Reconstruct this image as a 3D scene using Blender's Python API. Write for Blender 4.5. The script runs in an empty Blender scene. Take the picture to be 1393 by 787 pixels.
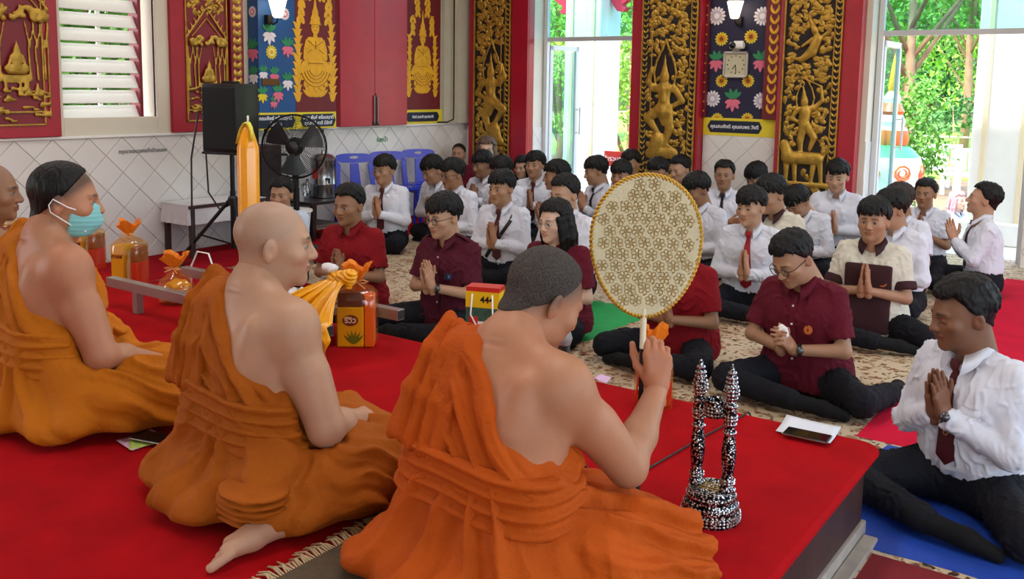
import bpy, bmesh, math, random
import numpy as np
from mathutils import Vector, Matrix

# ------------------------------------------------------------------ camera, world, sun, lamps, exposure
S = bpy.context.scene
COL = S.collection
F_PX, C_X, C_Y, CAM_H = 1275.0, 696.5, 277.0, 1.55      # focal length and principal point of the 1393x787 frame, eye height
_th, _ph, _ro = math.radians(35.2), math.radians(7.15), math.atan(.0157)
_fh = np.array([-math.sin(_th), math.cos(_th), 0.]); _rl = np.array([math.cos(_th), math.sin(_th), 0.]); _zz = np.array([0, 0, 1.])
FW = _fh * math.cos(_ph) - _zz * math.sin(_ph); _ul = _zz * math.cos(_ph) + _fh * math.sin(_ph)
RT = _rl * math.cos(_ro) + _ul * math.sin(_ro); UP = _ul * math.cos(_ro) - _rl * math.sin(_ro)
cam = bpy.data.cameras.new('camera'); camo = bpy.data.objects.new('camera', cam); COL.objects.link(camo)
cam.sensor_width = 36; cam.lens = 36 * F_PX / 1393; cam.shift_y = (C_Y - 393.5) / 1393; cam.clip_end = 300; cam.clip_start = .05
camo.matrix_world = Matrix(((RT[0], UP[0], -FW[0], 0), (RT[1], UP[1], -FW[1], 0), (RT[2], UP[2], -FW[2], CAM_H), (0, 0, 0, 1)))
S.camera = camo
S.view_settings.view_transform = 'Standard'; S.view_settings.look = 'None'; S.view_settings.gamma = 1
S.view_settings.use_curve_mapping = False
S.view_settings.exposure = 0.55

W = bpy.data.worlds.new('world'); S.world = W; W.use_nodes = True
_n = W.node_tree.nodes; _n.clear()
_sky = _n.new('ShaderNodeTexSky'); _sky.sky_type = 'NISHITA'; _sky.sun_disc = False
_sky.sun_elevation = math.radians(55); _sky.sun_rotation = math.radians(200); _sky.air_density = 1.2; _sky.dust_density = 4.0
_bg = _n.new('ShaderNodeBackground'); _bg.inputs['Strength'].default_value = 0.85
_wo = _n.new('ShaderNodeOutputWorld')
W.node_tree.links.new(_sky.outputs[0], _bg.inputs[0]); W.node_tree.links.new(_bg.outputs[0], _wo.inputs[0])

def light(kind, name, loc, energy, rot=None, aim=None, **kw):
    l = bpy.data.lights.new(name, kind); o = bpy.data.objects.new(name, l); COL.objects.link(o); o.location = loc; l.energy = energy
    if aim is not None: o.rotation_euler = (Vector(aim) - Vector(loc)).to_track_quat('-Z', 'Y').to_euler()
    if rot: o.rotation_euler = rot
    for k, v in kw.items(): setattr(l, k, v)
    return o
light('SUN', 'sun', (0, 0, 20), 6.0, aim=(4.5, 5.0, 6.0), angle=math.radians(1.5), color=(1, .95, .86))
# two rows of tube lamps under the hall's ceiling
for _x, _y in ((-5.2, 2.2), (-5.2, 6.6), (-1.8, 2.2), (-1.8, 6.6), (1.6, 2.2), (1.6, 6.6)):
    light('AREA', 'ceiling_tube_light', (_x, _y, 4.05), 30, rot=(0, 0, 0), shape='RECTANGLE', size=.5, size_y=2.4, color=(1, .97, .92))

# ------------------------------------------------------------------ pixel helpers on real planes (used only to measure places)
_C = np.array([0, 0, CAM_H])
def _ray(px, py): return FW + RT * (px - C_X) / F_PX - UP * (py - C_Y) / F_PX
def atz(px, py, h=0.):
    d = _ray(px, py); return _C + d * ((h - CAM_H) / d[2])
def atx(px, py, X):
    d = _ray(px, py); return _C + d * (X / d[0])
def aty(px, py, Y):
    d = _ray(px, py); return _C + d * (Y / d[1])

# ------------------------------------------------------------------ materials
MATS = {}
def rgb(h):
    h = h.lstrip('#'); v = [int(h[i:i + 2], 16) / 255 for i in (0, 2, 4)]
    return tuple((c / 12.92 if c <= .04045 else ((c + .055) / 1.055) ** 2.4) for c in v) + (1,)
class NT:
    def __init__(s, m): s.t = m.node_tree; s.n = s.t.nodes
    def new(s, typ, **kw):
        o = s.n.new(typ)
        for k, v in kw.items():
            if k in o.inputs.keys(): o.inputs[k].default_value = v
            else: setattr(o, k, v)
        return o
    def link(s, a, b): s.t.links.new(a, b)
def mat(name, col, rough=.6, metal=0., bump=0., bscale=60., vary=0., vscale=6., spec=.5, sheen=0., attr=False, trans=0., emis=None, estr=0., alpha=1., bdist=.01, coat=0., stretch=None):
    """Principled surface with noise colour variation and noise bump, all procedural in object space."""
    if name in MATS: return MATS[name]
    m = bpy.data.materials.new(name); m.use_nodes = True; MATS[name] = m
    t = NT(m); p = t.n['Principled BSDF']
    c = rgb(col) if isinstance(col, str) else tuple(col)
    p.inputs['Base Color'].default_value = c; p.inputs['Roughness'].default_value = rough; p.inputs['Metallic'].default_value = metal
    p.inputs['Specular IOR Level'].default_value = spec
    if sheen: p.inputs['Sheen Weight'].default_value = sheen; p.inputs['Sheen Roughness'].default_value = .4
    if trans: p.inputs['Transmission Weight'].default_value = trans
    if alpha < 1: p.inputs['Alpha'].default_value = alpha
    if coat: p.inputs['Coat Weight'].default_value = coat; p.inputs['Coat Roughness'].default_value = .15
    if emis: p.inputs['Emission Color'].default_value = rgb(emis); p.inputs['Emission Strength'].default_value = estr
    m.diffuse_color = c
    co = None
    if bump or vary:
        co = t.new('ShaderNodeTexCoord').outputs['Object']
        if stretch:
            mp = t.new('ShaderNodeMapping', Scale=stretch); t.link(co, mp.inputs['Vector']); co = mp.outputs[0]
    src = None
    if attr:
        a = t.new('ShaderNodeAttribute'); a.attribute_name = 'Col'; src = a.outputs['Color']
        if not vary: t.link(src, p.inputs['Base Color'])
    if vary:
        nz = t.new('ShaderNodeTexNoise', Scale=vscale, Detail=4., Roughness=.6); t.link(co, nz.inputs['Vector'])
        mr = t.new('ShaderNodeMapRange'); mr.inputs[1].default_value = .3; mr.inputs[2].default_value = .7
        mr.inputs[3].default_value = 1 - vary; mr.inputs[4].default_value = 1 + vary; t.link(nz.outputs['Fac'], mr.inputs[0])
        mx = t.new('ShaderNodeVectorMath', operation='MULTIPLY')
        if src is not None: t.link(src, mx.inputs[0])
        else: mx.inputs[0].default_value = c[:3]
        t.link(mr.outputs[0], mx.inputs[1]); t.link(mx.outputs[0], p.inputs['Base Color'])
    if bump:
        nb = t.new('ShaderNodeTexNoise', Scale=bscale, Detail=3., Roughness=.6); t.link(co, nb.inputs['Vector'])
        b = t.new('ShaderNodeBump', Strength=bump, Distance=bdist); t.link(nb.outputs['Fac'], b.inputs['Height']); t.link(b.outputs[0], p.inputs['Normal'])
    return m

# ------------------------------------------------------------------ object helpers
def tag(o, label=None, cat=None, group=None, kind=None):
    if label: o['label'] = label
    if cat: o['category'] = cat
    if group: o['group'] = group
    if kind: o['kind'] = kind
    return o
def empty(name, loc=(0, 0, 0), rz=0., label=None, cat=None, group=None, kind=None):
    o = bpy.data.objects.new(name, None); COL.objects.link(o); o.location = loc; o.rotation_euler = (0, 0, rz); o.empty_display_size = .05
    return tag(o, label, cat, group, kind)
def link(name, me, parent=None, m=None, smooth=False):
    if m is not None and not me.materials: me.materials.append(m)
    if smooth: me.polygons.foreach_set('use_smooth', np.ones(len(me.polygons), bool))
    o = bpy.data.objects.new(name, me); COL.objects.link(o)
    if parent is not None: o.parent = parent
    return o
def mesh_np(name, v, faces):
    """numpy verts + an (n,3|4) face array -> mesh"""
    me = bpy.data.meshes.new(name); v = np.asarray(v, np.float32); f = np.asarray(faces, np.int32)
    me.vertices.add(len(v)); me.vertices.foreach_set('co', v.ravel())
    k = f.shape[1]; me.loops.add(f.size); me.loops.foreach_set('vertex_index', f.ravel())
    me.polygons.add(len(f)); me.polygons.foreach_set('loop_start', np.arange(0, f.size, k, dtype=np.int32))
    me.update(calc_edges=True); me.validate(); return me
def set_col(me, cols):
    a = me.color_attributes.new('Col', 'FLOAT_COLOR', 'POINT')
    c = np.ones((len(cols), 4), np.float32); c[:, :3] = cols; a.data.foreach_set('color', c.ravel())

class MB:
    """collects simple shapes; build() makes ONE mesh object of them"""
    def __init__(s): s.v = []; s.f = []; s.mi = []; s.cur = 0
    def add(s, vs, fs):
        b = len(s.v); s.v += [tuple(map(float, p)) for p in vs]; s.f += [tuple(i + b for i in f) for f in fs]; s.mi += [s.cur] * len(fs); return s
    def box(s, lo, hi, bev=0.):
        x0, y0, z0 = lo; x1, y1, z1 = hi
        if bev <= 0:
            return s.add([(x0, y0, z0), (x1, y0, z0), (x1, y1, z0), (x0, y1, z0), (x0, y0, z1), (x1, y0, z1), (x1, y1, z1), (x0, y1, z1)],
                         [(0, 3, 2, 1), (4, 5, 6, 7), (0, 1, 5, 4), (1, 2, 6, 5), (2, 3, 7, 6), (3, 0, 4, 7)])
        bm = bmesh.new(); bmesh.ops.create_cube(bm, size=1)
        for w in bm.verts: w.co = Vector(((x0 + x1) / 2 + w.co.x * (x1 - x0), (y0 + y1) / 2 + w.co.y * (y1 - y0), (z0 + z1) / 2 + w.co.z * (z1 - z0)))
        bmesh.ops.bevel(bm, geom=bm.edges[:], offset=bev, segments=2, affect='EDGES', profile=.5)
        bm.verts.index_update(); s.add([w.co for w in bm.verts], [[w.index for w in f.verts] for f in bm.faces]); bm.free(); return s
    def tube(s, pts, r, n=8, caps=True, closed=False):
        pts = [Vector(p) for p in pts]; m = len(pts); rr = r if hasattr(r, '__len__') else [r] * m
        vs = []; fs = []; t0 = None; u = None
        for i in range(m):
            a = pts[i - 1] if (i > 0 or closed) else pts[i]; b = pts[(i + 1) % m] if (i < m - 1 or closed) else pts[i]
            t = (b - a).normalized()
            if u is None: u = t.orthogonal().normalized()
            else:
                u = u - t * u.dot(t)
                u = u.normalized() if u.length > 1e-6 else t.orthogonal().normalized()
            w = t.cross(u)
            for k in range(n):
                an = 2 * math.pi * k / n; vs.append(pts[i] + (u * math.cos(an) + w * math.sin(an)) * rr[i])
        for i in range(m if closed else m - 1):
            for k in range(n):
                fs.append((i * n + k, i * n + (k + 1) % n, ((i + 1) % m) * n + (k + 1) % n, ((i + 1) % m) * n + k))
        if caps and not closed: fs.append(tuple(range(n - 1, -1, -1))); fs.append(tuple((m - 1) * n + k for k in range(n)))
        return s.add(vs, fs)
    def lathe(s, prof, c=(0, 0, 0), n=24, wob=None):
        vs = []; fs = []; m = len(prof)
        for i, (r, z) in enumerate(prof):
            for k in range(n):
                a = 2 * math.pi * k / n; q = r * (wob(a, z) if wob else 1); vs.append((c[0] + q * math.cos(a), c[1] + q * math.sin(a), c[2] + z))
        for i in range(m - 1):
            for k in range(n): fs.append((i * n + k, i * n + (k + 1) % n, (i + 1) * n + (k + 1) % n, (i + 1) * n + k))
        if prof[0][0] > 1e-5: fs.append(tuple(range(n - 1, -1, -1)))
        if prof[-1][0] > 1e-5: fs.append(tuple((m - 1) * n + k for k in range(n)))
        return s.add(vs, fs)
    def prism(s, poly, z0, z1, fr=None):
        """2-D outline (counter-clockwise) extruded z0..z1, mapped through fr(x, y, z)"""
        n = len(poly); fr = fr or (lambda x, y, z: (x, y, z))
        vs = [fr(x, y, z0) for x, y in poly] + [fr(x, y, z1) for x, y in poly]
        return s.add(vs, [tuple(range(n - 1, -1, -1)), tuple(range(n, 2 * n))] + [(i, (i + 1) % n, n + (i + 1) % n, n + i) for i in range(n)])
    def grid(s, P):
        """P[i][j] points -> quads"""
        h, w = len(P), len(P[0])
        return s.add([p for r in P for p in r], [(i * w + j, i * w + j + 1, (i + 1) * w + j + 1, (i + 1) * w + j) for i in range(h - 1) for j in range(w - 1)])
    def mesh(s, name='m', mats=None):
        me = bpy.data.meshes.new(name); me.from_pydata(s.v, [], s.f); me.update()
        if mats:
            for q in mats: me.materials.append(q)
            if len(mats) > 1: me.polygons.foreach_set('material_index', np.array(s.mi, np.int32))
        bm = bmesh.new(); bm.from_mesh(me); bmesh.ops.recalc_face_normals(bm, faces=bm.faces[:]); bm.to_mesh(me); bm.free()
        return me
    def build(s, name, m=None, parent=None, smooth=False, sharp=None):
        me = s.mesh(name, m if isinstance(m, (list, tuple)) else ([m] if m else None))
        o = link(name, me, parent, None, smooth)
        if smooth and sharp:
            me.set_sharp_from_angle(angle=math.radians(sharp))
        return o
def struct(o, label=None): o['kind'] = 'structure'; return tag(o, label)
def copy_tree(o, parent=None, loc=None, rz=None, label=None):
    c = o.copy(); COL.objects.link(c); c.parent = parent
    if loc is not None: c.location = loc
    if rz is not None: c.rotation_euler = (0, 0, rz)
    if label: c['label'] = label
    for ch in list(o.children): copy_tree(ch, c)
    return c
def text_mesh(body, size, extrude=.0006, align='CENTER', bold=0.):
    cu = bpy.data.curves.new('t', 'FONT'); cu.body = body; cu.size = size; cu.extrude = extrude; cu.align_x = align; cu.align_y = 'CENTER'; cu.resolution_u = 2; cu.offset = bold
    o = bpy.data.objects.new('t', cu); COL.objects.link(o)
    dg = bpy.context.evaluated_depsgraph_get(); me = bpy.data.meshes.new_from_object(o.evaluated_get(dg))
    bpy.data.objects.remove(o); return me
def text(name, body, size, m, parent, mw, bold=0.):
    """lettering as thin raised mesh; mw maps text x,y,z"""
    me = text_mesh(body, size, bold=bold); me.transform(mw); me.materials.clear(); return link(name, me, parent, m)

# ------------------------------------------------------------------ smooth bodies from signed distance fields
class SDF:
    def __init__(s, lo, hi, res):
        s.lo = np.array(lo, float); s.res = res; n = np.ceil((np.array(hi) - s.lo) / res).astype(int) + 1; s.n = n
        s.ax = [(s.lo[i] + res * np.arange(n[i])).astype(np.float32) for i in range(3)]; s.f = np.full(n, .5, np.float32)
    def _sl(s, lo, hi):
        a = np.clip(np.floor((np.asarray(lo) - s.lo) / s.res).astype(int), 0, s.n); b = np.clip(np.ceil((np.asarray(hi) - s.lo) / s.res).astype(int) + 1, 0, s.n)
        if np.any(b <= a): return None, None
        sl = tuple(slice(a[i], b[i]) for i in range(3))
        return sl, (s.ax[0][sl[0]][:, None, None], s.ax[1][sl[1]][None, :, None], s.ax[2][sl[2]][None, None, :])
    def _mix(s, sl, d, k, op):
        a = s.f[sl]
        if op == 'u':
            r = np.minimum(a, d)
            if k > 0: h = np.maximum(k - np.abs(a - d), 0) / k; r = r - h * h * k * .25
        else:
            d = -d; r = np.maximum(a, d)
            if k > 0: h = np.maximum(k - np.abs(a - d), 0) / k; r = r + h * h * k * .25
        s.f[sl] = r
    def cone(s, a, b, ra, rb, k=.02, op='u', cut=None):
        """tapered capsule; cut=(t0,t1) trims it flat at those fractions of its axis"""
        a = np.asarray(a, float); b = np.asarray(b, float); m = max(ra, rb) + k + 2.5 * s.res
        sl, g = s._sl(np.minimum(a, b) - m, np.maximum(a, b) + m)
        if sl is None: return s
        ba = b - a; L2 = max(float(ba @ ba), 1e-9); px, py, pz = g[0] - a[0], g[1] - a[1], g[2] - a[2]
        t0 = (px * ba[0] + py * ba[1] + pz * ba[2]) / L2; t = np.clip(t0, 0, 1)
        d = np.sqrt((px - t * ba[0]) ** 2 + (py - t * ba[1]) ** 2 + (pz - t * ba[2]) ** 2) - (ra + (rb - ra) * t)
        if cut is not None:
            L = math.sqrt(L2)
            if cut[0] is not None: d = np.maximum(d, (cut[0] - t0) * L)
            if cut[1] is not None: d = np.maximum(d, (t0 - cut[1]) * L)
        s._mix(sl, d.astype(np.float32), k, op); return s
    def ell(s, c, r, k=.02, op='u', R=None):
        c = np.asarray(c, float); r = np.asarray(r, float); m = max(r) + k + 2.5 * s.res
        sl, g = s._sl(c - m, c + m)
        if sl is None: return s
        q = [g[0] - c[0], g[1] - c[1], g[2] - c[2]]
        if R is not None:
            R = np.asarray(R); q = [R[0, i] * q[0] + R[1, i] * q[1] + R[2, i] * q[2] for i in range(3)]
        k0 = np.sqrt((q[0] / r[0]) ** 2 + (q[1] / r[1]) ** 2 + (q[2] / r[2]) ** 2); k1 = np.sqrt((q[0] / r[0] ** 2) ** 2 + (q[1] / r[1] ** 2) ** 2 + (q[2] / r[2] ** 2) ** 2) + 1e-6
        s._mix(sl, (k0 * (k0 - 1) / k1).astype(np.float32), k, op); return s
    def plane(s, p, n, k=0.):
        """removes the side n points to"""
        n = np.asarray(n, float); n = n / np.linalg.norm(n); d = (s.ax[0][:, None, None] - p[0]) * n[0] + (s.ax[1][None, :, None] - p[1]) * n[1] + (s.ax[2][None, None, :] - p[2]) * n[2]
        a = s.f; d = d.astype(np.float32); r = np.maximum(a, d)
        if k > 0: h = np.maximum(k - np.abs(a - d), 0) / k; r = r + h * h * k * .25
        s.f = r; return s
    def front(s, x, z, y0=-.1, sign=1):
        """largest y (in grid units) where the field is inside, at column x,z"""
        i = int(np.clip(round((x - s.lo[0]) / s.res), 0, s.n[0] - 1)); k = int(np.clip(round((z - s.lo[2]) / s.res), 0, s.n[2] - 1))
        c = s.f[i, :, k]; w = np.nonzero(c < 0)[0]
        if len(w) == 0: return None
        j = w[-1] if sign > 0 else w[0]; j2 = min(j + 1, s.n[1] - 1) if sign > 0 else max(j - 1, 0)
        t = c[j] / (c[j] - c[j2]) if c[j2] > 0 else 0
        return float(s.ax[1][j] + (s.ax[1][j2] - s.ax[1][j]) * t)
    def nets(s):
        f = s.f; f = f.copy(); f[0] = np.maximum(f[0], .01); f[-1] = np.maximum(f[-1], .01); f[:, 0] = np.maximum(f[:, 0], .01); f[:, -1] = np.maximum(f[:, -1], .01); f[:, :, 0] = np.maximum(f[:, :, 0], .01); f[:, :, -1] = np.maximum(f[:, :, -1], .01)
        q = f < 0; nx, ny, nz = f.shape
        cs = np.zeros((nx - 1, ny - 1, nz - 1), np.int8); C8 = [(i, j, k) for i in (0, 1) for j in (0, 1) for k in (0, 1)]
        for i, j, k in C8: cs += q[i:nx - 1 + i, j:ny - 1 + j, k:nz - 1 + k]
        I = np.argwhere((cs > 0) & (cs < 8)); idx = np.full(cs.shape, -1, np.int32); idx[I[:, 0], I[:, 1], I[:, 2]] = np.arange(len(I))
        acc = np.zeros((len(I), 3), np.float32); cnt = np.zeros(len(I), np.float32)
        val = {c: f[I[:, 0] + c[0], I[:, 1] + c[1], I[:, 2] + c[2]] for c in C8}
        for c in C8:
            for ax in range(3):
                if c[ax]: continue
                e = list(c); e[ax] = 1; e = tuple(e); a, b = val[c], val[e]; mk = (a < 0) != (b < 0)
                t = np.where(mk, a / np.where(mk, a - b, 1), 0); w = mk.astype(np.float32)
                for d in range(3): acc[:, d] += w * (c[d] + (t if d == ax else 0))
                cnt += w
        V = (s.lo + (I + acc / cnt[:, None]) * s.res).astype(np.float32); Q = []
        for ax in range(3):
            sa = [slice(None)] * 3; sb = [slice(None)] * 3; sa[ax] = slice(0, -1); sb[ax] = slice(1, None)
            qa, qb = q[tuple(sa)], q[tuple(sb)]; E = np.argwhere(qa != qb); o1, o2 = [(1, 2), (2, 0), (0, 1)][ax]
            E = E[(E[:, o1] > 0) & (E[:, o2] > 0) & (E[:, o1] < f.shape[o1] - 1) & (E[:, o2] < f.shape[o2] - 1)]
            def ix(d1, d2):
                e = E.copy(); e[:, o1] -= d1; e[:, o2] -= d2; return idx[e[:, 0], e[:, 1], e[:, 2]]
            quad = np.stack([ix(1, 1), ix(0, 1), ix(0, 0), ix(1, 0)], 1); inside = qa[E[:, 0], E[:, 1], E[:, 2]]
            quad[~inside] = quad[~inside][:, ::-1]; Q.append(quad)
        return V, np.concatenate(Q)
def normals(V, Q):
    a = V[Q[:, 2]] - V[Q[:, 0]]; b = V[Q[:, 3]] - V[Q[:, 1]]; n = np.cross(a, b); N = np.zeros_like(V)
    for i in range(4): np.add.at(N, Q[:, i], n)
    return N / (np.linalg.norm(N, axis=1, keepdims=True) + 1e-9)
def relax(V, Q, it=1, lam=.5):
    for _ in range(it):
        A = np.zeros_like(V); c = np.zeros(len(V), np.float32)
        for i in range(4):
            for j in (1, 3): np.add.at(A, Q[:, i], V[Q[:, (i + j) % 4]]); np.add.at(c, Q[:, i], 1)
        V = V + lam * (A / np.maximum(c, 1)[:, None] - V)
    return V
def wnoise(P, seed, freq, n=7):
    """cheap smooth noise in -1..1 from warped sine waves"""
    r = np.random.RandomState(seed); s = np.zeros(len(P)); W_ = np.zeros((len(P), 3))
    for i in range(3): W_[:, i] = np.sin(P @ (r.randn(3) * freq * .5) + r.rand() * 6.3) * (.9 / freq)
    Pw = P + W_
    for i in range(n): s += np.sin(Pw @ (r.randn(3) * freq * (.6 + .8 * r.rand())) + r.rand() * 6.3)
    return s / n * 1.6
def ridge(x, sharp=2.): return 1 - np.abs(np.sin(x)) ** (1 / sharp) * 1.0
def rotm(ax, a):
    return np.array(Matrix.Rotation(a, 3, ax))
# ------------------------------------------------------------------ the hall: planes (metres)
WX, WY, LEDGE, DAIS, DY, DX = -7.38, 9.42, 1.066, .33, 3.33, -.74
M_wall = mat('cream_plaster', '#d9d4c4', .8, bump=.08, bscale=40, vary=.05, vscale=2)
M_grout = mat('grout', '#8f8a86', .9)
M_tile = mat('glazed_tile', '#dcd8d4', .22, vary=.05, vscale=1.3, bump=.02, bscale=9)
M_red = mat('red_lacquer', '#a3122c', .3, vary=.12, vscale=3, bump=.05, bscale=14)
M_redd = mat('dark_red_lacquer', '#7c1426', .45, vary=.12, vscale=4)
M_gold = mat('carved_gold', '#b8923c', .36, metal=.6, vary=.3, vscale=14, bump=.35, bscale=70)
M_goldp = mat('gold_paint', '#e6ab1e', .5, vary=.12, vscale=12)
M_goldd = mat('gold_paint_line', '#a8701a', .55)
M_black = mat('dark_recess', '#1c1012', .7)
M_white = mat('white_paint', '#eeece8', .55, vary=.03)
M_alu = mat('white_aluminium', '#d2d4d6', .4, metal=.1)
M_carpet = mat('red_carpet', '#aa0812', .92, bump=.5, bscale=420, vary=.16, vscale=5, spec=.1)
M_carpetf = mat('crimson_carpet', '#9c0a1c', .95, bump=.4, bscale=300, vary=.14, vscale=4, spec=.1)
M_pink = mat('rose_carpet', '#cc1a3a', .95, bump=.4, bscale=300, vary=.12, vscale=4, spec=.1)
M_wood = mat('dark_wood', '#3a211d', .5, vary=.35, vscale=7, bump=.1, bscale=30, stretch=(1, 1, .15))
M_marble = mat('grey_marble', '#a39a90', .35, vary=.2, vscale=9)

# floor: printed vinyl with a leaf pattern
def vinyl():
    m = bpy.data.materials.new('printed_vinyl'); m.use_nodes = True; t = NT(m); p = t.n['Principled BSDF']; p.inputs['Roughness'].default_value = .42
    co = t.new('ShaderNodeTexCoord').outputs['Object']
    nz = t.new('ShaderNodeTexNoise', Scale=7., Detail=3.); t.link(co, nz.inputs['Vector'])
    ad = t.new('ShaderNodeVectorMath', operation='MULTIPLY_ADD'); t.link(nz.outputs['Color'], ad.inputs[0]); ad.inputs[1].default_value = (.12, .12, .12); t.link(co, ad.inputs[2])
    def blobs(scale, lo, hi, col, base):
        v = t.new('ShaderNodeTexVoronoi', Scale=scale); v.feature = 'F1'; t.link(ad.outputs[0], v.inputs['Vector'])
        n_ = t.new('ShaderNodeTexNoise', Scale=scale * 1.7, Detail=2.); t.link(co, n_.inputs['Vector'])
        s_ = t.new('ShaderNodeMath', operation='MULTIPLY_ADD'); t.link(n_.outputs['Fac'], s_.inputs[0]); s_.inputs[1].default_value = .9; t.link(v.outputs['Distance'], s_.inputs[2])
        r = t.new('ShaderNodeMapRange'); r.inputs[1].default_value = lo; r.inputs[2].default_value = hi; r.inputs[3].default_value = 1; r.inputs[4].default_value = 0; t.link(s_.outputs[0], r.inputs[0])
        m_ = t.new('ShaderNodeMix'); m_.data_type = 'RGBA'; t.link(r.outputs[0], m_.inputs[0])
        if isinstance(base, str): m_.inputs[6].default_value = rgb(base)
        else: t.link(base, m_.inputs[6])
        m_.inputs[7].default_value = rgb(col); return m_.outputs[2]
    c1 = blobs(14., .74, .84, '#9c7c58', '#c9b698'); c2 = blobs(26., .70, .76, '#5c3d27', c1); c3 = blobs(10., .60, .66, '#8a5030', c2)
    class O_: pass
    mx = O_(); mx.outputs = [None, None, blobs(19., .60, .64, '#33231a', c3)]
    n2 = t.new('ShaderNodeTexNoise', Scale=2.3, Detail=2.); t.link(co, n2.inputs['Vector'])
    r3 = t.new('ShaderNodeValToRGB'); e = r3.color_ramp.elements; e[0].position = .52; e[0].color = (0, 0, 0, 1); e[1].position = .7; e[1].color = (.6, .6, .6, 1); t.link(n2.outputs['Fac'], r3.inputs[0])
    m2 = t.new('ShaderNodeMix'); m2.data_type = 'RGBA'; m2.blend_type = 'MULTIPLY'; t.link(r3.outputs[0], m2.inputs[0]); t.link(mx.outputs[2], m2.inputs[6]); m2.inputs[7].default_value = rgb('#b06a42')
    t.link(m2.outputs[2], p.inputs['Base Color']); return m
M_vinyl = vinyl()
wf = MB().box((WX - .3, -4.7, 0), (2.5, -4.5, 4.2)).build('fill_block_wall', M_wall); struct(wf)  # unseen wall added behind the camera to cut flat fill light
fl = MB().box((WX - .3, -6, -.12), (8, WY + .4, 0)).build('floor', M_vinyl); struct(fl)
ce = MB().box((WX - .3, -6, 4.2), (8, WY + .3, 4.35)).build('ceiling', mat('ceiling_white', '#d8d4cc', .9)); struct(ce)
for _x, _y in ((-5.2, 2.2), (-5.2, 6.6), (-1.8, 2.2), (-1.8, 6.6), (1.6, 2.2), (1.6, 6.6)):
    lf = MB().box((_x - .3, _y - 1.25, 4.08), (_x + .3, _y + 1.25, 4.2)).build('ceiling_light_housing', M_white)
    tag(lf, 'white tube lamp housing on the hall ceiling', 'ceiling light', 'ceiling tube lamps')

# wainscot tiles laid on the diagonal: one shared diamond, clipped ones at the rims
TD = .305
def tiles(wall, u0, u1, z0, z1, fr, phase=0., tag_m=M_tile):
    """fr(u, z, d): wall coords -> world; d = how far it stands proud"""
    cache = {}; h = TD / 2; g = .0025
    iu = int(math.floor((u0 - phase) / h)) - 1; ju = int(math.ceil((u1 - phase) / h)) + 1; jz = int(math.ceil((z1 - z0) / h)) + 1
    for i in range(iu, ju + 1):
        for j in range(-1, jz + 1):
            if (i + j) % 2: continue
            cu, cz = phase + i * h, z1 - j * h
            poly = [(cu - h + g, cz), (cu, cz - h + g), (cu + h - g, cz), (cu, cz + h - g)]
            for ax, lim, sg in ((0, u0 + g, 1), (0, u1 - g, -1), (1, z0 + g, 1), (1, z1 - g, -1)):
                q = []
                for a, b in zip(poly, poly[1:] + poly[:1]):
                    ia, ib = sg * (a[ax] - lim) >= 0, sg * (b[ax] - lim) >= 0
                    if ia: q.append(a)
                    if ia != ib:
                        t = (lim - a[ax]) / (b[ax] - a[ax]); q.append((a[0] + (b[0] - a[0]) * t, a[1] + (b[1] - a[1]) * t))
                poly = q
                if len(poly) < 3: break
            if len(poly) < 3: continue
            ar = abs(sum(a[0] * b[1] - b[0] * a[1] for a, b in zip(poly, poly[1:] + poly[:1]))) / 2
            if ar < 2e-4: continue
            key = tuple((round(a[0] - cu, 3), round(a[1] - cz, 3)) for a in poly)
            if key not in cache:
                mb = MB(); n = len(poly); o3 = np.array(fr(0, 0, 0)); b = .004
                mx, my = sum(a[0] for a in poly) / n - cu, sum(a[1] for a in poly) / n - cz
                ring = lambda sh, d: [np.array(fr(a[0] - cu + (mx - a[0] + cu) * sh, a[1] - cz + (my - a[1] + cz) * sh, d)) - o3 for a in poly]
                vs = ring(0, -.004) + ring(0, .004) + ring(.035, .0065)
                mb.add(vs, [(k, (k + 1) % n, n + (k + 1) % n, n + k) for k in range(n)] + [(n + k, n + (k + 1) % n, 2 * n + (k + 1) % n, 2 * n + k) for k in range(n)] + [tuple(range(2 * n, 3 * n))])
                cache[key] = mb.mesh('tile', [tag_m])
            o = bpy.data.objects.new('tile', cache[key]); COL.objects.link(o); o.parent = wall
            o.location = fr(cu, cz, 0)
# ---- wall_left: window wall
wl = MB().box((WX - .25, -1., 0), (WX - .004, 4.12, 4.2)).box((WX - .25, 4.12, 0), (WX - .004, 4.98, 1.235)).box((WX - .25, 4.12, 2.9), (WX - .004, 4.98, 4.2)).box((WX - .25, 4.98, 0), (WX - .004, WY + .3, 4.2)).build('wall_left', M_wall); struct(wl)
gr = MB().box((WX - .01, 3.0, 0), (WX + .012, WY, LEDGE)).build('grout_bed', M_grout, wl)
tiles(wl, 3.0, WY, 0, LEDGE, lambda u, z, d: (WX + .014 + d, u, z), phase=4.17)
led = MB().box((WX - .01, 3.0, LEDGE), (WX + .035, WY, LEDGE + .022), .004).build('ledge', M_white, wl)
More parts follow.
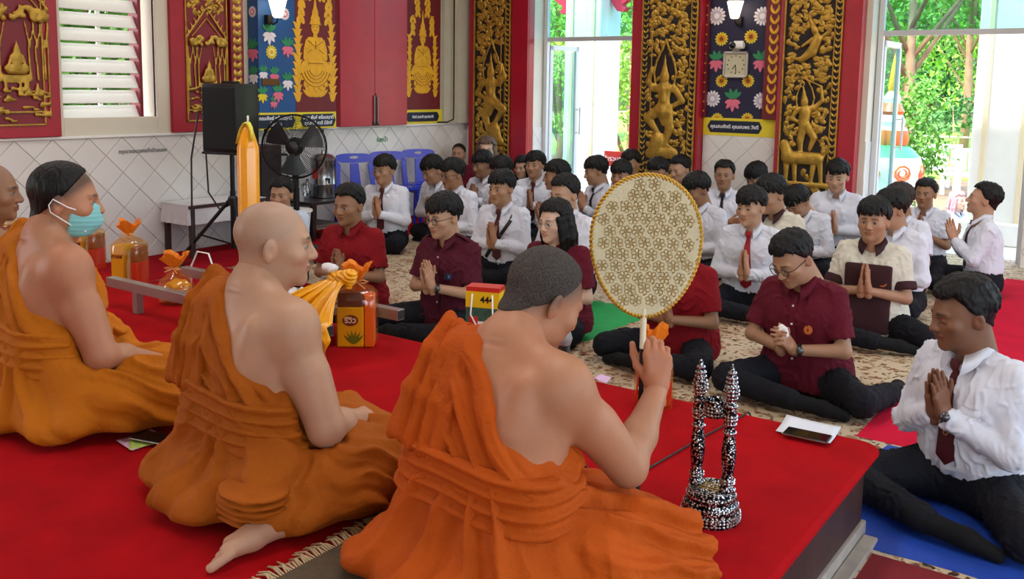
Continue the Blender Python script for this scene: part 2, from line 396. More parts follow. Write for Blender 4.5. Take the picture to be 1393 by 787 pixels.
# ---- wall_back: the wall with the doors
DR1 = (-6.36, -5.0); DR2 = (-2.46, -1.05)
wb = MB()
for a, b in ((WX, DR1[0]), (DR1[1], DR2[0]), (DR2[1], 3.0)): wb.box((a, WY, 0), (b, WY + .28, 4.2))
for d in (DR1, DR2): wb.box((d[0], WY, 3.2), (d[1], WY + .28, 4.2))
wb = wb.build('wall_back', M_wall); struct(wb)
for (u0, u1) in ((WX + .02, -7.23), (-4.142, -3.312), (DR2[1], -.4)):
    MB().box((u0, WY - .012, 0), (u1, WY + .01, LEDGE)).build('grout_bed', M_grout, wb)
    tiles(wb, u0, u1, 0, LEDGE, lambda u, z, d: (u, WY - .014 - d, z), phase=-3.95)
for d in (DR1, DR2):     # tiled reveals of the doorways: the faces one sees
    tiles(wb, WY, WY + .28, 0, LEDGE, lambda y, z, q, X=d[0]: (X + .002 + q, y, z), phase=WY + .1)
    tiles(wb, WY, WY + .28, 0, LEDGE, lambda y, z, q, X=d[1]: (X - .002 - q, y, z), phase=WY + .1)

# ---- dais
dm = MB(); NXE = 24
def dais_ring(off, z): return None
da = MB().box((WX + .06, -3., 0), (DX - .05, DY - .05, DAIS - .03)).build('dais', M_wood); tag(da, 'long low wooden platform under bright red carpet where the monks sit', 'platform')
prof = [(-.012, DAIS - .032), (.0, DAIS - .02), (.0, DAIS - .012), (-.006, DAIS - .003), (-.016, DAIS)]
P = []
R_ = .075
def outline(o):
    pts = [(WX + .06, DY + o)]; cx, cy = DX + o - R_, DY + o - R_
    pts += [(cx + R_ * math.cos(a), cy + R_ * math.sin(a)) for a in np.linspace(math.pi / 2, 0, 7)]
    return pts + [(DX + o + .06, -3.)]
for o, z in prof: P.append([(x, y, z) for x, y in outline(o)])
c = MB().grid(P); n0 = len(c.v); top = [(x, y, DAIS) for x, y in outline(-.016)] + [(WX + .06, -3., DAIS)]
c.add(top, [tuple(range(len(top)))])
c.build('carpet', M_carpet, da, smooth=True, sharp=50)
MB().box((WX + .06, -3., 0), (DX - .035, DY - .035, .055), .006).build('plinth', M_marble, da)
def rug(name, x0, y0, x1, y1, m, label, t=.006, cat='carpet', wav=.0):
    nx, ny = 14, 14; rr = random.Random(name); P = []
    for j in range(ny + 1):
        P.append([(x0 + (x1 - x0) * i / nx + (rr.uniform(-1, 1) * wav if i in (0, nx) else 0), y0 + (y1 - y0) * j / ny + (rr.uniform(-1, 1) * wav if j in (0, ny) else 0), t if 0 < i < nx and 0 < j < ny else .001) for i in range(nx + 1)])
    o = MB().grid(P).build(name, m, smooth=True); return tag(o, label, cat)
rug('floor_carpet', WX + .02, DY - .02, -6.42, WY - .03, M_carpetf, 'dark red carpet strip along the tiled wall behind speaker and chairs', .005)
rug('floor_carpet', -6.41, DY - .02, -4.95, 4.95, M_carpetf, 'dark red carpet piece on the floor beside the platform end', .005)
rug('floor_carpet', -1.07, 4.25, 1.2, 8.8, M_pink, 'rose red carpet running from the open door past the kneeling student', .005)
rug('floor_mat', -.93, 3.2, .75, 4.24, mat('blue_mat', '#0b3fa6', .7, bump=.2, bscale=200, vary=.15, vscale=5), 'bright blue mat under the cross-legged student beside the platform', .009, 'mat', .008)
rug('floor_carpet', -.72, .8, .9, 3.17, mat('maroon_carpet', '#7d0f1a', .95, bump=.4, bscale=250, vary=.15, vscale=5), 'maroon carpet on the floor at the end of the platform', .006)
rug('green_cloth', -3.45, 4.85, -2.85, 5.85, mat('green_cloth', '#12954a', .8, bump=.2, bscale=150, vary=.1), 'green mat on the patterned floor behind the woman', .006, 'mat', .02)
st = MB().box((DX - .033, .8, 0), (DX + .015, 3.26, .018), .003).build('trim_1', M_marble); struct(st)
# ------------------------------------------------------------------ carved and painted wall pieces
RND = random.Random(7)
def leaf(mb, u, v, ang, L, Wd, curl, h, fr, n=6):
    """one domed flame leaf in wall coords; fr(u, v, d) -> point"""
    pu, pv, a = u, v, ang; rows = []
    for i in range(n + 1):
        t = i / n; w = Wd * math.sin(math.pi * min(1, .12 + .88 * t) ** .8) if t < 1 else 0.
        nu, nv = -math.sin(a), math.cos(a); hh = h * (1 - .7 * t)
        rows.append([fr(pu + nu * w, pv + nv * w, 0), fr(pu + nu * w * .25, pv + nv * w * .25, hh), fr(pu - nu * w, pv - nv * w, 0)])
        pu += math.cos(a) * L / n; pv += math.sin(a) * L / n; a += curl / n * (.4 + 1.4 * t)
    mb.grid(rows)
def scrollwork(mb, u0, u1, v0, v1, fr, size=.1, h=.022, keep=lambda u, v: True, dens=1.):
    """foliage scrolls filling a panel: leaves circling alternating centres, then fillers"""
    cu = (u0 + u1) / 2; v = v0; k = 0; W2 = (u1 - u0)
    ncol = max(1, round(W2 / (size * 2.4)))
    row = 0
    while v < v1:
        for c_ in range(ncol):
            x = u0 + W2 * (c_ + .5) / ncol + (size * .5 if row % 2 else -size * .5) * .6; sg = 1 if (c_ + row) % 2 else -1
            for q in range(11):
                a = sg * q * .72 + RND.uniform(-.1, .1) + row; r = size * (.18 + .11 * q)
                uu, vv = x + r * math.cos(a), v + r * math.sin(a)
                if u0 + .012 < uu < u1 - .012 and v0 < vv < v1 and keep(uu, vv):
                    L = size * RND.uniform(.6, .95); aa = a + sg * RND.uniform(.5, 1.1)
                    eu, ev = uu + L * math.cos(aa), vv + L * math.sin(aa)
                    if not (u0 < eu < u1): aa = math.pi - aa
                    leaf(mb, uu, vv, aa, L, size * RND.uniform(.19, .28), sg * RND.uniform(.8, 2.), h * RND.uniform(.7, 1.2), fr)
        v += size * .82; row += 1
def ornament_strip(mb, u0, u1, v0, v1, fr, step=.06, h=.014):
    c = (u0 + u1) / 2; w = (u1 - u0) / 2; v = v0 + step / 2; i = 0
    while v < v1:
        for sg in (-1, 1):
            leaf(mb, c, v - step * .4, math.pi / 2 - sg * .9, step * .95, w * .42, sg * 1.6, h, fr, 4)
        v += step; i += 1
def relief(name, prims, m, parent, mw, res=.009, flat=.55, seed=1):
    """bas-relief figure: prims are (u0,v0,u1,v1,r0,r1[,d]) capsules"""
    P = np.array([p[:6] for p in prims]); R = P[:, 4:].max() + .03
    lo = (min(P[:, 0].min(), P[:, 2].min()) - R, -.005, min(P[:, 1].min(), P[:, 3].min()) - R); hi = (max(P[:, 0].max(), P[:, 2].max()) + R, .16, max(P[:, 1].max(), P[:, 3].max()) + R)
    g = SDF(lo, hi, res)
    for p in prims:
        d = p[6] if len(p) > 6 else .012
        g.cone((p[0], d / flat, p[1]), (p[2], d / flat, p[3]), p[4], p[5], k=.012)
    V, Q = g.nets(); V[:, 1] *= flat; me = mesh_np(name, V, Q); me.transform(mw); return link(name, me, parent, m, True)
def warrior(s=1.):
    L = [(-.03, .33, -.06, .17, .055, .042), (-.06, .17, -.02, .02, .042, .026), (-.02, .015, -.08, .0, .024, .015), (.03, .33, .15, .25, .055, .042), (.15, .25, .06, .13, .04, .025), (.06, .12, .0, .1, .022, .014),
         (0, .34, 0, .42, .062, .052), (0, .42, 0, .5, .052, .07), (-.09, .505, .09, .505, .036, .036), (-.1, .5, -.17, .4, .03, .026), (-.17, .4, -.07, .35, .026, .02), (.1, .5, .16, .56, .03, .026), (.16, .56, .125, .68, .025, .018),
         (.125, .2, .125, .95, .008, .008, .03), (0, .53, 0, .56, .022, .022), (0, .585, 0, .6, .043, .043, .02), (0, .62, 0, .68, .042, .022, .02), (0, .68, 0, .8, .02, .004, .02),
         (0, .3, 0, .2, .07, .02, .02), (-.11, .29, .1, .31, .018, .018), (0, .5, 0, .4, .02, .02, .045)]
    for sg in (-1, 1):
        pts = [(sg * .09, .55), (sg * .105, .64), (sg * .08, .74), (sg * .03, .84), (0, .92)]
        L += [(a[0], a[1], b[0], b[1], .012, .01) for a, b in zip(pts, pts[1:])]
    L += [(-.1, -.05, .12, -.06, .05, .045), (.05, .05, .08, -.04, .07, .06)]
    return [(p[0] * s, p[1] * s, p[2] * s, p[3] * s, p[4] * s, p[5] * s) + tuple(p[6:]) for p in L]
def archer_on_lion():
    L = [(0, .62, -.03, .47, .05, .04), (-.03, .47, -.02, .34, .038, .024), (.04, .62, .12, .5, .05, .04), (.12, .5, .08, .37, .036, .022), (0, .64, .01, .78, .056, .066), (-.07, .8, .1, .82, .034, .034),
         (-.08, .8, -.14, .7, .028, .024), (-.14, .7, -.05, .66, .024, .02), (.1, .82, .19, .9, .028, .024), (.19, .9, .17, 1.05, .022, .016), (.16, 1.06, -.1, 1.17, .011, .009), (0, .87, .0, .88, .042, .042, .02), (0, .9, -.01, .98, .04, .02, .02), (-.01, .98, -.03, 1.09, .018, .004, .02),
         (-.16, .27, .17, .27, .075, .07), (-.16, .3, -.2, .42, .07, .05, .02), (-.2, .42, -.26, .38, .03, .025), (-.17, .2, -.17, .02, .035, .022), (-.08, .2, -.07, .02, .032, .022), (.13, .2, .11, .02, .034, .022), (.2, .22, .22, .02, .034, .022), (.24, .3, .3, .42, .014, .012), (.3, .42, .24, .52, .012, .012), (-.24, -.02, .28, -.02, .03, .03)]
    for sg in (-1, 1):
        pts = [(sg * .085, .84), (sg * .1, .93), (sg * .07, 1.03), (sg * .02 - .02, 1.15)]
        L += [(a[0], a[1], b[0], b[1], .011, .009) for a, b in zip(pts, pts[1:])]
    return L
def flying_maiden():
    L = [(0, 0, .05, .12, .05, .045), (.05, .12, .03, .17, .03, .03), (.02, .2, .01, .22, .035, .03, .02), (0, .24, -.06, .36, .025, .004), (.08, .13, .17, .2, .02, .014), (-.0, .12, -.1, .05, .02, .014), (0, 0, -.1, -.08, .05, .03), (-.1, -.08, -.2, -.06, .03, .006)]
    return L
def temple_scene():
    """gable, trees and a seated image, as one bas-relief"""
    L = []; r = random.Random(4)
    for x, b in ((-.2, .42), (-.14, .46), (-.1, .44), (.1, .45), (.15, .46), (.2, .43)):
        L += [(x, .06, x + r.uniform(-.015, .015), .28, .010, .008), (x, .28, x - .03, b, .007, .006), (x, .28, x + .035, b, .007, .006)]
    for i in range(46): x = r.uniform(-.21, .21); z = .46 + .1 * r.random() * (1 - abs(x) * 2); L.append((x, z, x + r.uniform(-.02, .02), z + .012, .02, .014, .02 + .015 * r.random()))
    L += [(-.065, .135, .065, .135, .022, .022, .03), (-.05, .115, .05, .115, .02, .02, .03), (0, .15, 0, .215, .03, .036, .03), (0, .255, 0, .26, .024, .022, .035), (0, .28, 0, .325, .013, .003, .035), (-.035, .215, -.058, .15, .013, .011, .035), (.035, .215, .058, .15, .013, .011, .035)]
    L += [(-.09, .085, .09, .085, .012, .012), (-.1, .065, .1, .065, .012, .012), (-.08, .045, .08, .045, .01, .01)]
    for i in range(34): x = r.uniform(-.21, .2); z = r.uniform(-.22, .04); a = r.uniform(.02, .07); L.append((x, z, min(x + a, .215), z + r.uniform(-.015, .015), .013, .007, .008 + .012 * r.random()))
    for i in range(5): x = r.uniform(-.18, .18); z = r.uniform(-.12, .0); L += [(x, z, x, z + .045, .014, .011, .02), (x, z + .062, x, z + .065, .01, .009, .02), (x - .012, z, x + .03, z - .008, .011, .009, .02)]
    for sg in (-1, 1):
        L += [(sg * .23, .54, sg * .16, .62, .012, .012), (sg * .16, .62, sg * .08, .72, .012, .012), (sg * .08, .72, 0, .82, .012, .006), (sg * .17, .54, sg * .0, .72, .008, .008)]
        for k in range(5): x, z = sg * (.21 - .04 * k), .585 + .05 * k; L.append((x, z, x + sg * .022, z + .04, .010, .003))
        L += [(sg * .225, -.2, sg * .225, .54, .008, .008)]
    return L
# wall frames: (u, v, d) -> world
def fr_back(Y): return lambda u, v, d: (u, Y - d, v)
def fr_left(X): return lambda u, v, d: (X + d, u, v)
def mw_back(u, v, Y): return Matrix(((-1, 0, 0, u), (0, -1, 0, Y), (0, 0, 1, v), (0, 0, 0, 1)))      # relief frame: x -> mirrored u, y -> towards the room
def mw_left(u, v, X): return Matrix(((0, 1, 0, X), (1, 0, 0, u), (0, 0, 1, v), (0, 0, 0, 1)))

# ---- carved door leaves folded back on the wall beside the doorways
YF = WY - .16
def U(px, py=110, Y=YF): return float(aty(px, py, Y)[0])
def carved_leaf(x0, g0, g1, x1, label, fig, fu, fv, fs, border_right=True, mirror=1, extra_keep=()):
    e = empty('carved_door_leaf', (0, 0, 0), label=label, cat='carved panel'); ZT = 3.2
    MB().box((x0, YF + .012, 0.02), (x1, WY - .001, ZT), .006).build('leaf_board', M_red, e)
    MB().box((g0, YF + .001, .25), (g1, YF + .02, ZT - .1)).build('recess', M_black, e)
    fr = fr_back(YF); bw = .055
    for a, b in ((g0, g0 + .014), (g1 - .014, g1)): MB().box((a, YF - .022, .25), (b, YF + .012, ZT - .1), .003).build('gilt_bead', M_gold, e)
    for a, b in ((g0, .25), (g0, ZT - .115)): MB().box((a, YF - .022, b), (g1, YF + .012, b + .015), .003).build('gilt_bead', M_gold, e)
    strips = [(g1 - .015 - bw, g1 - .015)] + ([(g0 + .015, g0 + .015 + bw * .8)] if not border_right else [])
    mb = MB()
    for a, b in strips: mb = MB(); ornament_strip(mb, a, b, .28, ZT - .12, fr); mb.build('carved_border', M_gold, e, True)['kind'] = 'stuff'
    MB().box((g1 - .022 - bw, YF - .018, .25), (g1 - .014 - bw, YF + .01, ZT - .1)).build('gilt_bead', M_gold, e)
    lo = g0 + .016 if border_right else g0 + .015 + bw * .8; hi = g1 - .02 - bw
    segs = [(fu - mirror * fs * p[0], fv + fs * p[1], fu - mirror * fs * p[2], fv + fs * p[3], fs * max(p[4], p[5])) for p in fig] + [(fu, fv + 2 * fs * 0 + z_, fu, fv + z_ + .01, .1) for z_ in extra_keep]
    A_ = np.array(segs)
    def clear(u, v):
        d = A_[:, 2:4] - A_[:, :2]; t = np.clip(((u - A_[:, 0]) * d[:, 0] + (v - A_[:, 1]) * d[:, 1]) / (np.sum(d * d, 1) + 1e-9), 0, 1)
        return np.min(np.hypot(u - A_[:, 0] - t * d[:, 0], v - A_[:, 1] - t * d[:, 1]) - A_[:, 4]) > .022
    mb = MB(); scrollwork(mb, lo, hi, .3, ZT - .12, fr, size=.1, keep=clear); fo = mb.build('carved_foliage', M_gold, e, True); fo['kind'] = 'stuff'
    mw = mw_back(fu, fv, YF + .0) @ Matrix.Diagonal((mirror * fs, 1, fs, 1))
    relief('carved_figure', fig, M_gold, e, mw)
    return e
z_ = lambda px, py: float(aty(px, py, YF)[2])
leaf1 = carved_leaf(U(637), U(645), U(694), U(716), 'carved gold and red door leaf between the cream corner pillar and the first doorway', warrior(), U(667) + .02, z_(667, 183), 1.25, mirror=-1)
leaf2 = carved_leaf(U(857), U(872), U(947), U(951), 'carved gold door leaf between the first doorway and the clock wall', warrior(), U(905), z_(905, 200), 1.25, border_right=False)
leaf3 = carved_leaf(U(1057), U(1064), U(1143), U(1168), 'carved gold and red door leaf with an archer riding a lion', archer_on_lion(), U(1097), z_(1092, 248), .9, mirror=-1, extra_keep=(float(aty(1103, 70, YF)[2] - aty(1092, 250, YF)[2]) + .08, float(aty(1103, 70, YF)[2] - aty(1092, 250, YF)[2]) - .02))
relief('carved_figure', flying_maiden(), M_gold, leaf3, mw_back(U(1103), z_(1103, 70), YF) @ Matrix.Diagonal((-1, 1, 1, 1)))

# ---- painted wall between leaf2 and leaf3: navy ground with flowers, band with plaque
M_navy = mat('navy_paint', '#1b1a3c', .6, vary=.1); M_yel = mat('yellow_paint', '#e4cf2e', .55, vary=.05); M_plq = mat('plaque_navy', '#0c1a34', .5)
M_pinkp = mat('pink_paint', '#e0708a', .6); M_green = mat('green_paint', '#2f8a5a', .6); M_whitep = mat('petal_white', '#e8e2ea', .6); M_orange = mat('petal_orange', '#d98a12', .6); M_brownp = mat('brown_paint', '#7a4a10', .6)
M_blue = mat('blue_paint', '#1d4f8c', .55, vary=.08); M_maroonp = mat('maroon_paint', '#6d1420', .5, vary=.1); M_letter = mat('white_letter', '#e8ecf2', .6)
def rosette(mb, u, v, r, fr, n=12, inner=.45):
    for i in range(n):
        a = 2 * math.pi * i / n; ca, sa = math.cos(a), math.sin(a); w = math.pi / n * .95
        pts = [(u + r * inner * math.cos(a - w), v + r * inner * math.sin(a - w)), (u + r * .85 * math.cos(a - w * .8), v + r * .85 * math.sin(a - w * .8)), (u + r * ca, v + r * sa), (u + r * .85 * math.cos(a + w * .8), v + r * .85 * math.sin(a + w * .8)), (u + r * inner * math.cos(a + w), v + r * inner * math.sin(a + w))]
        mb.prism(pts, 0, .004, fr)
def disc(mb, u, v, r, fr, z0=.0, z1=.005, n=16, ry=None):
    mb.prism([(u + r * math.cos(2 * math.pi * i / n), v + (ry or r) * math.sin(2 * math.pi * i / n)) for i in range(n)], z0, z1, fr)
_PZ = [0]
def petal(mb, u, v, a, L, w, fr, z=.003, z0=0):
    _PZ[0] = (_PZ[0] + 1) % 17; z = z + _PZ[0] * .00022
    ca, sa = math.cos(a), math.sin(a)
    P = [(0, 0), (.3, -.8), (.65, -.95), (.88, -.5), (1, 0), (.88, .5), (.65, .95), (.3, .8)]
    mb.prism([(u + L * p * ca - w * q * sa, v + L * p * sa + w * q * ca) for p, q in P], z0, z, fr)
def flower_set(parent, specs, fr):
    """specs: (kind, u, v, r). Each painted flower is one flat child."""
    for kind, u, v, r in specs:
        if kind in ('sun', 'daisy', 'disc', 'yellow'):
            mb = MB(); mb.cur = 0; rosette(mb, u, v, r, fr, 14 if kind != 'disc' else 16); mb.cur = 1; disc(mb, u, v, r * .55, fr, 0, .006); mb.cur = 2; disc(mb, u, v, r * .3, fr, 0, .0075)
            ms = {'sun': [M_yel, M_orange, M_brownp], 'daisy': [M_whitep, mat('petal_grey', '#bdb4c4', .6), M_whitep], 'disc': [M_whitep, M_pinkp, M_whitep], 'yellow': [M_yel, mat('petal_pale', '#efe08a', .6), M_goldp]}[kind]
            mb.build('painted_flower', ms, parent)
        else:       # nodding lotus bud with stem leaves
            mb = MB(); mb.cur = 0
            for a in (1.9, 1.2, 2.5, .7): petal(mb, u, v + r * .2, a, r * .9, r * .17, fr)
            mb.cur = 1
            for a, l in ((-2.75, .72), (-.4, .72), (-2.2, .9), (-.95, .9), (-1.57, 1.)): petal(mb, u, v + r * .15, a, r * l, r * .17, fr, .005)
            mb.build('painted_flower', [M_green, {'pink': M_pinkp, 'white': M_whitep, 'gold': M_yel}[kind]], parent)
NI0, NI1 = float(aty(957, 120, WY)[0]), float(aty(1040, 120, WY)[0])
fb = fr_back(WY - .004)
nv = MB().box((U(951) + .002, WY - .006, LEDGE + .17), (U(1057) - .002, WY + .005, 3.1)).build('painted_panel', M_navy, wb)
z1_ = lambda px, py: float(aty(px, py, WY)[2]); u1_ = lambda px, py=110: float(aty(px, py, WY)[0])
_lo = U(951) + .004
flower_set(wb, [(k_, max(u_, _lo + r_ * (1. if k_ != 'pink' else .95)), v_, r_) for k_, u_, v_, r_ in [('sun', u1_(982, 53), z1_(982, 53), .075), ('sun', u1_(1022, 50), z1_(1022, 50), .075), ('sun', u1_(982, 110), z1_(982, 110), .07), ('sun', u1_(1018, 110), z1_(1018, 110), .07), ('sun', u1_(976, 158), z1_(976, 162), .07), ('sun', u1_(1017, 158), z1_(1017, 162), .07),
                ('pink', u1_(997, 140), z1_(997, 138), .13), ('pink', u1_(966, 85), z1_(966, 85), .12), ('pink', u1_(1035, 85), z1_(1035, 85), .12), ('daisy', u1_(968, 22), z1_(968, 22), .1), ('daisy', u1_(1038, 22), z1_(1038, 22), .1), ('daisy', u1_(965, 134), z1_(965, 134), .09), ('daisy', u1_(1036, 137), z1_(1036, 137), .09)]], fb)
MB().box((U(951) + .002, WY - .014, LEDGE + .0), (U(1057) - .002, WY + .005, LEDGE + .185), .002).build('painted_band', M_yel, wb)
def plaque(parent, uc, vc, w, h, fr, lines, size, mwf):
    o = [(-w / 2 - .02, 0), (-w / 2, -h * .28), (-w / 2 + .015, -h / 2), (w / 2 - .015, -h / 2), (w / 2, -h * .28), (w / 2 + .02, 0), (w / 2, h * .28), (w / 2 - .015, h / 2), (-w / 2 + .015, h / 2), (-w / 2, h * .28)]
    mb = MB(); mb.prism([(uc + a, vc + b) for a, b in o], 0, .005, fr); p = mb.build('plaque', M_plq, parent)
    for i, ln in enumerate(lines): text('lettering', ln, size, M_letter, p, mwf(uc, vc + ((len(lines) - 1) / 2 - i) * size * 1.15), bold=.0012)
t_back = lambda Y: (lambda u, v: Matrix(((1, 0, 0, u), (0, 0, -1, Y), (0, 1, 0, v), (0, 0, 0, 1))))
t_left = lambda X: (lambda u, v: Matrix(((0, 0, 1, X), (1, 0, 0, u), (0, 1, 0, v), (0, 0, 0, 1))))
fb2 = fr_back(WY - .014)
plaque(wb, (NI0 + NI1) / 2 + .035, LEDGE + .095, (NI1 - NI0) * .84, .125, fb2, ['คุณสมศักดิ์ คุณสมพร วังดี'], .05, t_back(WY - .0205))
# gilded maroon jamb strips either side of the niche
for a, b in ((U(951) + .002, NI0 + .05), (NI1 + .005, U(1057) - .002)):
    st_ = MB().box((a, WY - .06, LEDGE + .19), (b, WY - .002, 3.1)).build('maroon_strip', M_maroonp, wb)
    mb = MB(); v = LEDGE + .25
    while v < 3.:
        for sg in (-1, 1): leaf(mb, (a + b) / 2, v, math.pi / 2 - sg * .8, min(.12, (b - a) * .62), min(.016, (b - a) * .16), sg * 1.8, .004, fr_back(WY - .06), 5)
        v += .1
    o = mb.build('gilt_scroll', M_goldp, st_); o['kind'] = 'stuff'
# wall lamp, camera and clock on the navy panel
M_iron = mat('dark_iron', '#2a2624', .5, metal=.6); M_lampg = mat('lamp_glass', '#fff4dc', .3, emis='#fff0d0', estr=4.)
def wall_lamp(p, out, label):
    e = empty('wall_lamp', p, label=label, cat='wall lamp'); ox, oy = out
    MB().box((-.03, -.03, -.09), (.03, .03, .0), .006).build('mount', M_iron, e)
    MB().tube([(0, 0, -.06), (ox * .06, oy * .06, -.09), (ox * .12, oy * .12, -.07), (ox * .13, oy * .13, -.03)], .009).build('bracket', M_iron, e)
    c = (ox * .13, oy * .13, 0)
    MB().lathe([(.03, -.03), (.045, -.02), (.085, .14), (.08, .145), (.042, -.012)], c, 6).build('glass_shade', M_lampg, e)
    mb = MB()
    for k in range(6):
        a = math.pi * k / 3; mb.tube([(c[0] + .046 * math.cos(a), c[1] + .046 * math.sin(a), -.02), (c[0] + .088 * math.cos(a), c[1] + .088 * math.sin(a), .14)], .004, 5)
    mb.lathe([(.095, .14), (.09, .15), (.03, .2), (.012, .21), (.008, .25), (0, .26)], c, 6); mb.build('lamp_cage', M_white, e)
    l = light('POINT', 'lamp_bulb', (c[0], c[1], .08), 9, color=(1, .88, .68), shadow_soft_size=.05); l.parent = e
    return e
p = aty(1003, 22, WY - .1); wall_lamp((p[0], WY - .035, p[2]), (0, -1), 'lit lantern lamp on the navy wall above the clock')
p = aty(1003, 62, WY - .06); e = empty('security_camera', (p[0], WY - .008, p[2]), label='white dome security camera mounted above the wall clock', cat='camera')
MB().box((-.05, -.03, .02), (.05, 0, .05), .005).build('bracket', M_white, e); MB().box((-.075, -.1, -.035), (.075, -.01, .035), .02).build('housing', M_white, e, True)
MB().lathe([(.034, 0), (.03, .018), (.018, .028), (0, .031)], n=16).build('lens', mat('lens_black', '#0a0a0c', .1), e, True).matrix_local = Matrix.Translation((-.03, -.1, 0)) @ Matrix.Rotation(math.pi / 2, 4, 'X')
p = aty(1002, 88, WY); e = empty('wall_clock', (p[0], WY - .008, p[2]), label='square silver-rimmed wall clock with pale face on navy wall', cat='clock')
mb = MB(); h = .135
for a in ((-h, -h, h, -h + .022), (-h, h - .022, h, h), (-h, -h, -h + .022, h), (h - .022, -h, h, h)): mb.box((a[0], -.035, a[1]), (a[2], -.001, a[3]), .004)
mb.build('rim', mat('silver_plastic', '#b9b7b0', .35, metal=.5), e); MB().box((-h + .01, -.018, -h + .01), (h - .01, -.002, h - .01)).build('dial', mat('dial_cream', '#c9c3a4', .5), e)
mb = MB()
for i in range(12):
    a = i * math.pi / 6; mb.box((.09 * math.sin(a) - .006, -.02, .09 * math.cos(a) - .006), (.09 * math.sin(a) + .006, -.017, .09 * math.cos(a) + .006))
mb.build('hour_marks', mat('ink', '#26221c', .6), e)['kind'] = 'stuff'
MB().tube([(0, -.022, 0), (-.035, -.022, -.045)], .004, 5).build('hour_hand', MATS['ink'], e); MB().tube([(0, -.024, 0), (.008, -.024, -.085)], .003, 5).build('minute_hand', MATS['ink'], e)
MB().lathe([(.05, .0), (.04, .03), (.015, .05), (0, .055)], (0, -.015, h), 10).build('crest', mat('silver_plastic', '#b9b7b0'), e)

# ---- window wall: shutters, louvred window, painted pilaster
def yl(px, py=110, X=WX): return float(atx(px, py, X)[1])
def zl(px, py, X=WX): return float(atx(px, py, X)[2])
XS = WX + .06
def carved_shutter(y0, g0, g1, y1, label, fig, fu, fv, fs, strip=None):
    e = empty('carved_shutter', label=label, cat='shutter')
    MB().box((WX, y0, LEDGE + .025), (XS, y1, 3.1), .006).build('shutter_board', M_red, e)
    zb = LEDGE + .12
    MB().box((XS - .004, g0, zb), (XS + .002, g1, 3.0)).build('recess', M_redd, e)
    for a, b, c_, d in ((g0, zb, g1, zb + .012), (g0, zb, g0 + .012, 3.), (g1 - .012, zb, g1, 3.)): MB().box((XS - .002, a, b), (XS + .016, c_, d), .002).build('gilt_bead', M_gold, e)
    MB().box((XS, g0 + .012, zb + .1), (XS + .018, g1 - .012, zb + .112)).build('gilt_bead', M_gold, e)
    fr = fr_left(XS + .002)
    mb = MB(); scrollwork(mb, g0 + .015, g1 - .015, fv + .78 * fs, 2.95, fr, .075); fo = mb.build('carved_foliage', M_gold, e, True); fo['kind'] = 'stuff'
    relief('carved_scene', fig, M_gold, e, mw_left(fu, fv, XS) @ Matrix.Diagonal((fs, 1, fs, 1)))
    if strip:
        MB().box((WX + .002, strip[0], LEDGE + .14), (XS + .03, strip[1], 3.1)).build('strip_board', M_redd, e)
        mb = MB(); ornament_strip(mb, strip[0] + .004, strip[1] - .004, LEDGE + .16, 3.08, fr_left(XS + .03), .075, .02); o = mb.build('carved_border', M_gold, e, True); o['kind'] = 'stuff'
    return e
ts = temple_scene()
carved_shutter(2.9, 3.3, yl(58, 80, XS), yl(81, 100, XS), 'red shutter with carved gold temple scene, beside the louvred window near the masked monk', ts, yl(20, 80, XS) + .0, 1.47, 1.15)
carved_shutter(yl(234, 100, XS), yl(252, 80, XS), yl(309, 80, XS), yl(311, 80, XS), 'red shutter with carved gold trees and seated image, behind the loudspeaker', ts, (yl(252, 80, XS) + yl(309, 80, XS)) / 2, 1.45, .93, strip=(yl(312, 80, XS), yl(329, 80, XS)))
# louvred window
wn = empty('window_1', (0, 0, 0)); wn['kind'] = 'structure'
wy0, wy1, wz0 = 4.12, 4.98, 1.235
M_frame = mat('cream_frame', '#d8d0be', .5)
MB().box((WX - .03, 4.085, LEDGE + .022), (WX + .02, wy0, 2.95), .004).build('window_frame', M_frame, wn)
MB().box((WX - .03, wy1, LEDGE + .022), (WX + .02, 5.13, 2.95), .004).build('window_frame', M_frame, wn)
MB().box((WX - .03, wy0, LEDGE + .022), (WX + .02, wy1, wz0), .004).build('window_sill', M_frame, wn)
MB().box((WX - .16, 4.84, wz0), (WX - .02, 4.87, 2.9)).build('window_channel', M_redd, wn)
MB().box((WX - .13, 4.51, wz0), (WX - .11, 4.545, 2.9)).build('mullion', M_white, wn)
M_slat = mat('white_slat', '#f4f4f0', .5)
sl = MB(); sl.box((-.005, -.36, -.062), (.005, .36, .062), .002); slm = sl.mesh('slat', [M_slat])
for i in range(13):
    o = link('slat', slm, wn); o.location = (WX - .07, 4.48, wz0 + .045 + i * .1275); o.rotation_euler = (0, math.radians(-30), 0)
# painted pilaster
XP = WX + .15
def yp(px, py=90): return float(atx(px, py, XP)[1])
def zp(px, py): return float(atx(px, py, XP)[2])
y_a, y_b, y_c = yp(352), yp(402), yp(456)
pl = MB().box((WX, y_a, LEDGE + .02), (XP, y_c, 4.2)).build('trim_1', M_blue); struct(pl); pl.name = 'trim_2'
MB().box((XP - .001, y_b, LEDGE + .19), (XP + .004, y_c, 3.2)).build('painted_ground', M_maroonp, pl)
MB().box((WX + .01, y_a - .006, LEDGE + .022), (XP + .006, y_c, LEDGE + .19)).build('painted_band', M_yel, pl)
fp = fr_left(XP + .001)
flower_set(pl, [('disc', yp(387, 19), zp(387, 19), .062), ('white', yp(366, 47), zp(366, 47), .12), ('yellow', yp(369, 71), zp(369, 71), .07), ('pink', yp(391, 66), zp(391, 66), .11), ('pink', yp(373, 103), zp(373, 103), .09), ('white', yp(391, 112), zp(391, 112), .1), ('gold', yp(357, 130), zp(357, 130), .09), ('pink', yp(378, 128), zp(378, 128), .1), ('white', yp(358, 100), zp(358, 100), .08), ('pink', yp(372, 132), zp(386, 140), .07)], fp)
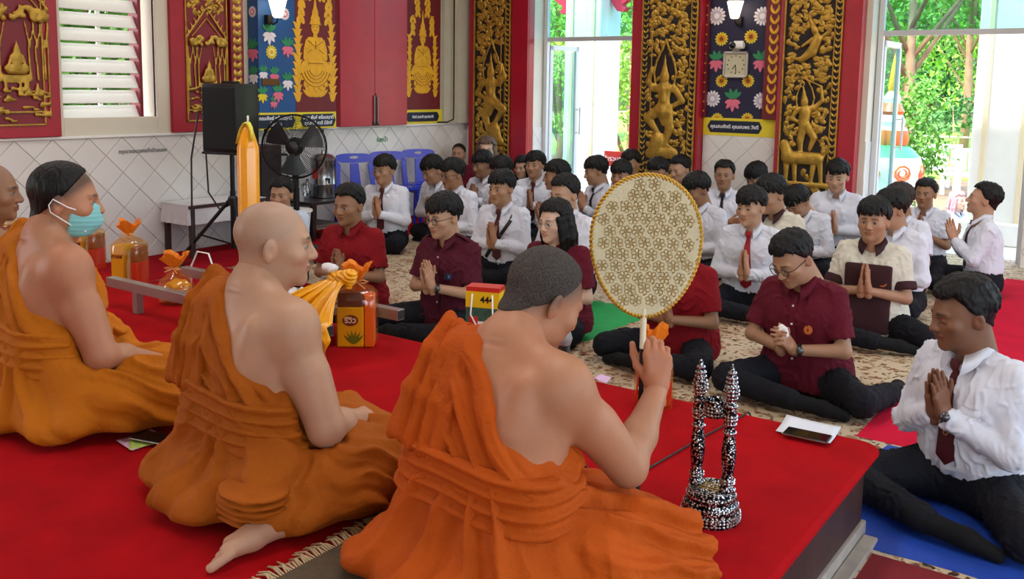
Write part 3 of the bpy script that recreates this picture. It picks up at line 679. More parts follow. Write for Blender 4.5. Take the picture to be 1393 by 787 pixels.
fside = lambda u, v, d: (u, y_a - .001 - d, v)
sx = lambda px, py: float(aty(px, py, y_a)[0]); sz = lambda px, py: float(aty(px, py, y_a)[2])
flower_set(pl, [('disc', WX + .075, sz(343, 16), .055), ('pink', WX + .07, sz(343, 70), .12), ('white', WX + .075, sz(346, 104), .1), ('gold', WX + .07, sz(346, 138), .08)], fside)
plaque(pl, yp(373), LEDGE + .105, (y_b - y_a) * 1.0, .13, fr_left(XP + .006), ['คณะศิษย์ พร้อมญาติ', 'ร่วมบุญ'], .05, t_left(XP + .0125))
plaque(pl, (y_b + y_c) / 2 + .02, LEDGE + .105, (y_c - y_b) * .82, .13, fr_left(XP + .006), ['ผดุง พันธ์ พร้อมญาติ', 'คุณภาคี ภาดี มีสิทธิ์'], .05, t_left(XP + .0125))
bx = MB(); bx.box((XP, yp(356, 112), zp(370, 116)), (XP + .01, yp(380, 112), zp(370, 107)), .002); bx.build('small_plate', mat('bronze_plate', '#6b4a22', .4, metal=.4), pl)
def worshipper(parent, uc, v0, s, fr, u0, u1, vtop, mgold):
    """painted gold celestial in prayer on a lotus skirt, with flame scrolls round it"""
    mb = MB()
    for r, k in ((.2, 9), (.165, 8), (.13, 7)):          # skirt of petals
        for i in range(k): petal(mb, uc, v0 + .21 * s, math.pi * (1.04 + .92 * i / (k - 1)), r * s, .036 * s, fr, .003 + .001 * (.2 - r) * 20)
    disc(mb, uc, v0 + .2 * s, .17 * s, fr, 0, .0025, 20, .1 * s)
    q = lambda P, z: mb.prism([(uc + a * s, v0 + b * s) for a, b in P], 0, z, fr)
    q([(-.075, .24), (.075, .24), (.085, .34), (.1, .43), (.07, .46), (-.07, .46), (-.1, .43), (-.085, .34)], .005)
    q([(-.1, .44), (-.125, .36), (-.13, .28), (-.1, .27), (-.02, .36), (.0, .42), (-.03, .42), (-.075, .34)], .0065)
    q([(.1, .44), (.03, .42), (.0, .42), (.02, .36), (.1, .27), (.13, .28), (.125, .36)][::1], .0066)
    q([(-.022, .45), (.022, .45), (.02, .5), (-.02, .5)], .006); disc(mb, uc, v0 + .535 * s, .043 * s, fr, 0, .007, 16, .055 * s)
    q([(-.06, .56), (.06, .56), (.045, .6), (.05, .61), (.03, .64), (.032, .66), (.014, .7), (.0, .82), (-.014, .7), (-.032, .66), (-.03, .64), (-.05, .61), (-.045, .6)], .0075)
    o = mb.build('gilt_figure', mgold, parent)
    ln = MB()
    for r in (.075, .1, .13, .16):
        ln.tube([fr(uc + r * s * math.cos(a), v0 + (.22) * s + r * s * math.sin(a), .0085) for a in np.linspace(math.pi * 1.1, math.pi * 1.9, 12)], .0035 * s, 4)
    for pts in ([(-.03, .54), (-.012, .54)], [(.012, .54), (.03, .54)], [(-.012, .512), (.012, .512)], [(-.07, .56), (.07, .56)], [(-.08, .43), (0, .38), (.08, .43)], [(0, .36), (0, .43)], [(-.09, .33), (-.04, .36)], [(.09, .33), (.04, .36)], [(-.08, .25), (.08, .25)]):
        ln.tube([fr(uc + a * s, v0 + b * s, .0085) for a, b in pts], .003 * s, 4)
    ln.build('drawn_lines', M_goldd, o)
    mb = MB(); hw = (u1 - u0) / 2; v = v0 - .06 * s; i = 0
    while v < vtop:
        for sg in (-1, 1):
            f_ = (v - v0) / s; rin = (.2 if f_ < .3 else .15 if f_ < .5 else .09 if f_ < .72 else .02) * s
            for k in range(2):
                u = uc + sg * min(hw * .86, rin + .02 + k * .06 * s + RND.uniform(0, .02))
                if abs(u - uc) < hw * .9: leaf(mb, u, v, math.pi / 2 + sg * (-.35 + .5 * k), .1 * s * RND.uniform(.9, 1.2), .02 * s, sg * (1.5 if k else -1.2), .004, fr, 5)
        v += .062 * s; i += 1
    for sg in (-1, 1):
        for k in range(4): leaf(mb, uc, v0 - .02 * s + k * .01, math.pi / 2 - sg * (.6 + .35 * k), .15 * s, .026 * s, sg * 1.2, .004, fr, 6)
    o = mb.build('gilt_scroll', mgold, parent); o['kind'] = 'stuff'
worshipper(pl, (y_b + y_c) / 2 - .01, zp(427, 128), 1.25, fr_left(XP + .004), y_b, y_c, 3.1, M_goldp)
p = atx(372, 20, XP + .1); wall_lamp((XP + .03, p[1], p[2]), (1, 0), 'lit lantern lamp on the blue flowered pilaster')
# closed red shutters of the second window
y_d, y_e = yl(463, 110, WX + .09), yl(554, 110, WX + .09)
cs_ = empty('closed_shutter', label='pair of plain closed red shutters with a steel bolt above the blue chairs', cat='shutter')
ym = yl(510, 100, WX + .09)
MB().box((WX, y_d, LEDGE + .022), (WX + .09, ym - .002, 3.1), .005).build('shutter_board', mat('rose_lacquer', '#b3263c', .32, vary=.1, vscale=5, bump=.06, bscale=10), cs_)
MB().box((WX, ym + .002, LEDGE + .022), (WX + .09, y_e, 3.1), .005).build('shutter_board', MATS['rose_lacquer'], cs_)
MB().tube([(WX + .1, ym - .02, LEDGE + .05), (WX + .1, ym - .02, LEDGE + .36)], .011, 8).tube([(WX + .1, ym + .035, LEDGE + .05), (WX + .1, ym + .035, LEDGE + .34)], .009, 8).build('bolt', mat('worn_steel', '#8c8a88', .3, metal=.9), cs_)
MB().box((WX + .088, ym - .045, LEDGE + .03), (WX + .094, ym + .06, LEDGE + .07)).box((WX + .088, ym - .0, LEDGE + .03), (WX + .095, ym + .016, LEDGE + .38)).build('bolt_plate', M_black, cs_)
# second painting and cream corner pilaster
y_f = yl(599, 100, WX + .03)
pp = MB().box((WX, y_e + .002, LEDGE + .022), (WX + .03, y_f, 3.2)).build('painted_board', M_maroonp); tag(pp, 'maroon board with a painted gold praying celestial next to the corner pillar', 'painting')
MB().box((WX, y_e + .003, LEDGE + .023), (WX + .034, y_f + .03, LEDGE + .19)).build('painted_band', M_yel, pp)
worshipper(pp, (y_e + y_f) / 2, zl(575, 124, WX + .03), 1.15, fr_left(WX + .031), y_e + .06, y_f - .06, 3.1, M_goldp)
plaque(pp, (y_e + y_f) / 2 + .005, LEDGE + .105, (y_f - y_e) * .84, .11, fr_left(WX + .034), ['พันธ์ สมชาติ คุณประวัติ'], .042, t_left(WX + .0405))
ps = MB().box((WX, y_f + .05, LEDGE + .022), (WX + .05, y_f + .26, 4.2)).box((WX, y_f + .26, LEDGE + .022), (WX + .09, WY, 4.2)).build('trim_3', mat('pale_plaster', '#c9c3ae', .7, vary=.05)); struct(ps)
# cable down the corner pilaster
yc_ = yl(617, 100, WX + .1)
tag(MB().tube([(WX + .1, yc_, 3.2), (WX + .1, yc_ + .01, LEDGE + .2), (WX + .105, yc_, LEDGE + .07), (WX + .09, yc_ - .1, LEDGE + .034), (WX + .06, yc_ - .25, LEDGE + .036)], .009, 6).build('cable', mat('black_rubber', '#141414', .6), smooth=True), 'black cable hanging down the cream corner pillar onto the ledge', 'cable')
# notices stuck on the tiles
for px, py, txt, mm, lb in ((195, 205, 'กรุณาถอดรองเท้าด้านนอก', mat('faded_ink', '#6a6a70', .7), 'faded lettering strip on the white tiles under the louvred window'), (520, 190, 'ห้องน้ำ', mat('green_ink', '#2f8a5a', .7), 'small green lettering sticker on the tiles above the blue chairs')):
    p = atx(px, py, WX + .024); me = text_mesh(txt, .045 if px < 300 else .07, bold=.001); me.transform(Matrix(((0, 0, 1, 0), (1, 0, 0, 0), (0, 1, 0, 0), (0, 0, 0, 1)))); me.materials.clear()
    o = link('wall_lettering', me, None, mm); o.location = p; tag(o, lb, 'sticker')

# ---- doors: aluminium frames with an opened glazed leaf
def glass_mat():
    m = bpy.data.materials.new('tinted_glass'); m.use_nodes = True; t = NT(m); t.n.remove(t.n['Principled BSDF']); out = t.n['Material Output']
    tr = t.new('ShaderNodeBsdfTransparent'); tr.inputs[0].default_value = (.62, .84, .86, 1); gl = t.new('ShaderNodeBsdfGlossy'); gl.inputs['Roughness'].default_value = .03; gl.inputs[0].default_value = (.9, .97, 1, 1)
    mx = t.new('ShaderNodeMixShader'); mx.inputs[0].default_value = .07; t.link(tr.outputs[0], mx.inputs[1]); t.link(gl.outputs[0], mx.inputs[2]); t.link(mx.outputs[0], out.inputs[0]); return m
M_glass = glass_mat()
M_alub = mat('aluminium_shade', '#c3c6ca', .45, metal=.2)
for n_, (d, lw, la_) in enumerate((((DR1), .52, 79), ((DR2), .62, 89))):
    e = empty('door_%d' % (n_ + 1)); e['kind'] = 'structure'; ya = WY + .2
    MB().box((d[0] + .01, ya, 0), (d[0] + .06, ya + .06, 3.2), .004).build('door_frame', M_alu, e); MB().box((d[1] - .06, ya, 0), (d[1] - .01, ya + .06, 3.2), .004).build('door_frame', M_alu, e)
    MB().box((d[0] + .06, ya, 2.09), (d[1] - .06, ya + .06, 2.14), .004).build('transom', M_alub, e)
    MB().box((d[0] + .06, ya + .025, 2.14), (d[1] - .06, ya + .031, 3.2)).build('transom_pane', M_glass, e)
    lf = empty('door_leaf', (d[0] + .07, ya + .06, 0), math.radians(la_)); lf.parent = e
    for a in ((0, 0, .055, 2.05), (lw - .055, 0, lw, 2.05), (0, 0, lw, .1), (0, 1.97, lw, 2.05)): MB().box((a[0], 0, a[1] + .02), (a[2], .04, a[3]), .004).build('leaf_frame', M_alu, lf)
    MB().box((.05, .017, .1), (lw - .05, .023, 1.98)).build('leaf_pane', M_glass, lf)
    MB().tube([(lw - .03, -.06, .95), (lw - .03, -.06, 1.3)], .012, 8).tube([(lw - .03, 0, .98), (lw - .03, -.06, .98)], .008, 6).tube([(lw - .03, 0, 1.27), (lw - .03, -.06, 1.27)], .008, 6).build('door_handle', M_alu, lf)
# red half columns beside the doorway openings
for x, nm in ((U(716) - .03, 'trim_4'), (U(1168) - .03, 'trim_5')):
    o = MB().lathe([(.034, 0), (.034, 3.2)], (x, YF + .05, 0), 16).build(nm, M_red, smooth=True, sharp=40); struct(o)
# ------------------------------------------------------------------ outside: porch columns, garden, trees
M_soil = mat('garden_soil', '#6a5a44', .95, bump=.5, bscale=12, vary=.3, vscale=1.5)
M_grass = mat('lawn_green', '#5f8a2c', .95, bump=.4, bscale=30, vary=.3, vscale=2)
gd = MB().box((-40, WY + 1.8, -.5), (40, 70, -.35)).build('ground', M_soil); struct(gd)
gd2 = MB().box((-40, -10, -.5), (WX - .3, WY + 1.8, -.35)).build('ground_side', M_soil); struct(gd2); gd2.name = 'ground'
pf = MB().box((-9, WY + .28, -.35), (8, WY + 2.6, -.02)).build('porch_floor', mat('porch_tile', '#d8d2c8', .5, vary=.05)); struct(pf)
lw_ = MB().box((-30, WY + 13, -.35), (40, 70, -.33)).build('lawn', M_grass); struct(lw_)
M_col = mat('white_column', '#f2efe8', .6, vary=.03); M_colc = mat('cream_band', '#ecd9b4', .6)
M_coral = mat('coral_paint', '#e0304a', .5)
def porch_column(px, w, y, label):
    x = float(aty(px, 120, y)[0]); e = empty('porch_column', (x, y, 0), label=label, cat='column')
    MB().box((-w / 2, -w / 2, -.35), (w / 2, w / 2, 4.4), .02).build('shaft', M_col, e)
    for s in (-1, 1):
        MB().box((s * w * .3 - .025, -w / 2 - .02, -.02), (s * w * .3 + .025, -w / 2 + .01, 4.4), .006).build('moulding', M_colc, e)
    MB().box((-w / 2 - .05, -w / 2 - .05, -.02), (w / 2 + .05, w / 2 + .05, .22), .02).build('column_base', M_col, e)
    # curled eave brackets either side of the head
    z = 2.62
    for s in (-1, 1):
        o = [(0, .5), (.0, .15), (.06, .02), (.12, -.05), (.2, -.06), (.26, 0), (.21, -.01), (.19, .04), (.25, .08), (.33, .14), (.4, .25), (.46, .5)]
        MB().prism([(s * (w / 2 + a), z + b) for a, b in o], -.06, .06, lambda a, b, c: (a, c, b)).build('curled_bracket', M_coral, e)
    return e
porch_column(805, .56, WY + 1.9, 'white porch column with coral brackets outside the first doorway')
porch_column(1376, .60, WY + 1.7, 'white porch column with cream mouldings outside the second doorway')
#ro_ = MB().box((-12, WY + .28, 4.4), (10, WY + 2.7, 4.6)).build('porch_ceiling', M_col); struct(ro_)
ro_ = MB().box((WX - 2.0, -6, 4.2), (WX - .3, WY + .3, 4.4)).build('sun_block_eave', M_col); struct(ro_)  # unseen eave, added to keep the sun out of the louvred window
M_bark = mat('bark', '#8a7358', .9, bump=.5, bscale=25, vary=.25, vscale=5)
LM = [mat('leaf_mid', '#4f8a28', .6, vary=.3, vscale=1.2), mat('leaf_light', '#7aae36', .6, vary=.3, vscale=1.2), mat('leaf_deep', '#34692c', .6, vary=.3, vscale=1.2)]
for m_ in LM:
    m_.node_tree.nodes['Principled BSDF'].inputs['Transmission Weight'].default_value = .0
def tree(x, y, h, trunk_h, cr, nleaf, lm, label, seed, tr=.16, size=.16, z0=-.35, low=None, name='tree'):
    r = np.random.RandomState(seed); e = empty(name, (x, y, z0), label=label, cat='tree' if name == 'tree' else 'shrub', group='trees and shrubs outside the doors')
    mb = MB()
    mb.tube([(0, 0, 0), (.05 * r.randn(), .05, trunk_h * .5), (.1 * r.randn(), .0, trunk_h), (.2 * r.randn(), .1, h * .8)], [tr, tr * .85, tr * .7, tr * .25], 8)
    for i in range(6):
        a = r.rand() * 6.3; b = trunk_h * (.7 + .5 * r.rand()); mb.tube([(0, 0, b), (cr * .4 * math.cos(a), cr * .4 * math.sin(a), b + .35 * h * .4), (cr * .8 * math.cos(a), cr * .8 * math.sin(a), b + .3 * h)], [tr * .4, tr * .28, tr * .1], 5)
    mb.build('trunk', M_bark, e, True)
    # leaves: clumps of quads
    nc = max(6, nleaf // 60); c = r.randn(nc, 3); c /= np.linalg.norm(c, axis=1, keepdims=True); c *= (r.rand(nc, 1) ** .45)
    zc = (trunk_h if low is None else low); c = c * [cr, cr, (h - zc) / 2] + [0, 0, (h + zc) / 2]
    k = nleaf // nc; pos = (c[:, None, :] + r.randn(nc, k, 3) * cr * .13).reshape(-1, 3); n = len(pos)
    d = r.randn(n, 3); d[:, 2] -= .5; d /= np.linalg.norm(d, axis=1, keepdims=True); s = np.cross(d, r.randn(n, 3)); s /= np.linalg.norm(s, axis=1, keepdims=True) + 1e-6
    L = size * (.6 + .8 * r.rand(n, 1)); V = np.stack([pos, pos + d * L * .5 + s * L * .24, pos + d * L, pos + d * L * .5 - s * L * .24], 1).reshape(-1, 3)
    o = link('crown', mesh_np('crown', V, np.arange(4 * n).reshape(-1, 4)), e, lm); o['kind'] = 'stuff'
    return e
def tx(px, y, py=120): return float(aty(px, py, y)[0])
T = [(1232, 18.2, 9, 2.6, 2.2, 9000, 1, .115, 'feathery light green tree with a knotty trunk behind the opened door leaf'), (1190, 33, 11, 1.0, 2.8, 11000, 0, .2, 'broad green tree behind the painted urn ornament'), (1316, 25.5, 10, 3.4, 2.3, 12000, 0, .15, 'leaning green tree beyond the white garden table'),
     (1350, 41.5, 11, .8, 2.8, 11000, 1, .24, 'pale green tree partly hidden by the second porch column'), (1265, 51, 13, .5, 3.9, 15000, 2, .32, 'deep green tree filling the far garden'), (1190, 63, 14, .5, 3.2, 9000, 2, .36, 'dark green far tree behind the first garden row'), (1400, 63, 14, .5, 3.2, 9000, 2, .36, 'dark green far tree beside the white column'),
     (760, 21, 9, .6, 2.2, 12000, 1, .13, 'light green tree seen through the glazed door leaf'), (862, 15.2, 7, .4, 1.6, 12000, 1, .1, 'bright yellow-green tree between the first column and the doorway edge'), (800, 31, 12, .4, 4., 16000, 0, .2, 'tall green tree behind the first porch column')]
for i, (px, y, h, th_, cr, nl, li, ls, lb) in enumerate(T): tree(tx(px, y), y, h, th_, cr, nl, LM[li], lb, i + 3, size=ls, tr=.12)
p = atz(1297, 236, -.35); tree(p[0], p[1], 2.0, .35, 1.2, 700, LM[2], 'small thin-leaved bush with many stems on bare soil', 40, .04, .13, name='shrub', low=.8)
tree(tx(1222, 14.2), 14.2, 2.3, .2, .75, 4200, LM[0], 'leafy shrub with yellow flowers beside the urn ornament', 41, .03, .08, name='shrub', low=.2)
tree(-10.2, 5.9, 5., .3, 1.4, 5200, LM[0], 'green tree outside the louvred window', 42, .1, .2, low=.2); tree(-10.2, 10.3, 5., .3, 1.4, 3000, LM[1], 'light green tree beyond the louvred window', 43, .1, .2, low=.2)
# white garden table and bench
M_plastic = mat('white_plastic', '#f1f1ee', .4)
def garden_seat(px, py, rz, label):
    p = atz(px, py, -.35); e = empty('garden_chair', (p[0], p[1], -.35), rz, label, 'chair')
    MB().box((-.5, -.25, .38), (.5, .25, .43), .01).build('seat', M_plastic, e)
    for i in range(5): MB().box((-.5 + i * .205, -.27, .5), (-.35 + i * .205, -.24, .85), .008).build('back_slat', M_plastic, e)
    MB().box((-.52, -.28, .82), (.52, -.23, .9), .01).build('top_rail', M_plastic, e)
    for sx_ in (-.44, .44):
        for sy in (-.2, .2): MB().box((sx_ - .03, sy - .03, 0), (sx_ + .03, sy + .03, .38 if sy > 0 else .85), .006).build('leg', M_plastic, e)
garden_seat(1262, 256, .5, 'white plastic garden seat behind the student with folded hands'); garden_seat(1318, 266, .9, 'white plastic garden seat beside the porch column')
# painted urn ornament with pointed top
p = aty(1207, 240, 11.9); e = empty('urn_ornament', (p[0], p[1], -.02), label='painted white, orange and green urn with gilded spire beside the door leaf', cat='ornament')
M_or = mat('orange_glaze', '#e0642a', .35); M_gr = mat('green_glaze', '#3f9a6a', .35); M_wg = mat('white_glaze', '#f3efe6', .3)
mb = MB()
seg = [([(.26, 0), (.3, .06), (.3, .3), (.24, .34)], 0), ([(.24, .34), (.36, .5), (.4, .66), (.36, .8)], 0), ([(.36, .8), (.26, .9), (.2, .94)], 2), ([(.2, .94), (.22, 1.0), (.2, 1.12)], 1), ([(.2, 1.12), (.15, 1.16), (.17, 1.22), (.13, 1.3)], 0), ([(.13, 1.3), (.15, 1.34), (.09, 1.44)], 1), ([(.09, 1.44), (.1, 1.5), (.05, 1.58)], 0), ([(.05, 1.58), (.06, 1.62), (.025, 1.9), (0, 2.05)], 3)]
for pr, mi in seg: mb.cur = mi; mb.lathe(pr, n=20)
mb.build('urn_body', [M_wg, M_or, M_gr, M_goldp], e, True, 40)
mb = MB()
for k in range(7):
    a = 2 * math.pi * k / 7; c, s_ = math.cos(a), math.sin(a)
    for r_, zz_ in ((.09, .62), (.05, .62)): mb.tube([(.385 * c - s_ * r_ * math.cos(b), .385 * s_ + c * r_ * math.cos(b), zz_ + r_ * math.sin(b)) for b in np.linspace(0, 2 * math.pi, 10)[:-1]], .014, 5, closed=True)
mb.build('painted_rings', M_or, e)['kind'] = 'stuff'
# red notice board, wire
p = aty(836, 216, 10.9); sb = MB().box((p[0] - .16, 10.9, p[2] - .1), (p[0] + .2, 10.93, p[2] + .1), .004).build('notice_board', mat('notice_red', '#c0281e', .6)); tag(sb, 'small red notice board with pale lettering outside the first doorway', 'sign')
MB().box((p[0] - .15, 10.91, -.02), (p[0] - .12, 10.93, p[2] - .09)).box((p[0] + .16, 10.91, -.02), (p[0] + .19, 10.93, p[2] - .09)).build('post', M_white, sb)
text('lettering', 'สำรวมกาย', .09, M_letter, sb, t_back(10.895)(p[0] + .02, p[2]))
a, b = aty(1175, 178, 15.), aty(1340, 188, 15.); tag(MB().tube([tuple(a), tuple((a + b) / 2 - np.array([0, 0, .02])), tuple(b)], .012, 5).build('garden_rope', M_white), 'pale rope stretched across the garden beyond the second doorway', 'rope')
# ------------------------------------------------------------------ people
M_skin = mat('skin', '#b98a68', .48, attr=True, vary=.06, vscale=14, bump=.05, bscale=160, spec=.4)
M_hair = mat('black_hair', '#060505', .5, bump=.7, bscale=90, spec=.28, stretch=(1, 1, .25), vary=.2, vscale=30)
def lin(h): return np.array(rgb(h)[:3])
TONES = {'tan': lin('#a67d61'), 'mid': lin('#91694e'), 'deep': lin('#77513b'), 'fair': lin('#b38b70'), 'pale': lin('#cba892'), 'rosy': lin('#b07a5c')}
_HC = {}
def head_shape(res, var=0, fat=1.):
    key = (res, var, fat)
    if key in _HC: return _HC[key]
    r = np.random.RandomState(50 + var); j = lambda s: r.uniform(-s, s)
    g = SDF((-.115, -.135, -.215), (.115, .145, .14), res)
    g.ell((0, -.014, .034), (.076, .097, .085), 0); g.ell((0, .03, -.018), (.0645 * fat, .067, .086), .03); g.ell((0, .026, -.066), (.053 * fat + j(.003), .058, .046), .03)
    g.ell((0, .078, -.093 + j(.003)), (.022, .017, .018), .025); g.cone((0, -.03, -.05), (0, -.045, -.21), .056 * fat, .06 * fat, .03); g.cone((0, .0, -.07), (0, -.02, -.2), .045 * fat, .05, .03)
    for s in (-1, 1):
        g.ell((s * .044, .06, -.022), (.024 * fat, .022, .02), .022); g.cone((s * .012, .09, .021), (s * .043, .078, .024), .009, .008, .012)
        g.ell((s * .0315, .1, .003), (.021, .0145, .0125), .012, 's'); g.ell((s * .0315, .0785, .002), (.0165, .0125, .0115), .004)
        g.ell((s * .0122, .1, -.03), (.0095 + j(.001), .0105, .008), .006)
        g.ell((s * .08, -.012, -.008), (.0085, .02, .033), .006, R=rotm('Z', s * .45)); g.ell((s * .09, -.004, -.005), (.007, .011, .017), .005, 's')
    g.cone((0, .088, .016), (0, .111 + j(.002), -.025), .0075, .0115, .012); g.ell((0, .108, -.028), (.0115, .0095, .0095), .006)
    g.ell((0, .0925, -.0525), (.0245, .0115, .006), .006); g.ell((0, .0925, -.0635), (.0205, .0115, .0075), .006); g.cone((-.024, .104, -.0578), (.024, .104, -.0578), .0022, .0022, .004, 's')
    V, Q = g.nets(); V = relax(V, Q, 1, .35); _HC[key] = (V, Q); return V, Q
def face_colour(V, tone, eyes='open', scalp=None, beard=0., lips=1.):
    x, y, z = np.abs(V[:, 0]), V[:, 1], V[:, 2]; C = np.tile(tone, (len(V), 1)).astype(np.float64)
    def mixin(m, c, a=1.): C[:] = C * (1 - (m * a)[:, None]) + np.asarray(c) * (m * a)[:, None]
    sm = lambda d, w: np.clip(.5 - d / w, 0, 1)
    cheek = sm(np.sqrt((x - .042) ** 2 + (z + .03) ** 2) - .012, .04) * (y > .03); mixin(cheek, tone * [1.12, .86, .82], .45)
    mixin(sm(np.sqrt((x / .9) ** 2 + (z + .028) ** 2) - .008, .02) * (y > .09), tone * [1.1, .84, .8], .45)
    mixin(sm(np.abs(x - .082) - .005, .01) * (np.abs(z + .005) < .04), tone * [1.1, .82, .76], .4)
    lip = sm(np.maximum(np.abs(z + .058) - .0105 * np.sqrt(np.clip(1 - (x / .026) ** 2, 0, 1)), x - .026), .004) * (y > .07); mixin(lip, tone * [.86, .52, .5] * lips, .8)
    mixin(sm(np.maximum(np.abs(z + .0578) - .0012, x - .023), .003) * (y > .07), tone * .25, .8)
    br = np.abs(z - (.027 - .10 * np.clip(x - .03, 0, 1) * (x - .03) * 8)) - .0042 * np.clip((.054 - x) / .02, .3, 1); mixin(sm(br, .004) * sm(np.abs(x - .032) - .021, .006) * (y > .04), (.012, .009, .008), .85)
    ex = (x - .0315) / .0165; ez = (z - .002) / (.0058 if eyes == 'open' else .0028); e2 = ex ** 2 + ez ** 2
    if eyes == 'open':
        mixin(sm(e2 - 1, .5) * (y > .05), (.34, .30, .27)); mixin(sm(np.sqrt((x - .031) ** 2 + (z - .002) ** 2) - .0068, .003) * (y > .05) * (e2 < 1.3), (.012, .008, .006))
    lash = np.abs(z - (.0072 if eyes == 'open' else -.001) + .006 * ex ** 2) - .0013; mixin(sm(lash, .0035) * (np.abs(ex) < 1.15) * (y > .05), (.015, .01, .01), .9)
    mixin(sm(np.sqrt((x - .008) ** 2 + (z + .036) ** 2) - .003, .003) * (y > .09), tone * .2, .6)
    if beard: mixin(sm(np.abs(z + .085) - .03, .02) * (y > .0) * (1 - lip), tone * [.55, .55, .58], beard)
    if scalp is not None:
        wd_ = scalp[2] if len(scalp) > 2 else .022; off = scalp[3] if len(scalp) > 3 else .012; sc = sm(-(z - (off + .78 * y)), wd_); mixin(sc * np.clip((z + .125) / .04, 0, 1), scalp[0], scalp[1])
    return C
def hair_shape(style, seed, res):
    key = ('h', style, seed, res)
    if key in _HC: return _HC[key]
    r = np.random.RandomState(900 + seed); g = SDF((-.135, -.155, -.30 if style in ('long', 'bob') else -.15), (.135, .145, .165), res)
    th = {'crew': .007, 'short': .017, 'mop': .021, 'fringe': .019, 'long': .018, 'bob': .022, 'receding': .008}[style]
    g.ell((0, -.014, .034 + th * .45), (.076 + th * .85, .097 + th * .75, .085 + th), 0)
    sl, z0 = {'crew': (.9, .01), 'short': (.78, .012), 'mop': (.62, .006), 'fringe': (.6, .006), 'long': (.72, .0), 'bob': (.66, .0), 'receding': (1.25, .012)}[style]
    g.cone((0, -.036, -.03), (0, -.043, -.095 if style != 'receding' else -.08), .0605, .0595, .02)
    g.plane((0, 0, z0), (0, sl, -1), .012)
    g.plane((0, -.06, -.088), (0, -.25, -1), .01); g.plane((0, -.03, -.03), (0, 1.2, -.8), .01)
    if style != 'crew' and style != 'receding':
        # locks that follow the skull from the whorl outwards
        def sk(a, t, o): # a: azimuth (0 = front), t: polar 0 top..1 low
            th_ = t * 1.75; return np.array([(.076 + o) * math.sin(th_) * math.sin(a), -.014 + (.097 + o) * math.sin(th_) * math.cos(a), .034 + (.085 + o) * math.cos(th_)])
        for i in range(120 if res < .006 else 60):
            a = r.uniform(-math.pi, math.pi); fr_ = math.cos(a); lo = (.80 if abs(a) > 2 else .66)
            end = {'short': .60 if fr_ > .3 else (.72 if fr_ > -.3 else .98), 'mop': .80 if fr_ > .2 else (.86 if fr_ > -.4 else 1.05), 'fringe': .86 if fr_ > .25 else (.88 if fr_ > -.4 else 1.05), 'long': .62 if fr_ > .3 else .95, 'bob': .66 if fr_ > .3 else 1.0}[style]
            t0 = r.uniform(.12, .5); t1 = end * r.uniform(.88, 1.06); tw = r.uniform(-.35, .35); o = th * r.uniform(.75, 1.2); rad = r.uniform(.007, .013)
            n = 3
            for q in range(n):
                u0, u1 = t0 + (t1 - t0) * q / n, t0 + (t1 - t0) * (q + 1) / n
                g.cone(sk(a + tw * q / n, u0, o), sk(a + tw * (q + 1) / n, u1, o * (1 - .15 * (q + 1) / n)), rad * (1 - .22 * q), rad * (1 - .22 * (q + 1)), .006)
    if style in ('long', 'bob'):
        zb = -.27 if style == 'long' else -.15
        for i in range(46):
            a = r.uniform(.95, 2 * math.pi - .95) if style == 'long' else r.uniform(.8, 2 * math.pi - .8)
            b = np.array([.084 * math.sin(a), -.014 + .1 * math.cos(a), .03]); e = np.array([.088 * math.sin(a) * r.uniform(.85, 1.1), -.03 + .095 * math.cos(a) - .015, zb * r.uniform(.85, 1.)]); m_ = (b + e) / 2 + [.012 * math.sin(a), .008 * math.cos(a), .02]
            g.cone(b, m_, .016, .014, .008); g.cone(m_, e, .014, .006, .008)
        g.ell((0, .075, -.05), (.062, .08, .085), .01, 's')
    V, Q = g.nets(); N = normals(V, Q); V = V + N * (wnoise(V * [1, 1, .35], seed, 190)[:, None] * (.0012 if style in ('crew', 'receding') else .0022)).astype(np.float32)
    _HC[key] = (V, Q); return V, Q
def hand_prims(g, A, side, curl=(.15, .15, .15, .2), thumb=(.25, .3), k=.007, s=1., spread=.05):
    """one hand in a frame A (4x4): x to the thumb side*side, y the palm normal, z along the fingers, origin at the wrist"""
    T = lambda p: (A @ np.array([p[0] * s * side, p[1] * s, p[2] * s, 1.]))[:3]
    bx = [.028, .0095, -.009, -.026]; ln = [.072, .08, .074, .058]; bz = [.088, .092, .088, .08]; rr = [.0088, .0092, .0088, .0076]
    for i in range(4):
        g.cone(T((bx[i] * .62, 0, .012)), T((bx[i], 0, bz[i])), .0155 * s, .0118 * s, .012 * s)
        p = np.array([bx[i], 0., bz[i]]); an = curl[i] * .6; sp = spread * (1.5 - i)
        for f, q in ((.45, 1.), (.31, .92), (.24, .82)):
            d = np.array([math.sin(sp) * math.cos(an), math.sin(an), math.cos(an) * math.cos(sp)]); e = p + d * ln[i] * f
            g.cone(T(p), T(e), rr[i] * q * 1.04 * s, rr[i] * q * .92 * s, .004 * s); p = e; an += curl[i]
    a, b = thumb; p0 = np.array([.02, .006, .022]); p1 = p0 + np.array([.028 * math.cos(b) + .004, .012 + .02 * math.sin(b), .032]); p2 = p1 + np.array([.016 * math.cos(a), .012 * math.sin(a + b), .03]); p3 = p2 + np.array([.004, .006 * math.sin(b), .026])
    g.cone(T(p0), T(p1), .0165 * s, .0125 * s, .01 * s); g.cone(T(p1), T(p2), .0115 * s, .0102 * s, .005 * s); g.cone(T(p2), T(p3), .0102 * s, .0078 * s, .004 * s)
    g.cone(T((0, 0, -.03)), T((0, 0, .02)), .0235 * s, .023 * s, .014 * s)
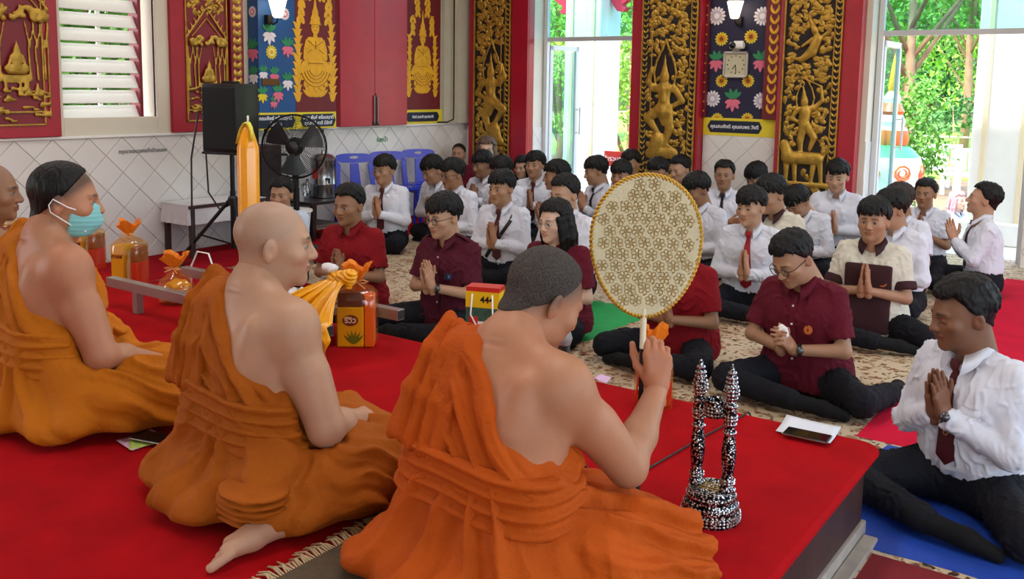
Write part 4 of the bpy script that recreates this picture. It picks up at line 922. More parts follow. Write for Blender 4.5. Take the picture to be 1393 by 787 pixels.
def wai_hands(res):
    key = ('wai', res)
    if key in _HC: return _HC[key]
    g = SDF((-.06, -.085, -.05), (.06, .07, .2), res)
    for s in (-1, 1):
        # palm normal looks to the other hand; thumb side towards the chest (-y)
        A = np.eye(4); A[:3, 0] = (0, -1, 0); A[:3, 1] = (-s, 0, 0); A[:3, 2] = (s * -.06, 0, 1); A[:3, 3] = (s * .0215, 0, 0)
        hand_prims(g, A, 1, (.02, .02, .02, .02), (.5, .1), .006, 1., .035)
    V, Q = g.nets(); _HC[key] = (V, Q); return V, Q
def ik(S_, W_, l1, l2, pole):
    S_, W_ = np.array(S_, float), np.array(W_, float); d = W_ - S_; L = np.linalg.norm(d)
    if L > (l1 + l2) * .995: W_ = S_ + d / L * (l1 + l2) * .995; d = W_ - S_; L = np.linalg.norm(d)
    u = d / L; a = (l1 * l1 - l2 * l2 + L * L) / (2 * L); h = math.sqrt(max(l1 * l1 - a * a, 1e-6)); p = np.array(pole, float); p = p - u * (p @ u); p /= np.linalg.norm(p)
    return S_ + u * a + p * h, W_
def frame_z(d, hint):
    z = np.array(d, float); z /= np.linalg.norm(z); x = np.array(hint, float); x = x - z * (x @ z); x /= np.linalg.norm(x); A = np.eye(4); A[:3, 0] = x; A[:3, 1] = np.cross(z, x); A[:3, 2] = z; return A
def xf(V, A): return (V @ A[:3, :3].T + A[:3, 3]).astype(np.float32)
def join(parts):
    vs, qs, n = [], [], 0
    for V, Q in parts: vs.append(V); qs.append(Q + n); n += len(V)
    return np.concatenate(vs), np.concatenate(qs)
def cloth(name, V, Q, m, parent, amp=.004, freq=60, seed=0, stretch=(1, 1, .6), relaxn=1):
    if relaxn: V = relax(V, Q, relaxn, .4)
    N = normals(V, Q); w = wnoise(V * np.array(stretch), seed, freq); w2 = wnoise(V * np.array(stretch), seed + 5, freq * 2.1)
    w3 = wnoise(V, seed + 9, freq * .45); cr = np.clip(1 - np.abs(w) * 2.2, 0, 1) ** 1.5 * np.clip(.55 + w3, 0, 1)
    V = V + N * (amp * (1.9 * cr + .35 * w2 - .5))[:, None].astype(np.float32)
    return link(name, mesh_np(name, V, Q), parent, m, True)
def fab(name, col, **k): return mat(name, col, k.get('rough', .85), bump=.12, bscale=420, vary=.06, vscale=7, spec=.25)
SH = {'white': fab('white_shirt', '#d3d6e2'), 'cream': fab('cream_shirt', '#cfcabb'), 'maroon': fab('maroon_shirt', '#5c0f22'), 'crimson': fab('crimson_shirt', '#7f0a16'), 'plum': fab('plum_shirt', '#4d1224'), 'blue': fab('pale_blue_shirt', '#b9c6d8'), 'brown': fab('brown_shirt', '#3b2024')}
M_trous = fab('black_trousers', '#11121a'); M_tie = mat('maroon_tie', '#4a0a18', .55, bump=.08, bscale=500); M_tied = mat('dark_tie', '#15131c', .6); M_redtie = mat('red_tie', '#9a0f1c', .5)
M_sock = fab('black_sock', '#0d0d10'); M_specs = mat('black_frame', '#121214', .3); M_steel = mat('steel_frame', '#c9c2b4', .25, metal=.9)
def wire_lens():
    m = bpy.data.materials.new('clear_lens'); m.use_nodes = True; t = NT(m); t.n.remove(t.n['Principled BSDF']); tr = t.new('ShaderNodeBsdfTransparent'); tr.inputs[0].default_value = (.96, .97, .98, 1); gl = t.new('ShaderNodeBsdfGlossy'); gl.inputs['Roughness'].default_value = .05
    mx = t.new('ShaderNodeMixShader'); mx.inputs[0].default_value = .06; t.link(tr.outputs[0], mx.inputs[1]); t.link(gl.outputs[0], mx.inputs[2]); t.link(mx.outputs[0], t.n['Material Output'].inputs[0]); return m
M_lens = wire_lens()
def watch(parent, p, d, hint, m=None, r=1.):
    """wrist watch as a strap ring with a dial, in the person's frame"""
    A = frame_z(d, hint); M4 = Matrix(A.tolist()); M4.translation = Vector(p); M4 = M4 @ Matrix.Scale(r, 4)
    e = MB().lathe([(.0285, -.01), (.031, -.01), (.031, .01), (.0285, .01), (.0285, -.01)], n=18).build('watch_strap', m or mat('watch_black', '#141416', .5), parent, True); e.data.transform(M4)
    f = MB().lathe([(0, -.005), (.017, -.005), (.0185, .0), (.0165, .006), (0, .006)], n=18).build('watch_dial', mat('watch_steel', '#5a5c60', .25, metal=.8), e, True); f.data.transform(M4 @ Matrix.Translation((.034, 0, 0)) @ Matrix.Rotation(math.pi / 2, 4, 'Y'))
def person(label, pos, face=0., legs='side', lean=4., head=(0, -6, 0), arms='wai', wrist=(.20, .37), shirt='white', sleeve='long', hem='in', tie=None, hair='short', hseed=0, tone='tan', glasses=None, s=1., res=.009, var=0, eyes='open', scalp=None, beard=0., fat=1., hs=1.05, extra=None, group=None, flip=1, twist=0., name='person', collar=None, placket=False, lips=1., px=None, ymax=9.0, hair_m=None, dz0=0.):
    """a seated figure; pos = where the head is (x, y); face = degrees turned from looking straight at the platform"""
    if legs == 'side' and res > .0092: legs = 'tuck'
    rz = math.pi + math.radians(face); seed = abs(hash(label)) % 1000 if False else sum(map(ord, label)) % 997
    dz = {'tuck': 0., 'side': 0., 'cross': 0., 'kneel': .16, 'chair': .42}[legs]; piv = np.array([0, 0, .10 + dz]); la = math.radians(lean); Rl = rotm('X', -la); Rt = rotm('Z', math.radians(twist))
    up = lambda p: (np.asarray(p, float) + [0, 0, dz] - piv) @ (Rl @ Rt).T + piv
    ntop = up((0, .0, .66)); Rh = rotm('Z', math.radians(head[0])) @ rotm('X', math.radians(head[1])) @ rotm('Y', math.radians(head[2]))
    H = np.eye(4); H[:3, :3] = Rh * hs; H[:3, 3] = ntop + Rh @ np.array([0, .022, .098])
    if px is not None:          # crown seen at px: stand where the crown height meets that sight line
        hc = (H[2, 3] + .128 * hs) * s; pos = atz(px[0], px[1], hc + dz0)
        if pos[1] > ymax: q_ = aty(px[0], px[1], ymax); s = s * (q_[2] - dz0) / hc; pos = q_
        pos = (pos[0], pos[1], dz0)
    c, s_ = math.cos(rz), math.sin(rz); hp = H[:3, 3] * s
    root = empty(name, (pos[0] - (hp[0] * c - hp[1] * s_), pos[1] - (hp[0] * s_ + hp[1] * c), pos[2] if len(pos) > 2 else 0.), rz, label, 'person', group); root.scale = (s, s, s)
    T0 = TONES[tone] if isinstance(tone, str) else tone
    # joints
    sh = {q: up((q * .158 * (1 + .3 * (fat - 1)), -.014, .545)) for q in (-1, 1)}
    if arms == 'wai':
        wc = up((0, wrist[0], wrist[1])); hd = np.array([0, .28, .96]); wr = {q: wc + [q * .0215, 0, 0] for q in (-1, 1)}; pole = {q: (q * .75, -.15, -1) for q in (-1, 1)}
    elif arms == 'clasp':
        wc = up((0, wrist[0], wrist[1])); hd = np.array([0, .75, .66]); wr = {q: wc + [q * .03, 0, 0] for q in (-1, 1)}; pole = {q: (q * .9, -.1, -1) for q in (-1, 1)}
    elif arms == 'fold':
        wr = {q: up((-q * .09, .19 + .02 * q, .36)) for q in (-1, 1)}; pole = {q: (q, .1, -1) for q in (-1, 1)}
    elif arms == 'camera':
        wr = {q: up((q * .05, .24, .62)) for q in (-1, 1)}; pole = {q: (q, .1, -1) for q in (-1, 1)}
    else:
        wr = {q: up((q * .12, .3, .17)) for q in (-1, 1)}; pole = {q: (q, -.6, -.3) for q in (-1, 1)}
    el = {}
    for q in (-1, 1): el[q], wr[q] = ik(sh[q], wr[q], .265, .245, pole[q])
    hipz = .105 + dz; F_ = flip
    if legs == 'tuck': lg = {q: [(q * .08, .0, .11), (q * .20, .22, .1), (-q * .06, .25 + .02 * q, .07), (-q * .11, .24, .055)] for q in (-1, 1)}
    elif legs == 'cross': lg = {q: [(q * .09, .0, .11), (q * .33, .27, .1), (-q * .12, .36 + .03 * q, .07), (-q * .2, .33, .055)] for q in (-1, 1)}
    elif legs == 'kneel': lg = {q: [(q * .09, -.02, hipz), (q * .15, .36, .085), (q * .11, -.08, .06), (q * .1, -.22, .045)] for q in (-1, 1)}
    elif legs == 'chair': lg = {q: [(q * .09, .0, hipz), (q * .12, .42, .46), (q * .12, .42, .1), (q * .12, .54, .05)] for q in (-1, 1)}
    else:           # side-sitting: one shin folded in front, the other back
        lg = {F_: [(F_ * .09, .0, .11), (F_ * .26, .36, .1), (-F_ * .12, .38, .07), (-F_ * .24, .34, .055)], -F_: [(-F_ * .09, .0, .11), (-F_ * .38, .24, .095), (-F_ * .42, -.14, .065), (-F_ * .38, -.26, .05)]}
    # ---- body
    g = SDF((-.55, -.42, -.005), (.55, .6, .78 + dz), max(res, .0085))
    for z, w, r_, y in ((.11, .08, .10, 0), (.26, .05, .095, 0), (.40, .07, .10, 0), (.49, .09, .08, -.005)): g.cone(up((-w, y, z)), up((w, y, z)), r_, r_, .08)
    for q in (-1, 1):
        g.cone(up((q * .03, -.015, .592)), sh[q], .032, .038, .03); g.cone(sh[q], el[q], .047, .037, .03); g.cone(el[q], wr[q], .037, .026, .015)
        a, b, c_, d = lg[q]; g.cone(a, b, .075, .055, .03); g.cone(b, c_, .05, .035, .02); g.cone(c_, d, .03, .025, .02)
    g.cone(up((0, -.015, .56)), ntop + [0, .0, .02], .058 * fat, .05 * fat, .03)
    bV, bQ = g.nets(); parts = [(bV, bQ)]; cols = [np.tile(T0, (len(bV), 1))]
    hres = .0034 if res < .008 else .0042 if res < .0105 else .0055
    hV, hQ = head_shape(hres, var % 4, round(fat, 2)); cols.append(face_colour(hV, T0, eyes, scalp, beard, lips)); parts.append((xf(hV, H), hQ))
    if arms in ('wai', 'clasp'):
        A = np.eye(4); z = hd / np.linalg.norm(hd); A[:3, 0] = (1, 0, 0); A[:3, 2] = z; A[:3, 1] = np.cross(z, (1, 0, 0)); A[:3, 3] = wc
        if arms == 'wai': wV, wQ = wai_hands(.0038 if res < .0105 else .0055)
        else:
            g2 = SDF((-.09, -.09, -.05), (.09, .09, .17), .004)
            for q in (-1, 1):
                B = np.eye(4); B[:3, 0] = (0, -1, 0); B[:3, 1] = (-q, 0, 0); B[:3, 2] = (-q * .12, 0, 1); B[:3, 3] = (q * .03, .008 * q, 0); hand_prims(g2, B, 1, (.62, .6, .6, .6), (.7, .5))
            wV, wQ = g2.nets()
        V_ = xf(wV, A); parts.append((V_, wQ)); cols.append(np.tile(T0 * [1.05, .95, .92], (len(V_), 1)))
    else:
        g2 = SDF((-.5, -.2, .0), (.5, .6, .8 + dz), .0055)
        for q in (-1, 1):
            A = frame_z(wr[q] - el[q], (q * -.3, .2, 1)); A[:3, 1] *= -q; A[:3, 3] = wr[q]; hand_prims(g2, A, 1, (.35, .35, .4, .4) if arms != 'camera' else (.8, .8, .8, .8))
        V_, wQ = g2.nets(); parts.append((V_, wQ)); cols.append(np.tile(T0 * [1.05, .95, .92], (len(V_), 1)))
    V, Q = join(parts); me = mesh_np('body', V, Q); set_col(me, np.concatenate(cols)); link('body', me, root, M_skin, True)
    # ---- trousers and feet
    g = SDF((-.56, -.46, -.002), (.56, .62, .36 + dz), res)
    g.cone((-.085, 0, .115 + dz), (.085, 0, .115 + dz), .125, .125, .05); g.cone(up((-.06, 0, .22)), up((.06, 0, .22)), .115, .115, .06)
    for q in (-1, 1):
        a, b, c_, d = [np.array(p) for p in lg[q]]; g.cone(a, b, .098, .074, .05); g.cone(b, b + (c_ - b) * .95, .07, .052, .02)
    g.plane((0, 0, .004), (0, 0, -1), .01); V, Q = g.nets(); cloth('trousers', V, Q, M_trous, root, .005, 55, seed, (1, 1, 1))
    for q in (-1, 1):
        a, b, c_, d = [np.array(p, float) for p in lg[q]]; dd = (d - c_) / (np.linalg.norm(d - c_) + 1e-6); m_ = .07
        g = SDF(np.minimum(c_, d + dd * .1) - m_, np.maximum(c_, d + dd * .1) + m_, max(.007, res * .8)); g.cone(c_ - dd * .05, d, .042, .036, .02); g.cone(d, d + dd * .1 + [0, 0, -.012], .036, .026, .02)
        g.plane((0, 0, .004), (0, 0, -1)); V, Q = g.nets(); link('sock', mesh_np('sock', V, Q), root, M_sock, True)
    # ---- shirt
    g = SDF((-.42, -.32, .04), (.42, .48, .74 + dz), res); fx = 1 + (fat - 1) * .6
    tor = [(.27, .058, .116), (.40, .072, .119), (.475, .09, .104)]
    if hem == 'out': tor = [(.10, .085, .142), (.19, .074, .128)] + tor
    else: tor = [(.205, .066, .121)] + tor
    for z, w, r_ in tor: g.cone(up((-w * fx, 0, z)), up((w * fx, 0, z)), r_ * fx, r_ * fx, .08)
    for q in (-1, 1): g.cone(up((q * .035, -.015, .6)), sh[q], .044, .052, .03)
    zc = up((0, 0, .05 if hem == 'out' else .15))
    torso = SDF.__new__(SDF); torso.__dict__ = dict(g.__dict__); torso.f = g.f.copy()
    for q in (-1, 1):
        if sleeve == 'long':
            g.cone(sh[q], sh[q] + (el[q] - sh[q]) * .4, .06, .057, .03); g.cone(sh[q], el[q], .058, .053, .014); g.cone(el[q], wr[q], .053, .038, .014, cut=(None, .96)); g.cone(el[q] + (wr[q] - el[q]) * .84, wr[q], .039, .0365, .004, cut=(0, .9))
        else: g.cone(sh[q], sh[q] + (el[q] - sh[q]) * .35, .06, .06, .03); g.cone(sh[q], el[q], .06, .067, .012, cut=(None, .78))
    nrm = (Rl @ np.array([0, 0, -1.])); g.plane(zc, nrm, .01); g.plane((0, 0, .02), (0, 0, -1)); g.cone(ntop + [0, .0, .1], up((0, -.005, .625)), .057, .05, .008, 's')
    V, Q = g.nets(); top = cloth('shirt', V, Q, SH[shirt], root, .0062, 52, seed + 3, (1, 1, .8))
    def fy(x, z): # front of the torso in the lean frame
        p = up((x, .1, z)); y = torso.front(p[0], p[2]); return np.array([p[0], (y if y is not None else p[1]), p[2]])
    # collar
    if collar != 'none':
        cm = SH[collar or shirt]; mb = MB(); nphi = 22; p0 = .32; rows = [[], [], [], []]; nb = .602
        for i in range(nphi + 1):
            f = i / nphi; ph = p0 + (2 * math.pi - 2 * p0) * f; fr_ = math.cos(ph); tip = max(0, 1 - min(f, 1 - f) * 6.5)
            zt = nb + .058 - .03 * max(fr_, 0) - .014 * fr_; zb = nb + .018 - .012 * fr_ - .05 * tip; ri, ro = .0585, .079 + .036 * tip
            ro_ = ro * (1 - .0 * fr_); dx, dy = math.sin(ph), math.cos(ph)
            for k_, (r_, z) in enumerate(((ri, zt - .02), (ri + .002, zt), (ro_, zb), (ro_ - .004, zb - .004))): rows[k_].append(tuple(up((dx * r_ * fat, dy * r_ * fat + .002, z))))
        mb.grid(rows); mb.build('collar', cm, top, True)
    if tie:
        tm = {'maroon': M_tie, 'dark': M_tied, 'red': M_redtie}[tie]; mb = MB(); L_, R2 = [], []; rows = []
        zs = [.605, .585, .57, .555, .50, .44, .38, .32, .27, .235, .205] if tie != 'dark' else [.605, .585, .57, .555, .48, .40, .32]
        wd = [.012, .02, .016, .013, .02, .025, .029, .033, .036, .038, .004] if tie != 'dark' else [.012, .02, .016, .012, .016, .018, .02]
        for z, w in zip(zs, wd):
            p = fy(0, min(z, .565)); p = p if z <= .565 else up((0, .088 + (.605 - z) * .15, z)); off = .012 if z < .56 else .006
            rows.append([(p[0] - w, p[1] + off - .004, p[2]), (p[0], p[1] + off, p[2]), (p[0] + w, p[1] + off - .004, p[2])])
        mb.grid(rows); rows2 = [[(a, b - .004, z) for a, b, z in r_] for r_ in rows]; mb.grid(rows2); mb.build('tie', tm, root, True)
        if tie == 'maroon' and s >= 0 and res < .007:
            p = fy(0, .33); mb = MB(); mb.tube([(p[0] + .009 * math.cos(a), p[1] + .0125, p[2] + .009 * math.sin(a)) for a in np.linspace(0, 6.28, 12)[:-1]], .0018, 4, closed=True); mb.build('tie_emblem', mat('emblem_gold', '#c79a3a', .5), root)
    if placket:
        mb = MB(); mb.grid([[tuple(fy(-.016, z) + [0, .005, 0]), tuple(fy(.016, z) + [0, .005, 0])] for z in np.linspace(.57, .2, 10)]); mb.build('placket', SH[shirt], top, True)
        for z in np.linspace(.52, .24, 4):
            p = fy(0, z); MB().lathe([(.006, 0), (.006, .003), (0, .0035)], n=8).build('button', mat('button', '#cfcac4', .4), top).matrix_local = Matrix.Translation((p[0], p[1] + .006, p[2])) @ Matrix.Rotation(-math.pi / 2, 4, 'X')
    # ---- hair, glasses
    if hair:
        V, Q = hair_shape(hair, hseed, hres); link('hair', mesh_np('hair', xf(V, H), Q), root, hair_m or M_hair, True)
    if glasses:
        gm = M_specs if glasses == 'black' else M_steel; tr = .0021 if glasses == 'black' else .0014; mb = MB(); HM = Matrix(H.tolist())
        for q in (-1, 1):
            n = 18; pts = []
            for i in range(n):
                a = 2 * math.pi * i / n; cx, cz = math.cos(a), math.sin(a); e_ = .7; pts.append((q * .0325 + .0235 * math.copysign(abs(cx) ** e_, cx), .1075 - .006 * (abs(.0235 * cx * q + q * .0325) / .05) ** 2, .0 + .0185 * math.copysign(abs(cz) ** e_, cz)))
            mb.tube(pts, tr, 6, closed=True); mb.tube([(q * .055, .104, .006), (q * .077, .08, .008), (q * .0815, .0, .004), (q * .08, -.025, -.012)], tr * .9, 5)
        mb.tube([(-.0095, .1075, .003), (0, .1115, .006), (.0095, .1075, .003)], tr, 6); o = mb.build('glasses', gm, root, True); o.data.transform(HM)
        for q in (-1, 1):
            l = MB().prism([(q * .0325 + .022 * math.cos(a), .017 * math.sin(a)) for a in np.linspace(0, 2 * math.pi, 17)[:-1]], .1045, .1055, lambda a, b, c_: (a, c_, b)).build('lens', M_lens, o); l.data.transform(HM)
    if extra: extra(dict(root=root, up=up, H=H, fy=fy, el=el, wr=wr, sh=sh, top=top, torso=torso))
    return root
def badge(k, x, z, r=.022, m1='#d8762a', m2='#7a2a14'):
    p = k['fy'](x, z); M4 = Matrix.Translation((p[0], p[1] + .006, p[2])) @ Matrix.Rotation(-math.pi / 2, 4, 'X') @ Matrix.Rotation(math.radians(8), 4, 'X')
    b = MB().lathe([(r, 0), (r, .002), (0, .0024)], n=18).build('badge', mat('badge_orange', m1, .6), k['top']); b.data.transform(M4)
    mb = MB(); mb.lathe([(r * .82, .002), (r * .82, .0034), (r * .7, .0034), (r * .7, .002)], n=18); mb.box((-r * .12, -r * .5, .002), (r * .12, r * .5, .0036)); mb.box((-r * .4, -r * .1, .002), (r * .4, r * .1, .0036)); mb.lathe([(r * .3, .002), (r * .3, .0036), (r * .18, .0036), (r * .18, .002)], n=10)
    c = mb.build('badge_emblem', mat('badge_brown', m2, .6), b); c.data.transform(M4)
def hp(px, py, h, yk=None):
    """where a head whose crown is seen at (px, py) stands, crown height h"""
    return atz(px, py, h) if yk is None else aty(px, py, yk)
# ------------------------------------------------------------------ things on the platform and along the walls
M_blk = mat('black_plastic', '#121214', .45, bump=.05, bscale=200); M_blkm = mat('black_metal', '#17171a', .35, metal=.4); M_chrome = mat('chrome', '#c9ccd0', .12, metal=1.); M_stainless = mat('stainless', '#a9abb0', .25, metal=1.)
FANX, FANY = -1.117, 2.2
# ---- ceremonial fan
e = empty('ceremonial_fan', (FANX, FANY, DAIS), math.radians(35.2), 'round cream brocade ceremonial fan with gold braided rim held up by monk', 'ceremonial fan')
def egg(a, sc=1.): c, s_ = math.cos(a), math.sin(a); return (.143 * sc * c * (1 + .10 * s_), .19 * sc * s_ + (.0 if s_ > 0 else .004))
zc = .805
M_broc = mat('cream_brocade', '#d8d0ae', .55, bump=.25, bscale=350, vary=.06, vscale=20)
n = 48; MB().prism([(egg(2 * math.pi * i / n)[0], zc + egg(2 * math.pi * i / n)[1]) for i in range(n)], -.006, .006, lambda a, b, c: (a, c, b)).build('fan_cloth', M_broc, e)
mb = MB(); N_ = 260
for ph in (0, math.pi):
    pts = []
    for i in range(N_):
        a = 2 * math.pi * i / N_; u, v = egg(a, 1.0); w = a * 46 + ph; r_ = .0042; q = math.hypot(u, v); pts.append((u + u / q * r_ * math.cos(w), .0055 * math.sin(w), zc + v + v / q * r_ * math.cos(w)))
    mb.tube(pts, .004, 5, closed=True)
mb.build('braided_rim', mat('gold_braid', '#c79a30', .4, metal=.35), e, True)
mb = MB(); rr = random.Random(3)
row = 0; v = -.175
while v < .18:
    u = -.15 + (.0185 if row % 2 else 0)
    while u < .15:
        U_, V_ = u + rr.uniform(-.003, .003), v + rr.uniform(-.003, .003)
        if (U_ / .132) ** 2 + (V_ / .178) ** 2 < .93:
            a0 = rr.uniform(0, 1)
            for k in range(6):
                a = a0 + k * math.pi / 3; L, w = .0165, .0056; ca, sa = math.cos(a), math.sin(a)
                pts = [(U_ + (p * L) * ca - q * w * sa, -.0068, zc + V_ + (p * L) * sa + q * w * ca) for p, q in ((.22, 0), (.5, .8), (.8, .9), (1, 0), (.8, -.9), (.5, -.8))]
                mb.tube(pts, .0011, 3, closed=True)
            mb.tube([(U_ + .0028 * math.cos(b), -.0068, zc + V_ + .0028 * math.sin(b)) for b in np.linspace(0, 6.28, 7)[:-1]], .001, 3, closed=True)
            mb.tube([(U_ + .02, -.0068, zc + V_ + .012), (U_ + .026, -.0068, zc + V_ + .016)], .0018, 3)
        u += .037
    v += .031; row += 1
o = mb.build('brocade_flowers', mat('gold_thread', '#a5853f', .5, metal=.1), e); o['kind'] = 'stuff'
MB().lathe([(.0085, .53), (.0085, .64)], n=12).build('ivory_ferrule', mat('ivory', '#e3dcc0', .4), e, True, 40)
MB().lathe([(.014, 0), (.011, .012), (.0075, .03), (.0075, .55)], n=12).build('handle', M_blk, e, True, 40)
# ---- silver stand with two posts
def niello():
    m = bpy.data.materials.new('chased_silver'); m.use_nodes = True; t = NT(m); p = t.n['Principled BSDF']; p.inputs['Metallic'].default_value = .95; p.inputs['Roughness'].default_value = .22
    co = t.new('ShaderNodeTexCoord').outputs['Object']; v = t.new('ShaderNodeTexVoronoi', Scale=150.); v.feature = 'F1'; t.link(co, v.inputs['Vector'])
    r = t.new('ShaderNodeValToRGB'); el_ = r.color_ramp.elements; el_[0].position = .3; el_[0].color = rgb('#d6d6da'); el_[1].position = .52; el_[1].color = rgb('#1a191c'); t.link(v.outputs['Distance'], r.inputs[0]); t.link(r.outputs[0], p.inputs['Base Color'])
    b = t.new('ShaderNodeBump', Strength=.6, Distance=.003); b.invert = True; t.link(v.outputs['Distance'], b.inputs['Height']); t.link(b.outputs[0], p.inputs['Normal']); return m
M_nie = niello(); M_silver = mat('polished_silver', '#c6c6cb', .18, metal=1.); M_oxid = mat('oxidised_silver', '#2b2a2e', .35, metal=.8)
e = empty('silver_fan_stand', (-1.0, 2.43, DAIS), 0, 'chased silver stand with two slender posts and a ring cup on the platform', 'fan stand')
MB().lathe([(.083, 0), (.084, .01), (.082, .028), (.077, .032), (.078, .04), (.075, .056), (.069, .062), (.07, .068), (.068, .082), (.062, .088), (.06, .094), (0, .096)], n=40).build('tiered_base', M_nie, e, True, 35)
def studs(parent, r, z, n, sz, hgt, c=(0, 0), nm='scale_row', m=None):
    mb = MB()
    for k in range(n):
        a = 2 * math.pi * k / n; ca, sa = math.cos(a), math.sin(a); P = lambda t, h, o: (c[0] + (r + o) * ca - t * sa, c[1] + (r + o) * sa + t * ca, z + h)
        mb.add([P(-sz, 0, 0), P(0, -hgt, 0), P(sz, 0, 0), P(0, hgt, 0), P(0, 0, sz * .7)], [(0, 1, 4), (1, 2, 4), (2, 3, 4), (3, 0, 4)])
    o = mb.build(nm, m or M_silver, parent); o['kind'] = 'stuff'; return o
for r, z, n in ((.0835, .008, 44), (.0832, .017, 44), (.0825, .026, 44), (.0765, .048, 36), (.069, .074, 34), (.0615, .09, 36)): studs(e, r, z, n, .0052, .0042)
for sx_ in (-1, 1):
    cx = sx_ * .047; pr = [(.0215, .094), (.022, .102), (.018, .106), (.02, .125), (.016, .132), (.0165, .15), (.021, .185), (.0215, .21), (.017, .245), (.0145, .262), (.017, .268), (.0135, .274), (.0165, .29), (.0185, .31), (.0155, .335), (.0175, .345), (.0135, .352), (.016, .365), (.0205, .382), (.0165, .40), (.0125, .415), (.0145, .42), (.010, .435), (.0045, .455), (0, .465)]
    pst = MB().lathe(pr, (cx, 0, 0), 20).build('post', M_nie, e, True)
    for r, z in ((.0215, .099), (.0195, .118), (.0195, .126), (.017, .265), (.0165, .29), (.0185, .303), (.0185, .312), (.0175, .342), (.0165, .365), (.0205, .376), (.0205, .386), (.0175, .397), (.0145, .41), (.0135, .422), (.0095, .437)): studs(pst, r * .97, z, 12, .0048, .0058, (cx, 0))
MB().lathe([(.02, .30), (.028, .304), (.0305, .32), (.0275, .335), (.026, .345), (.029, .352), (.027, .354), (.0235, .346), (.023, .33), (.02, .31), (.02, .30)], (0, -.004, 0), 24).build('ring_cup', M_nie, e, True)
for z in (.312, .322, .332): studs(e, .0295, z, 18, .005, .0045, (0, -.004))
mb = MB()
for i in range(4): mb.box((-.03, -.03 + i * .014, .0955), (.03, -.026 + i * .014, .0968))
o = mb.build('engraved_lines', mat('gilt_line', '#b79a48', .4, metal=.6), e); o['kind'] = 'stuff'
# ---- offering bundles wrapped in orange film
def film():
    m = bpy.data.materials.new('orange_film'); m.use_nodes = True; t = NT(m); t.n.remove(t.n['Principled BSDF']); tr = t.new('ShaderNodeBsdfTransparent'); tr.inputs[0].default_value = (1, .88, .66, 1)
    d = t.new('ShaderNodeBsdfTranslucent'); d.inputs[0].default_value = (1, .42, .06, 1); g = t.new('ShaderNodeBsdfGlossy'); g.inputs['Roughness'].default_value = .12
    a = t.new('ShaderNodeMixShader'); a.inputs[0].default_value = .12; t.link(tr.outputs[0], a.inputs[1]); t.link(d.outputs[0], a.inputs[2])
    b = t.new('ShaderNodeMixShader'); b.inputs[0].default_value = .1; t.link(a.outputs[0], b.inputs[1]); t.link(g.outputs[0], b.inputs[2]); t.link(b.outputs[0], t.n['Material Output'].inputs[0]); return m
M_film = film(); M_organza = mat('orange_organza', '#f08a10', .6, bump=.3, bscale=90, alpha=.9); M_yelbox = mat('yellow_pack', '#e3bd12', .45, vary=.08); M_redbox = mat('red_pack', '#c0281c', .45); M_brnbox = mat('brown_pack', '#4a2430', .5); M_whtbox = mat('white_pack', '#dcdad2', .5); M_orbox = mat('orange_pack', '#e2721c', .5)
def ruffle(mb, c, r0, r1, h, seed, n=40):
    """gathered film above the tie"""
    r = random.Random(seed); ph = [r.uniform(0, 6.3) for _ in range(4)]; P = []
    for j in range(6):
        t = j / 5; row = []
        for i in range(n + 1):
            a = 2 * math.pi * i / n; w = (math.sin(a * 7 + ph[0]) * .12 + math.sin(a * 13 + ph[1]) * .10) * t; rad = r0 + (r1 - r0) * t ** .8; row.append((c[0] + rad * (1 + w) * math.cos(a), c[1] + rad * (1 + w) * math.sin(a), c[2] + h * t + .02 * t * math.sin(a * 3 + ph[2])))
        P.append(row)
    mb.grid(P); mb.grid([[(c[0] + (x - c[0]) * .7, c[1] + (y - c[1]) * .7, z - .006) for x, y, z in row] for row in P])
